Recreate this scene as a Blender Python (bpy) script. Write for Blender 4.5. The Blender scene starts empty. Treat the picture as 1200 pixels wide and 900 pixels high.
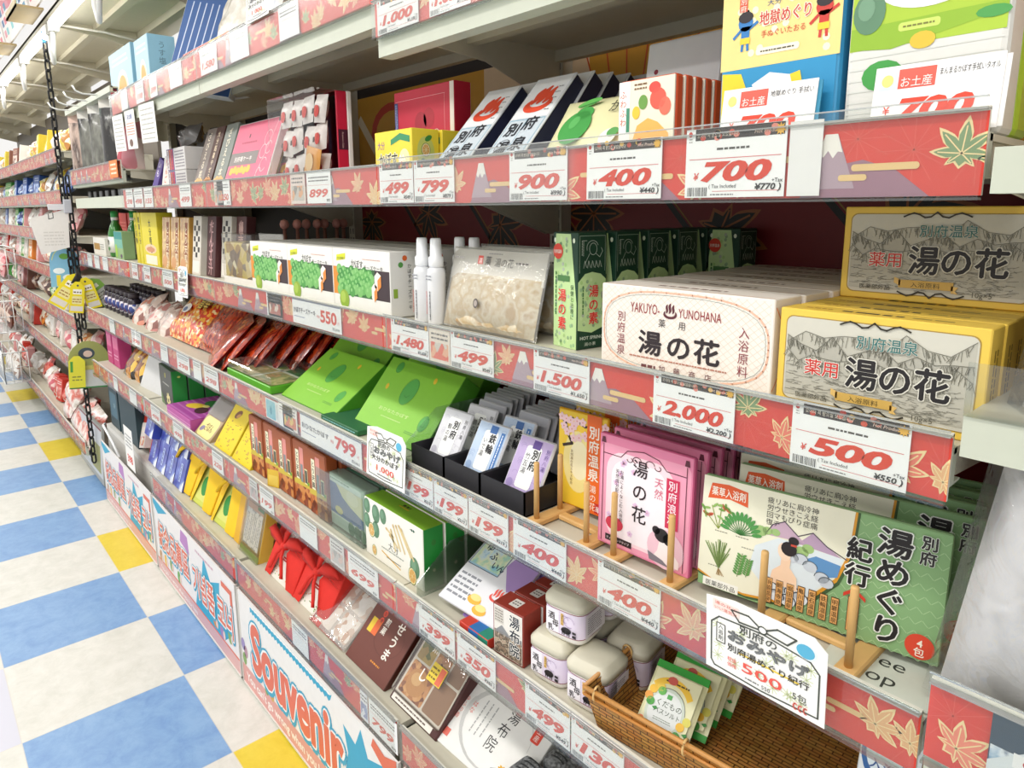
import bpy, bmesh, math, random
from mathutils import Vector, Matrix, Euler

S = bpy.context.scene
COL = S.collection
R = math.radians
random.seed(7)

# ------------------------------------------------------------------ camera, world, lamps, exposure
def setup_view():
    cd = bpy.data.cameras.new('camera')
    co = bpy.data.objects.new('camera', cd)
    COL.objects.link(co)
    yaw, pitch, roll = -0.843786, 0.177775, -0.00438
    cy, sy = math.cos(yaw), math.sin(yaw)
    fw = Vector((sy*math.cos(pitch), cy*math.cos(pitch), -math.sin(pitch)))
    r = Vector((cy, -sy, 0)); u = r.cross(fw)
    r, u = math.cos(roll)*r + math.sin(roll)*u, -math.sin(roll)*r + math.cos(roll)*u
    m = Matrix(((r.x, u.x, -fw.x, 1.15948), (r.y, u.y, -fw.y, -0.70140), (r.z, u.z, -fw.z, 1.54136), (0, 0, 0, 1)))
    co.matrix_world = m
    cd.sensor_fit = 'HORIZONTAL'; cd.sensor_width = 36.0
    cd.lens = 805.39/1200*36.0
    cd.shift_x = -(601.70-600)/1200
    cd.shift_y = (389.46-450)/1200
    cd.clip_start = 0.01
    S.camera = co
    S.view_settings.view_transform = 'Standard'
    try: S.view_settings.look = 'None'
    except Exception: pass
    S.view_settings.gamma = 1.0
    S.view_settings.use_curve_mapping = False
    S.view_settings.exposure = EXPOSURE
    S.cycles.max_bounces = 8
    S.cycles.transparent_max_bounces = 24
    S.cycles.caustics_reflective = False
    S.cycles.caustics_refractive = False
    w = bpy.data.worlds.new('store_air'); S.world = w; w.use_nodes = True
    bg = w.node_tree.nodes['Background']
    bg.inputs[0].default_value = (1.0, 0.985, 0.96, 1); bg.inputs[1].default_value = AMBIENT
EXPOSURE = 0.10
AMBIENT = 0.88
LAMP_WATTS = 14.5
TUBE_GLOW = 9.0
setup_view()
#LAMPS

# ------------------------------------------------------------------ materials
def lin(c):
    c /= 255.0
    return c/12.92 if c <= 0.04045 else ((c+0.055)/1.055)**2.4
def rgb(h):
    h = h.lstrip('#')
    if len(h) == 3: h = ''.join(q*2 for q in h)
    return (lin(int(h[0:2], 16)), lin(int(h[2:4], 16)), lin(int(h[4:6], 16)), 1.0)
_mats = {}
def M(h, rough=0.5, metal=0.0, coat=0.0, var=0.05, scale=40.0, bump=0.0):
    key = (h, rough, metal, coat, var, scale, bump)
    if key in _mats: return _mats[key]
    m = bpy.data.materials.new('surface_' + h.lstrip('#')); m.use_nodes = True
    nt = m.node_tree; b = nt.nodes['Principled BSDF']
    b.inputs['Roughness'].default_value = rough; b.inputs['Metallic'].default_value = metal
    b.inputs['Coat Weight'].default_value = coat; b.inputs['Coat Roughness'].default_value = 0.12
    c = rgb(h)
    if var > 0:
        n = nt.nodes.new('ShaderNodeTexNoise'); n.inputs['Scale'].default_value = scale; n.inputs['Detail'].default_value = 3
        tc = nt.nodes.new('ShaderNodeTexCoord'); nt.links.new(tc.outputs['Object'], n.inputs['Vector'])
        x = nt.nodes.new('ShaderNodeMix'); x.data_type = 'RGBA'
        x.inputs[6].default_value = tuple(v*(1-var) for v in c[:3]) + (1,)
        x.inputs[7].default_value = tuple(min(1, v*(1+var)) for v in c[:3]) + (1,)
        nt.links.new(n.outputs['Fac'], x.inputs[0]); nt.links.new(x.outputs[2], b.inputs['Base Color'])
        if bump > 0:
            bp = nt.nodes.new('ShaderNodeBump'); bp.inputs['Strength'].default_value = bump; bp.inputs['Distance'].default_value = 0.01
            nt.links.new(n.outputs['Fac'], bp.inputs['Height']); nt.links.new(bp.outputs[0], b.inputs['Normal'])
    else:
        b.inputs['Base Color'].default_value = c
    _mats[key] = m
    return m
def MIX(cols, scale=60.0, rough=0.35, kind='voronoi', bump=0.0, coat=0.0, stretch=(1, 1, 1)):
    """busy printed or food-like surface: patches of several colours"""
    key = ('mix', tuple(cols), scale, rough, kind, bump, coat, stretch)
    if key in _mats: return _mats[key]
    m = bpy.data.materials.new('print_' + cols[0].lstrip('#')); m.use_nodes = True
    nt = m.node_tree; b = nt.nodes['Principled BSDF']; b.inputs['Roughness'].default_value = rough
    b.inputs['Coat Weight'].default_value = coat; b.inputs['Coat Roughness'].default_value = 0.1
    tc = nt.nodes.new('ShaderNodeTexCoord'); mp = nt.nodes.new('ShaderNodeMapping'); mp.inputs['Scale'].default_value = stretch
    nt.links.new(tc.outputs['Object'], mp.inputs['Vector'])
    if kind == 'voronoi':
        n = nt.nodes.new('ShaderNodeTexVoronoi'); n.inputs['Scale'].default_value = scale
        s = nt.nodes.new('ShaderNodeSeparateColor'); nt.links.new(n.outputs['Color'], s.inputs[0]); fac = s.outputs[0]; hgt = n.outputs['Distance']
    else:
        n = nt.nodes.new('ShaderNodeTexNoise'); n.inputs['Scale'].default_value = scale; n.inputs['Detail'].default_value = 4
        mr = nt.nodes.new('ShaderNodeMapRange'); mr.inputs[1].default_value = 0.3; mr.inputs[2].default_value = 0.7
        nt.links.new(n.outputs['Fac'], mr.inputs[0]); fac = mr.outputs[0]; hgt = n.outputs['Fac']
    nt.links.new(mp.outputs[0], n.inputs['Vector'])
    r = nt.nodes.new('ShaderNodeValToRGB'); el = r.color_ramp.elements
    r.color_ramp.interpolation = 'CONSTANT' if kind == 'voronoi' else 'LINEAR'
    k = len(cols)
    el[0].position = 0; el[0].color = rgb(cols[0])
    el[1].position = (1/k if kind == 'voronoi' else 1.0/(k-1)); el[1].color = rgb(cols[1])
    for i in range(2, k):
        e = el.new(i/k if kind == 'voronoi' else i/(k-1)); e.color = rgb(cols[i])
    nt.links.new(fac, r.inputs[0]); nt.links.new(r.outputs[0], b.inputs['Base Color'])
    if bump:
        bp = nt.nodes.new('ShaderNodeBump'); bp.inputs['Strength'].default_value = bump; bp.inputs['Distance'].default_value = 0.004
        nt.links.new(hgt, bp.inputs['Height']); nt.links.new(bp.outputs[0], b.inputs['Normal'])
    _mats[key] = m
    return m
def CLEAR(tint='ffffff', refl=0.06, rough=0.05, milk=0.0, wrinkle=0.0, film=0.5):
    """thin clear plastic: mostly see-through, mirror-like at grazing angles"""
    key = ('clear', tint, refl, rough, milk, wrinkle, film)
    if key in _mats: return _mats[key]
    m = bpy.data.materials.new('clear_plastic'); m.use_nodes = True
    nt = m.node_tree; nt.nodes.remove(nt.nodes['Principled BSDF']); out = nt.nodes['Material Output']
    t = nt.nodes.new('ShaderNodeBsdfTransparent'); t.inputs[0].default_value = rgb(tint)
    g = nt.nodes.new('ShaderNodeBsdfGlossy'); g.inputs['Roughness'].default_value = rough
    fr = nt.nodes.new('ShaderNodeFresnel'); fr.inputs[0].default_value = 1.45
    mu = nt.nodes.new('ShaderNodeMath'); mu.operation = 'MULTIPLY_ADD'; mu.inputs[1].default_value = film; mu.inputs[2].default_value = refl - 0.03
    mu.use_clamp = True
    nt.links.new(fr.outputs[0], mu.inputs[0])
    mx = nt.nodes.new('ShaderNodeMixShader'); nt.links.new(mu.outputs[0], mx.inputs[0])
    if milk > 0:
        d = nt.nodes.new('ShaderNodeBsdfDiffuse'); d.inputs[0].default_value = (0.9, 0.9, 0.9, 1)
        m2 = nt.nodes.new('ShaderNodeMixShader'); m2.inputs[0].default_value = milk
        nt.links.new(t.outputs[0], m2.inputs[1]); nt.links.new(d.outputs[0], m2.inputs[2]); nt.links.new(m2.outputs[0], mx.inputs[1])
    else:
        nt.links.new(t.outputs[0], mx.inputs[1])
    nt.links.new(g.outputs[0], mx.inputs[2]); nt.links.new(mx.outputs[0], out.inputs[0])
    if wrinkle > 0:
        n = nt.nodes.new('ShaderNodeTexNoise'); n.inputs['Scale'].default_value = 28; n.inputs['Detail'].default_value = 2; n.inputs['Distortion'].default_value = 1.2
        tc = nt.nodes.new('ShaderNodeTexCoord'); nt.links.new(tc.outputs['Object'], n.inputs['Vector'])
        bp = nt.nodes.new('ShaderNodeBump'); bp.inputs['Strength'].default_value = wrinkle; bp.inputs['Distance'].default_value = 0.02
        nt.links.new(n.outputs['Fac'], bp.inputs['Height']); nt.links.new(bp.outputs[0], g.inputs['Normal']); nt.links.new(bp.outputs[0], fr.inputs['Normal'])
    _mats[key] = m
    return m
def GLOW(h, strength):
    key = ('glow', h, strength)
    if key in _mats: return _mats[key]
    m = bpy.data.materials.new('lamp_glow'); m.use_nodes = True
    b = m.node_tree.nodes['Principled BSDF']
    b.inputs['Emission Color'].default_value = rgb(h); b.inputs['Emission Strength'].default_value = strength
    _mats[key] = m
    return m
def mat(x):
    return M(x) if isinstance(x, str) else x

# ------------------------------------------------------------------ mesh builder with printed faces
_glyph = {}
def glyphs(s, bold, res, shear):
    key = (s, bold, res, shear)
    if key not in _glyph:
        c = bpy.data.curves.new('lettering', 'FONT'); c.body = s; c.size = 1; c.resolution_u = res; c.offset = bold; c.shear = shear
        c.fill_mode = 'FRONT'
        o = bpy.data.objects.new('lettering', c)
        me = bpy.data.meshes.new_from_object(o)
        vs = [(v.co.x, v.co.y) for v in me.vertices]; fs = [tuple(p.vertices) for p in me.polygons]
        bpy.data.objects.remove(o); bpy.data.meshes.remove(me); bpy.data.curves.remove(c)
        xs = [v[0] for v in vs] or [0]
        _glyph[key] = (vs, fs, min(xs), max(xs))
    return _glyph[key]
EPS = 0.00022
class MB:
    def __init__(s): s.v = []; s.f = []; s.mi = []; s.mats = []; s.T = None; s.sm = []
    def slot(s, m):
        m = mat(m)
        if m not in s.mats: s.mats.append(m)
        return s.mats.index(m)
    def add(s, vs, fs, m, smooth=False):
        b = len(s.v); k = s.slot(m)
        for p in vs:
            p = Vector(p)
            s.v.append(s.T @ p if s.T else p)
        for f in fs: s.f.append(tuple(b+i for i in f)); s.mi.append(k); s.sm.append(smooth)
    def poly(s, pts, m): s.add(pts, [tuple(range(len(pts)))], m)
    def box(s, x0, x1, y0, y1, z0, z1, m):
        v = [(x, y, z) for z in (z0, z1) for y in (y0, y1) for x in (x0, x1)]
        s.add(v, [(0, 2, 3, 1), (4, 5, 7, 6), (0, 1, 5, 4), (2, 6, 7, 3), (0, 4, 6, 2), (1, 3, 7, 5)], m)
    def rbox(s, x0, x1, y0, y1, z0, z1, m, r=0.002, seg=2):
        bm = bmesh.new(); bmesh.ops.create_cube(bm, size=1)
        for v in bm.verts: v.co = ((x0+x1)/2+v.co.x*(x1-x0), (y0+y1)/2+v.co.y*(y1-y0), (z0+z1)/2+v.co.z*(z1-z0))
        bmesh.ops.bevel(bm, geom=list(bm.edges), offset=r, segments=seg, affect='EDGES', profile=0.5)
        bm.verts.index_update()
        s.add([v.co.copy() for v in bm.verts], [tuple(v.index for v in f.verts) for f in bm.faces], m); bm.free()
    def prism(s, pts, ax, a, b, m):
        """extrude a 2-D outline along an axis ('x','y','z')"""
        n = len(pts)
        def P(p, t): return (t, p[0], p[1]) if ax == 'x' else ((p[0], t, p[1]) if ax == 'y' else (p[0], p[1], t))
        v = [P(p, a) for p in pts]+[P(p, b) for p in pts]
        f = [tuple(range(n))[::-1], tuple(range(n, 2*n))]+[(i, (i+1) % n, n+(i+1) % n, n+i) for i in range(n)]
        s.add(v, f, m)
    def rings(s, rings, m, cap0=True, cap1=True, smooth=True, closed=True):
        n = len(rings[0]); v = [p for r in rings for p in r]; f = []
        for i in range(len(rings)-1):
            for j in range(n if closed else n-1):
                k = (j+1) % n
                f.append((i*n+j, i*n+k, (i+1)*n+k, (i+1)*n+j))
        s.add(v, f, m, smooth)
        b = len(s.v)-len(v); k = s.slot(m)
        if cap0: s.f.append(tuple(b+i for i in range(n))[::-1]); s.mi.append(k); s.sm.append(False)
        if cap1: s.f.append(tuple(b+(len(rings)-1)*n+i for i in range(n))); s.mi.append(k); s.sm.append(False)
    def lathe(s, c, prof, m, n=24, e=2.0, sx=1.0, sy=1.0):
        """profile of (radius, height); e>2 gives a rounded-square section"""
        rs = []
        for r, h in prof:
            ring = []
            for i in range(n):
                a = 2*math.pi*(i+0.5)/n; ca, sa = math.cos(a), math.sin(a)
                q = (abs(ca)**e+abs(sa)**e)**(-1/e)
                ring.append((c[0]+r*q*ca*sx, c[1]+r*q*sa*sy, c[2]+h))
            rs.append(ring)
        s.rings(rs, m)
    def tube(s, path, r, m, n=8, closed=False):
        P = [Vector(p) for p in path]; rs = []; k = len(P)
        for i in range(k):
            a = P[(i-1) % k] if (closed or i > 0) else P[i]; b = P[(i+1) % k] if (closed or i < k-1) else P[i]
            d = (b-a).normalized(); up = Vector((0, 0, 1)) if abs(d.z) < 0.9 else Vector((0, 1, 0))
            x = d.cross(up).normalized(); y = x.cross(d)
            rr = r[i] if isinstance(r, (list, tuple)) else r
            rs.append([P[i]+x*rr*math.cos(2*math.pi*j/n)+y*rr*math.sin(2*math.pi*j/n) for j in range(n)])
        if closed: rs.append(rs[0])
        s.rings(rs, m, not closed, not closed)
    def pillow(s, w, h, t, m, nx=12, nz=14, seal=0.008, crumple=0.0, x0=0.0, z0=0.0, backm=None, seed=1, sealm=None):
        """soft filled pouch standing in x-z, front towards -y, thickness t"""
        rnd = random.Random(seed)
        def hgt(i, j):
            u, v = i/nx, j/nz
            a = 1-abs(2*u-1)**2.6; q = (v*h-seal)/(h-2*seal)
            b = 0 if q <= 0 or q >= 1 else 1-abs(2*q-1)**3
            return max(0.0004, t/2*a**0.55*b**0.6*(1+crumple*rnd.uniform(-1, 1)))
        for sgn, mm in ((-1, m), (1, backm or m)):
            v = []; f = []
            for j in range(nz+1):
                for i in range(nx+1):
                    v.append((x0+w*i/nx, sgn*hgt(i, j), z0+h*j/nz))
            for j in range(nz):
                for i in range(nx):
                    a = j*(nx+1)+i; q = (a, a+1, a+nx+2, a+nx+1)
                    f.append(q if sgn < 0 else q[::-1])
            s.add(v, f, mm, True)
        if sealm:
            for zz in (z0, z0+h-seal): s.box(x0, x0+w, -0.0012, 0.0012, zz, zz+seal, sealm)
    def canvas(s, o, u, v): return Canvas(s, o, u, v)
    def front(s, w=0, h=0, y=0.0, x=0.0, z=0.0): return Canvas(s, (x, y, z), (1, 0, 0), (0, 0, 1))
    def right(s, x, y=0.0, z=0.0): return Canvas(s, (x, y, z), (0, 1, 0), (0, 0, 1))
    def left(s, x, y=0.0, z=0.0): return Canvas(s, (x, y, z), (0, -1, 0), (0, 0, 1))
    def top(s, z, x=0.0, y=0.0): return Canvas(s, (x, y, z), (1, 0, 0), (0, 1, 0))
    def build(s, name, parent=None, loc=None, rot=None):
        me = bpy.data.meshes.new(name)
        me.from_pydata([tuple(p) for p in s.v], [], s.f)
        for m in s.mats: me.materials.append(m)
        me.polygons.foreach_set('material_index', s.mi); me.polygons.foreach_set('use_smooth', s.sm)
        me.update()
        o = bpy.data.objects.new(name, me); COL.objects.link(o)
        if parent: o.parent = parent
        if loc is not None: o.location = loc
        if rot is not None: o.rotation_euler = rot
        return o
class Canvas:
    """flat printing on one face of a mesh: metres along u and v, k = layer above the face"""
    def __init__(c, mb, o, u, v):
        c.mb = mb; c.o = Vector(o); c.u = Vector(u); c.v = Vector(v); c.n = c.u.cross(c.v).normalized(); c.win = None
    def P(c, x, y, k):
        return c.o+c.u*x+c.v*y+c.n*(k*EPS)
    def clip(c, pts):
        x0, y0, x1, y1 = c.win
        for ax, lim, sg in ((0, x0, 1), (0, x1, -1), (1, y0, 1), (1, y1, -1)):
            out = []
            for i, b in enumerate(pts):
                a = pts[i-1]; da, db = sg*(a[ax]-lim), sg*(b[ax]-lim)
                if (da >= 0) != (db >= 0):
                    t = da/(da-db); out.append((a[0]+(b[0]-a[0])*t, a[1]+(b[1]-a[1])*t))
                if db >= 0: out.append(b)
            pts = out
            if len(pts) < 3: return []
        return pts
    def poly(c, pts, col, k=1):
        if c.win: pts = c.clip(pts)
        if len(pts) < 3: return
        c.mb.add([c.P(x, y, k) for x, y in pts], [tuple(range(len(pts)))], col)
    def rect(c, x, y, w, h, col, k=1): c.poly([(x, y), (x+w, y), (x+w, y+h), (x, y+h)], col, k)
    def rrect(c, x, y, w, h, r, col, k=1, n=5):
        p = []
        for cx, cy, a0 in ((x+w-r, y+h-r, 0), (x+r, y+h-r, 90), (x+r, y+r, 180), (x+w-r, y+r, 270)):
            for i in range(n+1): a = R(a0+90*i/n); p.append((cx+r*math.cos(a), cy+r*math.sin(a)))
        c.poly(p, col, k)
    def ell(c, x, y, rx, ry, col, k=1, n=18, rot=0, a0=0, a1=360):
        ca, sa = math.cos(R(rot)), math.sin(R(rot)); p = []
        m = n if a1-a0 >= 360 else n+1
        for i in range(m):
            a = R(a0+(a1-a0)*i/n); px, py = rx*math.cos(a), ry*math.sin(a)
            p.append((x+px*ca-py*sa, y+px*sa+py*ca))
        c.poly(p, col, k)
    def line(c, pts, w, col, k=1, closed=False):
        q = list(pts)
        if closed: q.append(q[0])
        for (x0, y0), (x1, y1) in zip(q, q[1:]):
            d = math.hypot(x1-x0, y1-y0) or 1e-9; nx, ny = -(y1-y0)/d*w/2, (x1-x0)/d*w/2
            ex, ey = (x1-x0)/d*w*0.3, (y1-y0)/d*w*0.3
            c.poly([(x0-nx-ex, y0-ny-ey), (x1-nx+ex, y1-ny+ey), (x1+nx+ex, y1+ny+ey), (x0+nx-ex, y0+ny-ey)], col, k)
    def arc(c, x, y, rx, ry, a0, a1, w, col, k=1, n=14):
        c.line([(x+rx*math.cos(R(a0+(a1-a0)*i/n)), y+ry*math.sin(R(a0+(a1-a0)*i/n))) for i in range(n+1)], w, col, k, False)
    def text(c, s, x, y, size, col, k=2, align='l', vert=False, bold=0.0, sx=1.0, rot=0.0, shear=0.0, out=None, ow=0.05, gap=1.06):
        """x, y is the baseline start (or centre) of a line; vert writes downwards from x, y"""
        if out and not vert:
            d = (bold*.75+ow)*size
            for i in range(10): c.text(s, x+d*math.cos(i*.6283), y+d*math.sin(i*.6283), size, out, k+i*.09, align, False, 0, sx, rot, shear)
            k += 1
        elif out: c.text(s, x, y, size, out, k, align, True, bold+ow, sx, rot, shear, None, 0, gap); k += 1
        if bold > .008 and not vert and ord(s[0]) > 0x2000 and size > .009:
            d = bold*.75*size
            for i in range(4): c.text(s, x+d*math.cos(i*1.5708), y+d*math.sin(i*1.5708), size, col, k+i*.16, align, False, 0, sx, rot, shear)
            return
        res = 2 if size < 0.02 else 3
        if vert:
            for i, ch in enumerate(s):
                if ch != ' ': c.text(ch, x, y-(i+0.86)*size*gap, size, col, k, 'c', False, bold, sx, 0, shear)
            return
        vs, fs, a, b = glyphs(s, bold, res, shear)
        off = {'l': 0.0, 'c': -(a+b)/2, 'r': -b}[align]; ca, sa = math.cos(R(rot)), math.sin(R(rot))
        pts = []
        for vx, vy in vs:
            px, py = (vx+off)*size*sx, vy*size
            pts.append(c.P(x+px*ca-py*sa, y+px*sa+py*ca, k))
        c.mb.add(pts, fs, col)
    def fit(c, s, x, y, w, size, col, k=2, bold=0.0, shear=0.0, out=None, ow=0.05, rot=0.0):
        """a line stretched to the width w"""
        vs, fs, a, b = glyphs(s, bold, 3, shear)
        sx = w/((b-a)*size)
        c.text(s, x-a*size*sx, y, size, col, k, 'l', False, bold, sx, rot, shear, out, ow)
    def dashes(c, x, y, w, h, rows, col, k=1, seed=1, vert=False, thick=.42):
        """lines of print too small to read"""
        rnd = random.Random(seed); n = w if not vert else h
        for r in range(rows):
            p = 0.0
            th = ((h if not vert else w)/rows)*thick
            while p < n*0.96:
                l = min(rnd.uniform(0.6, 2.2)*th*1.6, n-p)
                if vert: c.rect(x+w*(r+0.25)/rows, y+h-p-l, th, l, col, k)
                else: c.rect(x+p, y+h*(r+0.25)/rows, l, th, col, k)
                p += l+th*0.55
    def leaf(c, x, y, r, rot, fill, edge, k=1):
        """maple leaf with a pale outline"""
        lob = [(90, 1.0), (44, .95), (136, .95), (0, .82), (180, .82), (-42, .5), (222, .5)]
        lob.sort(); pts = []
        for i, (a, l) in enumerate(lob):
            nx = lob[(i+1) % 7][0]+(360 if i == 6 else 0)
            pts += [(a-17, l*.60), (a-6, l*.84), (a, l), (a+6, l*.84), (a+17, l*.60), ((a+nx)/2, .42)]
        def mk(s): return [(x+r*s*q*math.cos(R(a+rot)), y+r*s*q*math.sin(R(a+rot))) for a, q in pts]
        c.poly(mk(1.0), edge, k)
        c.poly([(x+r*max(q*0.90-0.035, .17)*math.cos(R(a+rot)), y+r*max(q*0.88-0.03, .17)*math.sin(R(a+rot))) for a, q in pts], fill, k+1)
        for a, q in lob: c.line([(x, y), (x+r*q*.72*math.cos(R(a+rot)), y+r*q*.72*math.sin(R(a+rot)))], r*.035, edge, k+2)
    def barcode(c, x, y, w, h, k=1, seed=1):
        rnd = random.Random(seed); p = 0
        while p < w:
            l = rnd.choice((.3, .5, .8, 1.1))*0.001
            c.rect(x+p, y, min(l, w-p), h, '#3b3b3d', k); p += l+rnd.choice((.5, .8, 1.0))*0.001

# ------------------------------------------------------------------ things
def tag(o, label, cat, group=None, kind=None):
    o['label'] = label; o['category'] = cat
    if group: o['group'] = group
    if kind: o['kind'] = kind
    return o
def empty(name, loc=(0, 0, 0), rot=(0, 0, 0)):
    o = bpy.data.objects.new(name, None); COL.objects.link(o); o.location = loc; o.rotation_euler = rot; o.empty_display_size = 0.02
    return o
def thing(name, label, cat, loc=(0, 0, 0), rot=(0, 0, 0), group=None):
    return tag(empty(name, loc, rot), label, cat, group)
def struct(o): o['kind'] = 'structure'; return o
def kids(o): return [c for c in bpy.data.objects if c.parent == o]
def dup(root, loc, rot=None, label=None, group=None):
    r = root.copy(); COL.objects.link(r); r.location = loc
    if rot is not None: r.rotation_euler = rot
    if label: r['label'] = label
    if group: r['group'] = group
    for ch in list(root.children):
        c = ch.copy(); COL.objects.link(c); c.parent = r
        for g in list(ch.children):
            d = g.copy(); COL.objects.link(d); d.parent = c
    return r
ORD = ['front', 'second', 'third', 'fourth', 'fifth', 'sixth', 'seventh', 'eighth', 'ninth', 'tenth', 'eleventh', 'twelfth']
# ------------------------------------------------------------------ store lighting: fluorescent strips over the aisle
def ceiling_lamp(x, y, z=2.85, L=1.25, watts=None):
    t = thing('ceiling_lamp', 'white fluorescent ceiling lamp over the aisle', 'lamp', (x, y, z), (0, 0, 0), 'ceiling lamps over the aisle')
    b = MB(); b.prism([(-.11, .0), (.11, .0), (.08, .06), (-.08, .06)], 'x', -L/2, L/2, '#e8e8e6'); b.build('housing', t)
    d = MB(); d.rbox(-L/2+.02, L/2-.02, -.09, .09, -.012, -.001, GLOW('#fffaf2', 6.0), .004, 1); d.build('diffuser', t)
    ld = bpy.data.lights.new('lamp_light', 'AREA'); ld.shape = 'RECTANGLE'; ld.size = L; ld.size_y = .2; ld.energy = watts or LAMP_WATTS; ld.color = (1, .98, .955)
    lo = bpy.data.objects.new('lamp_light', ld); COL.objects.link(lo); lo.parent = t; lo.location = (0, 0, -.02)
for x in (-8.0, -6.2, -4.4, -2.6, -0.8, 1.0): ceiling_lamp(x, -1.15)
for x in (-5.3, -2.3, 0.7, 2.2): ceiling_lamp(x, -2.6)
# ------------------------------------------------------------------ floor
TX, TY, TS = 1.5*(0-3.455), 1.5*(0-.103), 0.45
def floor_material():
    m = bpy.data.materials.new('vinyl_tiles'); m.use_nodes = True
    nt = m.node_tree; b = nt.nodes['Principled BSDF']; N = nt.nodes.new; L = nt.links.new
    tc = N('ShaderNodeTexCoord'); sp = N('ShaderNodeSeparateXYZ'); L(tc.outputs['Object'], sp.inputs[0])
    def math_(op, a, b_=None, c_=None):
        n = N('ShaderNodeMath'); n.operation = op
        for i, v in enumerate((a, b_, c_)):
            if v is None: continue
            if isinstance(v, (int, float)): n.inputs[i].default_value = v
            else: L(v, n.inputs[i])
        return n.outputs[0]
    xi = math_('SUBTRACT', sp.outputs[0], TX); xi = math_('DIVIDE', xi, TS)
    yi = math_('SUBTRACT', sp.outputs[1], TY); yi = math_('DIVIDE', yi, TS)
    fx = math_('FLOOR', xi); fy = math_('FLOOR', yi)
    chk = math_('SUBTRACT', 1.0, math_('MODULO', math_('ADD', math_('ADD', fx, fy), 400.0), 2.0))   # 1 = coloured
    # yellow replaces blue on every second coloured tile of the row along the shelves
    row = math_('COMPARE', math_('MODULO', math_('ADD', fy, 400.0), 2.0), 0.0, 0.1)
    third = math_('COMPARE', math_('MODULO', math_('ADD', fx, 398.0), 4.0), 0.0, 0.1)
    yel = math_('MULTIPLY', row, third)
    n1 = N('ShaderNodeTexNoise'); n1.inputs['Scale'].default_value = 13; n1.inputs['Detail'].default_value = 9; n1.inputs['Roughness'].default_value = .75; n1.inputs['Distortion'].default_value = .4
    L(tc.outputs['Object'], n1.inputs['Vector'])
    def ramp(cols):
        r = N('ShaderNodeValToRGB'); e = r.color_ramp.elements
        e[0].position = .3; e[0].color = rgb(cols[0]); e[1].position = .62; e[1].color = rgb(cols[1])
        L(n1.outputs['Fac'], r.inputs[0]); return r.outputs[0]
    wh = ramp(('#c4c4ba', '#d6d5cd')); bl = ramp(('#668cbd', '#80a4ca')); ye = ramp(('#d0b82c', '#dcc640'))
    def mix(f, a, c):
        x = N('ShaderNodeMix'); x.data_type = 'RGBA'; L(f, x.inputs[0]); L(a, x.inputs[6]); L(c, x.inputs[7]); return x.outputs[2]
    lav = N('ShaderNodeRGB'); lav.outputs[0].default_value = rgb('#c4c5d0')
    pale = math_('COMPARE', fy, -2.0, 0.1)
    colr = mix(chk, wh, mix(pale, mix(yel, bl, ye), lav.outputs[0]))
    ex = math_('PINGPONG', xi, 0.5); ey = math_('PINGPONG', yi, 0.5)
    seam = math_('LESS_THAN', math_('MINIMUM', ex, ey), 0.0035)
    g = N('ShaderNodeRGB'); g.outputs[0].default_value = rgb('#c9c5b8')
    colr = mix(math_('MULTIPLY', seam, 0.6), colr, g.outputs[0])
    L(colr, b.inputs['Base Color']); b.inputs['Roughness'].default_value = 0.32
    n2 = N('ShaderNodeTexNoise'); n2.inputs['Scale'].default_value = 3; L(tc.outputs['Object'], n2.inputs['Vector'])
    bp = N('ShaderNodeBump'); bp.inputs['Strength'].default_value = .05; L(n2.outputs['Fac'], bp.inputs['Height']); L(bp.outputs[0], b.inputs['Normal'])
    return m
f = MB(); f.poly([(-22, -6, 0), (6, -6, 0), (6, 1.2, 0), (-22, 1.2, 0)], floor_material())
struct(f.build('floor'))
# ------------------------------------------------------------------ shelving run: back panels, uprights, shelves with price rails
CREAM = '#c9c4b2'; LIP = '#bfc3b2'
SEC = 0.98
LEFTEND = -2.96
BACK = 0.50
RAILC = [('#e8604e', '#f6d9a4', '#e9b980'), ('#e0705f', '#f7dfb0', '#efb08c')]

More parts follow.
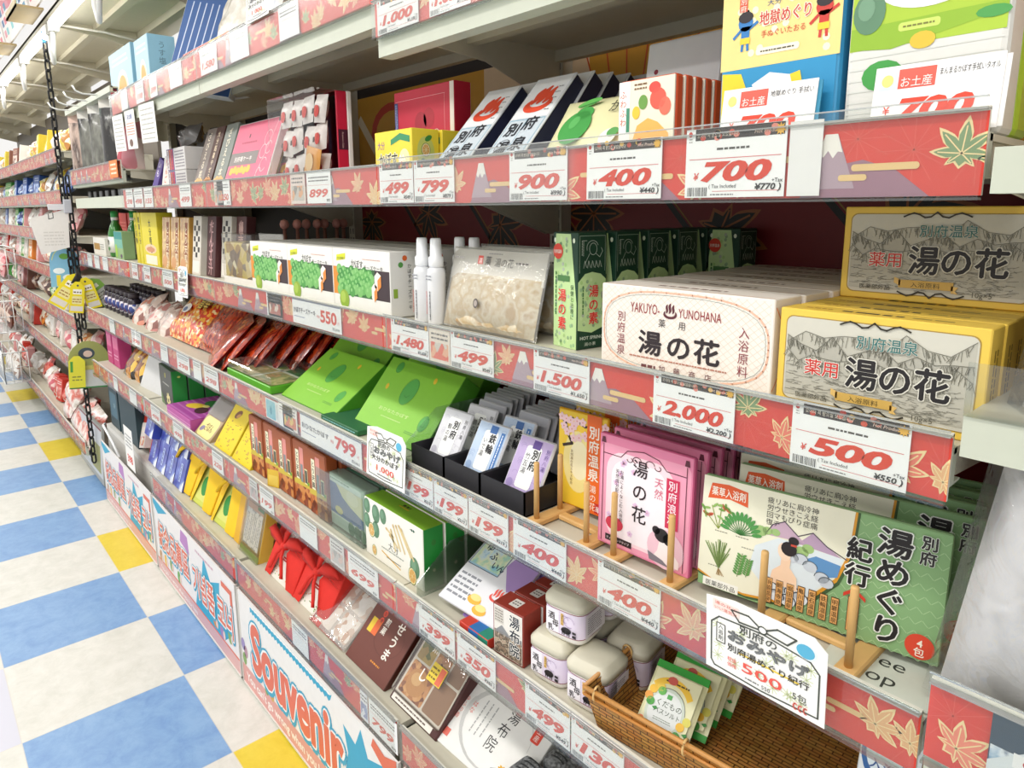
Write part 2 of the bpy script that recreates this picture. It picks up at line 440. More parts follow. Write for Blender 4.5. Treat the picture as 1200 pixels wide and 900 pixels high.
def fuji(c, x, y, w, h, k=2):
    c.poly([(x, y), (x+w, y), (x+w*.62, y+h), (x+w*.38, y+h)], '#b39aa6', k)
    c.poly([(x+w*.27, y+h*.66), (x+w*.36, y+h*.58), (x+w*.45, y+h*.7), (x+w*.55, y+h*.56), (x+w*.64, y+h*.68), (x+w*.73, y+h*.66), (x+w*.62, y+h), (x+w*.38, y+h)], '#f4efe6', k+1)
def cloud_bar(c, x, y, w, k=3):
    c.rrect(x, y, w, .0065, .003, '#e9c588', k); c.rrect(x-.012, y-.009, w*.45, .006, .0028, '#e9c588', k)
def asanoha(c, x, y, s, col, k=1):
    for a in range(0, 360, 30): c.line([(x, y), (x+s*math.cos(R(a)), y+s*math.sin(R(a)))], .0006, col, k)
def red_strip(c, w, h, seed, k0=0):
    """red maple-leaf paper strip printed behind the price tags"""
    rnd = random.Random(seed)
    c.rect(0, 0, w, h, '#dd3f30', k0); c.win = (0, 0, w, h)
    x = .02
    while x < w:
        asanoha(c, x, rnd.uniform(.2, .8)*h, .032, '#e5604f', k0+1); x += .05
    x = rnd.uniform(.0, .03); kk = k0+2
    while x < w:
        t = rnd.random()
        if t < .13 and x < w-.12:
            c.poly([(x, 0), (x+.12, 0), (x+.09, h*.35), (x+.06, h*.5), (x+.02, h*.4)], '#9d7384', kk)
            fuji(c, x+.004, h*.12, .05, h*.75, kk+1); cloud_bar(c, x+.05, h*.35, .06, kk+3); x += .12
        elif t < .24: cloud_bar(c, x+.012, h*rnd.uniform(.3, .6), .05, kk); x += .04
        else:
            r = rnd.uniform(.024, .040); fill = rnd.choice(['#efc184', '#ee8a70', '#efb08a', '#ee8a70', '#ec7d66', '#7f9a6a', '#e9b480'])
            c.leaf(x+r*.7, rnd.uniform(.15, .8)*h, r, rnd.uniform(-60, 60), fill, '#f6dba2', kk); x += r*rnd.uniform(.9, 1.9)
    c.win = None
def price_rail(shelf, w, zb, h, seed, guard=0.0, clear_refl=0.05):
    rl = MB(); rl.box(0, w, -.004, 0, zb, zb+h, '#dedccf')
    c = Canvas(rl, (0, -.004, zb), (1, 0, 0), (0, 0, 1)); red_strip(c, w, h-.004, seed, 1)
    rl = rl.build('price_rail', shelf)
    cv = MB(); cv.box(0, w, -.0125, -.0118, zb-.001, zb+h+guard, CLEAR('fbfcfb', .045, .16, .02, 0, .22))
    cv.box(0, w, -.0118, -.0005, zb+h-.003, zb+h-.0015, CLEAR('e6eae6', .10, .15, .35))
    cv.box(0, w, -.0128, -.003, zb-.004, zb-.0015, CLEAR('eef2ee', .12))
    cv.box(0, w, -.0130, -.0110, zb+h+guard-.0015, zb+h+guard, CLEAR('dfe6e2', .25, .1, .3))
    cv.build('rail_cover', rl)
def shelf(x0, z, zrail, hrail, label, guard=0.0, w=SEC, depth=.47, lip=.035, seed=1, rail=True, under=.0, refl=.05):
    """z is the height of the top of the board"""
    t = thing('shelf', label, 'shelf', (x0+.002, 0, 0), group=None)
    W = w-.004
    b = MB(); b.box(0, W, .004, depth, z-.006, z, CREAM); b.box(0, W, depth-.02, depth, z-.03, z-.006, CREAM)
    b.box(0, W, .20, .225, z-.028, z-.006, CREAM); b.build('board', t)
    l = MB()
    l.prism([(.0005, z+.001), (.012, z+.001), (.012, z-lip), (.03, z-lip), (.03, z-lip-.002), (.0005, z-lip-.002)], 'x', 0, W, LIP)
    l.build('front_lip', t)
    for xb in (.004, W-.008):
        k = MB(); k.prism([(.03, z-.006), (depth, z-.006), (depth, z-.115), (depth-.03, z-.12), (.25, z-.055), (.03, z-.034)], 'x', xb, xb+.004, CREAM); k.build('bracket', t)
    if rail: price_rail(t, W, zrail, hrail, seed, guard, refl)
    return t
sh = {}
PL = ['right-hand bay', 'bay of the long display left of the first upright', 'third bay with the yellow bags', 'far bay by the hanging chain']
LV = {'top': (1.895, 1.848, .062), 'two': (1.603, 1.551, .074), 'three': (1.322, 1.272, .066), 'four': (1.037, .983, .070), 'five': (.755, .700, .072)}
def mk(level, b, desc, **kw):
    z, zr, hr = LV[level]
    sh[(level, b)] = shelf(-SEC*b, z, zr, hr, desc, **kw)
mk('top', 0, 'cream metal top shelf over the towel packets, red price rail with 1,000 tags', seed=3, lip=.078)
sh[('top', 1)] = shelf(-SEC, 1.95, 1.908, .075, 'cream top shelf over the clear box of pink sweets', seed=5, lip=.078)
sh[('top', 2)] = shelf(-2.0, 1.95, 1.908, .075, 'cream top shelf holding the pale blue boxes with oval windows', seed=9, w=1.02, lip=.078)
mk('two', 0, 'cream shelf carrying the towel packets with 499 to 700 tags', seed=11, guard=.008)
mk('two', 1, 'cream shelf carrying the clear box of pink sweets, tag 899', seed=13)
mk('two', 2, 'cream shelf carrying the brown and purple long packets', seed=17)
mk('three', 0, 'cream shelf carrying the white and the yellow bath salt boxes', seed=19, guard=.004)
mk('three', 1, 'cream shelf carrying the kabosu cheesecake boxes, tag 550', seed=23)
mk('three', 2, 'cream shelf carrying yellow boxes and gold packets', seed=29)
mk('four', 0, 'cream shelf carrying black sachet trays and wooden packet racks', seed=31, guard=.004)
mk('four', 1, 'cream shelf carrying the green gift boxes, tag 799', seed=37)
mk('four', 2, 'cream shelf carrying the red snack bags', seed=41)
mk('five', 0, 'cream shelf carrying white jars and the woven basket', seed=43)
mk('five', 1, 'cream shelf carrying orange chicken pouches and the white asparagus box', seed=47)
mk('five', 2, 'cream shelf carrying yellow long boxes and the purple box', seed=53)
sh[('three', 3)] = shelf(-2.96, 1.322, 1.272, .066, 'cream shelf carrying green bottles beside the chain', seed=59)
sh[('four', 3)] = shelf(-2.96, 1.037, .983, .07, 'cream shelf carrying small dark jars beside the chain', seed=61)
sh[('five', 3)] = shelf(-2.96, .755, .70, .072, 'cream shelf carrying black and gold packs near the chain', seed=67)
sh[('two', 3)] = shelf(-2.985, 1.705, 1.668, .072, 'short cream shelf below the hanging dried food packs', seed=71, w=1.03, lip=.05)
sh[('low', 3)] = shelf(-2.96, 1.60, 1.55, .05, 'cream shelf with black slotted trays behind the chain', seed=73, depth=.42, rail=False, lip=.045)
# base plinths with the large signs
def base_unit(x0, desc, seed):
    t = thing('base_shelf', desc, 'shelf', (x0+.002, 0, 0)); W = SEC-.02
    b = MB(); b.box(0, W, .006, .47, .395, .415, CREAM); b.box(0, W, .01, .03, .0, .395, CREAM); b.box(0, W, .45, .47, 0, .395, CREAM)
    for xb in (0, W-.004): b.box(xb, xb+.004, .01, .47, 0, .40, CREAM)
    b.build('board', t)
    price_rail(t, W, .345, .085, seed, .012)
    return t
for b, d in ((0, 'cream base shelf under the white jars, lowest of the right bay'), (1, 'cream base shelf above the blue Souvenir sign'), (2, 'cream base shelf carrying the yellow cloth bags'), ):
    base_unit(-SEC*b, d, 80+b)
# back panels and uprights
def back_panel():
    p = MB(); p.box(LEFTEND, 2.05, BACK, BACK+.02, 0, 2.35, '#2a2320')
    p.box(-SEC*2, 2.05, BACK-.002, BACK, 1.62, 1.90, '#cf9a34')
    p.box(-SEC*1, 2.05, BACK-.002, BACK, 0.8, 1.60, '#7c1418')
    c = Canvas(p, (0, BACK-.002, 0), (1, 0, 0), (0, 0, 1))
    # gold and orange flower lines of the upper panel
    c.rect(-.30, 1.62, .37, .28, '#e3c9a6', 1)
    for i in range(13):
        a = 62+i*9.6
        c.line([(.18, 1.55), (.18+.5*math.cos(R(a)), 1.55+.5*math.sin(R(a)))], .004, '#c9582c', 2)
    for x in (-.75, .55, 1.2):
        c.ell(x, 1.78, .13, .09, '#c8402a', 1); c.ell(x, 1.78, .1, .065, '#dba53b', 2)
        c.line([(x-.2, 1.83), (x-.1, 1.72), (x-.04, 1.63)], .03, '#e8dcc0', 3); c.line([(x+.06, 1.84), (x+.09, 1.76), (x+.13, 1.66)], .014, '#2b2422', 3)
    for i in range(9):
        x = -.9+i*.33
        c.leaf(x, 1.50+.03*(i % 2), .11, 180+25*(i % 3), '#1e1d17', '#9a5a2c', 1)
        c.line([(x+.16, 1.60), (x+.3, 1.45)], .012, '#1c1a18', 1); c.line([(x+.175, 1.60), (x+.315, 1.45)], .003, '#96742f', 2)
    o = p.build('wall_back'); struct(o)
back_panel()
def upright(x, desc):
    u = MB(); u.box(x-.019, x+.019, BACK-.035, BACK-.003, 0, 2.30, '#bdb8a8')
    c = Canvas(u, (x, BACK-.035, 0), (1, 0, 0), (0, 0, 1))
    for i in range(70):
        z = .2+i*.03
        for s in (-1, 1): c.rect(s*.009-.0025, z, .005, .018, '#2d2b28', 1)
    tag(u.build('shelf_upright'), desc, 'post')
upright(0, 'slotted cream upright behind the seam of the right bay')
upright(-SEC, 'slotted cream upright behind the cheesecake boxes')
upright(-2*SEC, 'slotted cream upright behind the yellow boxes')
upright(SEC, 'slotted cream upright at the right end of the main bay')
upright(LEFTEND+.02, 'slotted cream upright behind the hanging chain')
# ------------------------------------------------------------------ price tags on the rails
RED = '#dd3c1f'
def price_tag(x0, x1, z0, h, price, tax, label, style=0, seed=1, y=-.0085):
    w = x1-x0
    b = MB(); b.box(0, w, 0, .0008, 0, h, '#fbfaf8')
    c = b.front()
    rnd = random.Random(seed)
    if style == 0:
        c.rect(w*.10, h*.83, w*.88, h*.165, '#3a3230', 1)
        for i in range(9):
            c.ell(w*(.13+.82*rnd.random()), h*(.84+.14*rnd.random()), h*.05, h*.045, rnd.choice(['#d9553c', '#e58a7a', '#efc15a', '#c7402f']), 2, 7)
        c.text('오이타 꼭 받으실 보았습니다', w*.12, h*.872, h*.075, '#f4e9d8', 4, sx=.55*w/h/1.15)
        c.text('Hot Product', w*.70, h*.872, h*.075, '#f7d9c8', 4, shear=.2)
        c.poly([(w*(.945)+h*.09*math.cos(R(a))*(1 if i % 2 else .55), h*.90+h*.09*math.sin(R(a))*(1 if i % 2 else .55)) for i, a in enumerate(range(0, 360, 18))], '#e8b13c', 5)
        c.ell(w*.045, h*.93, h*.035, h*.04, '#cf3a2c', 1, 10)
        c.dashes(w*.03, h*.80, w*.035, h*.08, 2, '#a9a5a0', 1, seed)
        c.dashes(w*.33, h*.66, w*.34, h*.075, 1, '#55514e', 1, seed+3)
        c.rect(w*.04, h*.555, w*.92, h*.011, '#d77', 1)
        sz = h*.37; hx = w*(.13 if len(price) > 3 else .17)
        c.fit(price, hx, h*.245, w*(.93)-hx-w*.05, sz, RED, 2, bold=.045, shear=.22)
        c.text('¥', hx-w*.015, h*.255, h*.15, RED, 2, align='r', bold=.01, shear=.2)
        c.text('+Tax', w*.985, h*.20, h*.075, '#2c2c2e', 2, align='r', bold=.01)
        c.text('( Tax Included', w*.26, h*.135, h*.078, '#3a3a3c', 2)
        c.text('¥'+tax+' )', w*.975, h*.10, h*.12, '#232325', 3, align='r', bold=.025, shear=.15, sx=1.25)
        c.rect(w*.3, h*.085, w*.67, h*.008, '#d77', 1)
        c.barcode(w*.03, h*.02, w*.22, h*.13, 1, seed); c.dashes(w*.28, h*.02, w*.24, h*.045, 1, '#8a8a8c', 1, seed)
    elif style == 1:   # white card, name in black at the left and tall narrow red price
        c.rect(w*.005, h*.93, w*.99, h*.07, '#8d90a8', 1)
        c.fit(label_name[price], w*.03, h*.46, w*.47, h*.24, '#24203c', 2, bold=.02)
        c.dashes(w*.03, h*.25, w*.25, h*.07, 1, '#55679c', 1, seed)
        c.text('税抜', w*.53, h*.42, h*.12, RED, 2)
        c.fit(price, w*.60, h*.30, w*.32, h*.62, RED, 2, bold=.035)
        c.text('円', w*.935, h*.32, h*.13, RED, 2); c.text('税込¥'+tax, w*.97, h*.08, h*.14, '#38363a', 2, align='r')
    else:              # plain tag: lines of small print and a short red price
        c.dashes(w*.08, h*.66, w*.84, h*.2, 2, '#5a5654', 1, seed)
        c.rect(w*.05, h*.56, w*.9, h*.01, '#d99', 1)
        if price: c.fit(price, w*.1, h*.20, w*.78, h*.34, '#e0503c', 2, bold=.03, shear=.2)
        if tax: c.text('¥'+tax, w*.95, h*.05, h*.12, '#444', 2, align='r', bold=.02)
    o = b.build('price_tag', None, (x0, y, z0))
    tag(o, label, 'price tag', None)
    return o
label_name = {'550': 'かぼすチーズケーキ', '799': 'おひなたかぼす'}
Z2, Z3, Z4, Z5, ZB, ZT = .073, .064, .068, .07, .08, .06
T = [
 # x0, x1, z0, h, price, tax, label, style
 (.016, .146, 1.849, .058, '1,000', '1,100', 'white tag reading 1,000 at the left end of the top right shelf', 0),
 (.178, .285, 1.849, .058, '1,050', '1,155', 'white tag on the top right shelf, second from its left end', 0),
 (.003, .116, 1.553, .072, '499', '549', 'white tag reading 499 under the yellow kabosu box', 0),
 (.119, .236, 1.553, .072, '799', '879', 'white tag reading 799 under the leaning towel packs', 0),
 (.373, .492, 1.553, .072, '900', '990', 'white tag reading 900 under the towel packs', 0),
 (.528, .648, 1.553, .072, '400', '440', 'white tag reading 400 under the orange fruit packets', 0),
 (.682, .803, 1.553, .076, '700', '770', 'large white tag reading 700 on the second shelf beside a blank card', 0),
 (.025, .151, 1.273, .063, '1,480', '1,628', 'white tag reading 1,480 under the white spray bottles', 0),
 (.217, .332, 1.273, .064, '499', '549', 'white tag reading 499 under the pouch of beige powder', 0),
 (.426, .538, 1.273, .064, '1,500', '1,650', 'white tag reading 1,500 under the dark green boxes', 0),
 (.647, .761, 1.273, .065, '2,000', '2,200', 'white tag reading 2,000 under the white bath salt box', 0),
 (.829, .945, 1.271, .068, '500', '550', 'white tag reading 500 under the yellow bath salt boxes', 0),
 (-.420, -.177, 1.275, .060, '550', '594', 'wide white tag reading 550 under the cheesecake boxes', 1),
 (.044, .152, .984, .068, '199', '219', 'white 199 tag nearest the small handwritten mascot-free card, left of three', 0),
 (.155, .257, .984, .068, '199', '219', 'white 199 tag under the blue sachet tray, middle of three', 0),
 (.260, .365, .984, .068, '199', '219', 'white 199 tag under the purple sachet tray, right of three', 0),
 (.378, .497, .984, .069, '400', '440', 'white 400 tag under the yellow cherry blossom packets', 0),
 (.560, .669, .984, .069, '400', '440', 'white 400 tag under the pink packets', 0),
 (-.416, -.114, .986, .064, '799', '863', 'wide white tag reading 799 under the green gift boxes', 1),
 (.091, .210, .701, .070, '399', '439', 'pale tag reading 399 above the clear-lid cracker box', 0),
 (.218, .329, .701, .070, '350', '385', 'pale tag reading 350 under the white jars', 0),
 (.406, .509, .701, .070, '499', '549', 'white tag reading 499 under the woven basket edge', 0),
 (.512, .616, .701, .070, '130', '143', 'white tag reading 130 under the basket of bath sachets', 0),
 (-.200, -.067, .702, .067, '699', '769', 'pale tag reading 699 under the white asparagus box', 2),
 (-.721, -.625, .702, .067, '199', '219', 'pale tag reading 199 under the orange chicken pouches', 2),
 (-.135, -.012, .347, .078, '799', '879', 'white tag reading 799 above the Souvenir sign', 2),
 (-.555, -.455, .347, .078, '', '', 'pale blank-priced tag above the letter v of Souvenir', 2),
 (-.306, -.193, 1.555, .068, '899', '971', 'white tag reading 899 under the clear box of pink sweets', 2),
 (-.797-.13+.05, -.797+.02, 1.555, .068, '1,250', '1,375', 'white tag reading 1,250 under the flat pink box', 2),
]
seedn = 100
for a in T:
    seedn += 1
    price_tag(a[0], a[1], a[2], a[3], a[4], a[5], a[6].replace('small handwritten mascot-free card', 'small handwritten card'), a[7], seedn)
# far tags: small cards in rows on the rails to the left
FAR = [
 ('two', 1.553, .070, [(-1.90, -1.80, '598'), (-1.78, -1.66, '498'), (-1.64, -1.53, '155'), (-1.22, -1.11, '499')]),
 ('three', 1.274, .062, [(-2.78, -2.68, ''), (-2.62, -2.52, ''), (-2.45, -2.35, ''), (-1.93, -1.84, '398'), (-1.75, -1.66, '298'), (-1.50, -1.38, '500'), (-.575, -.485, '')]),
 ('four', .986, .066, [(-2.45, -2.35, ''), (-2.05, -1.9, '398'), (-1.62, -1.53, ''), (-1.42, -1.28, '298'), (-1.24, -1.16, ''), (-1.13, -1.0, '298'), (-.545, -.46, '')]),
 ('five', .702, .068, [(-2.5, -2.42, ''), (-2.2, -2.08, ''), (-1.85, -1.72, '498'), (-1.55, -1.43, '498'), (-1.12, -1.02, '228'), (-.46, -.36, '')]),
 ('top', 1.911, .070, [(-1.83, -1.74, ''), (-1.62, -1.52, '598'), (-1.44, -1.36, '399'), (-1.22, -1.10, ''), (-.93, -.80, '1,580'), (-.70, -.58, ''), (-.40, -.30, '')]),
]
WH = {'two': 'second shelf rail', 'three': 'middle shelf rail', 'four': 'snack shelf rail', 'five': 'lower shelf rail', 'top': 'top shelf rail'}
for key, z, h, L in FAR:
    for i, (a, b_, p) in enumerate(L):
        seedn += 1
        nm = '%sprice tag on the %s, %s from its far left end' % ('pale '+p+' ' if p else 'blurred pale ', WH[key], ORD[i] if i else 'first')
        price_tag(a, b_, z, h, p, '', nm, 2, seedn)
# blank backing card beside the 700 tag
b = MB(); b.box(0, .034, 0, .0008, 0, .074, '#efedea'); tag(b.build('blank_card', None, (.806, -.0085, 1.553)), 'blank white card on the rail right of the large 700 tag', 'card')
# upright price cards standing behind the second shelf guard
def header_card(x0, x1, z0, h, label, name, price, back):
    w = x1-x0; b = MB(); b.box(0, w, 0, .0012, 0, h, '#f4f2f0'); c = b.front()
    c.rect(w*.04, h*.66, w*.16, h*.28, '#cfe0e6', 1); c.ell(w*.11, h*.79, w*.05, h*.09, '#e9d37a', 2)
    c.rect(w*.2, h*.66, w*.3, h*.28, '#dc5a4a', 1); c.fit('お土産', w*.225, h*.69, w*.25, h*.16, '#f7ece6', 3)
    c.fit(name, w*.53, h*.80, w*.44, h*.11, '#2b2a2e', 2)
    c.fit(price, w*.2, h*.18, w*.62, h*.46, RED, 2, bold=.045, shear=.22); c.text('¥', w*.16, h*.3, h*.18, RED, 2, align='r')
    o = b.build('price_card', None, (x0, .012, z0), (R(-8), 0, 0))
    p = MB(); p.box(.004, w+.004, .0015, .003, .001, h-.002, back); p.build('backing', o)
    tag(o, label, 'price card')
header_card(.710, .818, 1.6085, .064, 'upright 700 card before the yellow towel packet, blue backing', '地獄めぐり 手拭い', '700', '#2d86a8')
header_card(.874, .979, 1.6085, .064, 'upright 700 card before the lime green towel packet', 'まんまるかぼす手拭いタオル', '700', '#e9e7e4')
# handwritten cards
def hand_card(x0, z0, w, h, label, big=True, y=-.026, lean=-6):
    b = MB()
    pts = [(0, 0), (w, 0), (w, h*.88), (w*.9, h), (w*.25, h*1.0), (0, h*.93)]
    b.prism(pts, 'y', 0, .0012, '#f5f4ef'); c = b.front()
    for s in (1.0, .975):
        pass
    c.line([(w*.05, h*.12), (w*.05, h*.62), (w*.12, h*.72), (w*.5, h*.76), (w*.88, h*.70), (w*.95, h*.6), (w*.95, h*.08), (w*.5, h*.04), (w*.08, h*.06)], w*.013, '#4b4f48', 2, True)
    rnd = random.Random(5)
    for i in range(16):
        x, y_ = rnd.uniform(.1, .9)*w, rnd.uniform(.08, .68)*h
        for a in range(0, 360, 45): c.line([(x, y_), (x+w*.05*math.cos(R(a)), y_+w*.05*math.sin(R(a)))], w*.006, '#c9d2a4', 1)
    for s in (-1, 1):   # ribbon bow on top
        c.line([(w*.5, h*.80), (w*(.5+s*.12), h*.9), (w*(.5+s*.27), h*.88), (w*(.5+s*.2), h*.77), (w*.5, h*.8)], w*.014, '#4b4f48', 3)
    c.ell(w*.5, h*.81, w*.035, w*.03, '#f5f4ef', 4); c.arc(w*.5, h*.81, w*.035, w*.03, 0, 360, w*.01, '#4b4f48', 5)
    c.rrect(w*.06, h*.80, w*.24, h*.13, .002, '#f4dcd4', 2); c.fit('湯の花で', w*.08, h*.875, w*.2, h*.045, '#d8705f', 3); c.fit('いい湯気分', w*.08, h*.815, w*.2, h*.045, '#d8705f', 3)
    c.fit('別府の', w*.3, h*.645, w*.32, h*.115, '#3f433d', 4, bold=.015)
    c.fit('おみやげ', w*.2, h*.50, w*.68, h*.15, '#77797a', 4, bold=.03, out='#3f433d', ow=.03)
    c.rect(w*.1, h*.40, w*.075, h*.24, '#f5f4ef', 2); c.line([(w*.1, h*.40), (w*.175, h*.40), (w*.175, h*.64), (w*.1, h*.64)], w*.008, '#3b3b3b', 3, True)
    c.text('入浴剤', w*.137, h*.64, h*.068, '#2c2c2c', 4, vert=True)
    if big:
        c.rect(w*.3, h*.365, w*.5, h*.02, '#f2d03c', 2)
        c.fit('別府湯めぐり紀行', w*.2, h*.36, w*.68, h*.10, '#26241f', 5, bold=.02)
        c.fit('500', w*.33, h*.17, w*.34, h*.17, '#e2574a', 4, bold=.01); c.text('税抜', w*.2, h*.22, h*.06, '#e2574a', 4); c.text('価格', w*.2, h*.15, h*.06, '#e2574a', 4)
        c.text('550', w*.5, h*.075, h*.07, '#2b2b2b', 4); c.dashes(w*.36, h*.085, w*.12, h*.04, 1, '#777', 4)
        c.text('5包', w*.75, h*.17, h*.11, '#3a3d33', 4)
        for i in range(3): c.arc(w*(.78+.04*i), h*.09, w*.016, h*.035, 60, 290, w*.012, '#e06a5a', 4, 6)
    else:
        c.fit('大分のかぼす', w*.15, h*.36, w*.7, h*.12, '#26241f', 5, bold=.02)
        c.fit('1,000', w*.28, h*.17, w*.45, h*.16, '#e2574a', 4, bold=.01); c.dashes(w*.3, h*.08, w*.4, h*.05, 1, '#555', 4)
    c.ell(w*.84, h*.80, w*.085, h*.10, '#e6eef0', 2)    # plain pale blue badge
    c.ell(w*.84, h*.80, w*.07, h*.08, '#58aed0', 3)
    o = b.build('handwritten_card', None, (x0, y, z0), (R(lean), 0, 0)); tag(o, label, 'price card'); return o
hand_card(.755, .999, .143, .102, 'large handwritten bath salt card reading 500 clipped over the fourth rail', True, -.032, 4)
hand_card(-.068, .998, .145, .108, 'handwritten card beside the wide 799 tag under the green boxes', False, -.024, -4)
hand_card(-1.28, 1.262, .10, .10, 'far handwritten card on the rail under the gold packets', False, -.024, -4)
# round-cornered pale blue sticker card and small picture cards on the rails
def pic_card(x0, x1, z0, h, cols, label, y=-.0085):
    b = MB(); w = x1-x0; b.box(0, w, 0, .0008, 0, h, cols[0]); c = b.front()
    c.rect(w*.08, h*.1, w*.84, h*.5, MIX(tuple(cols[1:]), 60), 1); c.dashes(w*.1, h*.66, w*.8, h*.26, 2, '#6a6260', 1, int(h*9e4))
    o = b.build('picture_card', None, (x0, y, z0)); tag(o, label, 'card')
b = MB(); b.box(0, .086, 0, .0008, 0, .056, '#eef0ee'); c = b.front(); c.rrect(.004, .003, .06, .05, .006, '#7fc3d2', 1); c.ell(.034, .026, .007, .012, '#3f98ae', 2); c.dashes(.07, .01, .008, .04, 2, '#777', 1, 3, True)
tag(b.build('sticker_card', None, (-.63, -.0085, .988)), 'pale blue square sticker card on the snack shelf rail', 'card')
for x0, x1, z0, h, cols, lab in [
 (-.568, -.485, 1.275, .058, ('#efe9e2', '#b35a4a', '#e0cfc0', '#7a4a3e'), 'small brown picture card left of the wide 550 tag'),
 (.153, .215, 1.273, .060, ('#f0e2d2', '#e9674e', '#efb08a', '#d9d0c4'), 'white crane patterned card between the 1,480 and 499 tags'),
 (-.52, -.435, .988, .060, ('#f0e9e0', '#d9774a', '#e8c15a', '#6f8a5a'), 'small orange picture card left of the wide 799 tag'),
 (-.90, -.83, 1.555, .066, ('#ecd9cf', '#b9b0a8', '#e3a06a', '#8d857d'), 'small picture card right of the 1,250 tag'),
 (-.39, -.315, 1.555, .066, ('#ecd9cf', '#c7bfb5', '#e3a06a', '#8d857d'), 'small picture card left of the 899 tag'),
 (-.175, -.14, .347, .075, ('#eef0f4', '#7c86b8', '#dfe3ee', '#8a9ccb'), 'blue and white card left of the 799 tag above the Souvenir sign'),
 (-.29, -.22, .702, .064, ('#e3e0de', '#c4bfbc', '#d9b9b0', '#a8a3a0'), 'grey picture card left of the 699 tag'),
 (-.80, -.74, .702, .064, ('#e3e0de', '#c9a9a8', '#b8b4b0', '#938e8c'), 'grey picture card left of the 199 chicken tag'),
]: pic_card(x0, x1, z0, h, cols, lab)
# ------------------------------------------------------------------ right bay: bath salts on the middle shelf
def boxbody(w, d, h, m, r=.0012):
    b = MB(); b.rbox(0, w, 0, d, 0, h, m, r, 1); return b
def hill_line(c, x, y, w, h, col, seed, k, fill=None):
    rnd = random.Random(seed); n = 14
    p = [(x+w*i/n, y+h*(.25+.75*abs(math.sin(i*.55+seed)))*rnd.uniform(.6, 1)) for i in range(n+1)]
    if fill: c.poly([(x, y)]+p+[(x+w, y)], fill, k)
    c.line(p, .0007, col, k+1)
# white boxes with a pale diamond net
def yak_box():
    w, d, h = .256, .062, .117
    b = boxbody(w, d, h, '#efe6dc'); c = b.front()
    for i in range(-12, 26):
        x0 = i*.011
        for sg in (1, -1):
            pts = []
            for t in (0, 1):
                pts.append((x0+(t*h if sg > 0 else (1-t)*h)*1.15, t*h))
            (xa, ya), (xb, yb) = pts
            def clip(xa, ya, xb, yb):
                if xb == xa: return None
                ts = sorted(((.004-xa)/(xb-xa), (w-.004-xa)/(xb-xa))); t0, t1 = max(0, ts[0]), min(1, ts[1])
                return None if t0 >= t1 else ((xa+(xb-xa)*t0, ya+(yb-ya)*t0), (xa+(xb-xa)*t1, ya+(yb-ya)*t1))
            q = clip(xa, .003, xb, h-.003) if sg > 0 else clip(xa, .003, xb, h-.003)
            if q: c.line(q, .0007, '#e3d3c4', 1)
    # oval border: a grey hairline and a salmon band
    def oval(inset, wd, col, k):
        p = []; hw, hh = w/2-inset, h/2-inset; rr = hh*.98
        for i in range(40):
            a = 2*math.pi*i/40; e = 3.0
            ca, sa = math.cos(a), math.sin(a); q = (abs(ca)**e+abs(sa)**e)**(-1/e)
            p.append((w/2+hw*q*ca, h/2+hh*q*sa))
        c.line(p, wd, col, k, True)
    oval(.005, .0022, '#eab89d', 2); oval(.0085, .0006, '#8fa3a0', 2)
    c.fit('YAKUYO-', w*.20, h*.70, w*.185, h*.165, '#8f2530', 3)
    c.text('♨', w*.45, h*.70, h*.17, '#5a2430', 3, align='c')
    c.fit('YUNOHANA', w*.50, h*.70, w*.24, h*.145, '#8f2530', 3)
    c.text('薬', w*.38, h*.575, h*.10, '#4c4a4a', 3); c.text('用', w*.50, h*.575, h*.10, '#4c4a4a', 3)
    for ch, x in (('湯', .255), ('の', .43), ('花', .59)): c.text(ch, w*x, h*.26, h*.29, '#2c2226', 3, bold=.038, sx=1.15)
    c.text('別府温泉', w*.14, h*.70, h*.125, '#8a3a44', 3, vert=True); c.text('入浴原料', w*.86, h*.70, h*.125, '#8a3a44', 3, vert=True)
    c.dashes(w*.2, h*.175, w*.6, h*.04, 1, '#b77d6a', 3, 5)
    c.dashes(w*.28, h*.06, w*.09, h*.08, 1, '#6b3b3f', 3, 9)
    for i, ch in enumerate('加藤商店'): c.text(ch, w*(.39+.09*i), h*.06, h*.09, '#6b2f38', 3)
    r = b.right(w); r.line([(.004, .01), (.02, .03), (.02, h-.03), (.004, h-.01)], .0018, '#e59a72', 1); r.text('湯の花', d*.55, h*.78, h*.15, '#3a3032', 2, vert=True); r.dashes(d*.75, h*.2, d*.14, h*.6, 2, '#9a8a84', 1, 3, True)
    t = b.top(h)
    t.dashes(w*.3, d*.3, w*.4, d*.3, 1, '#8a6a5c', 1, 4); t.line([(.004, .006), (w-.004, .006)], .002, '#eac3ac', 1)
    return b
yb = yak_box().build('bath_salt_box', None, (.527, .028, 1.3225))
tag(yb, 'front white bath salt box with red latin lettering and black 湯の花 characters', 'box', 'white bath salt boxes')
for i in range(1, 7):
    dup(yb, (.527+.004*(i % 3)-.012*(i > 4), .028+.064*i, 1.3225), None, 'white bath salt box, %s in its row behind the lettered front box' % ORD[i])
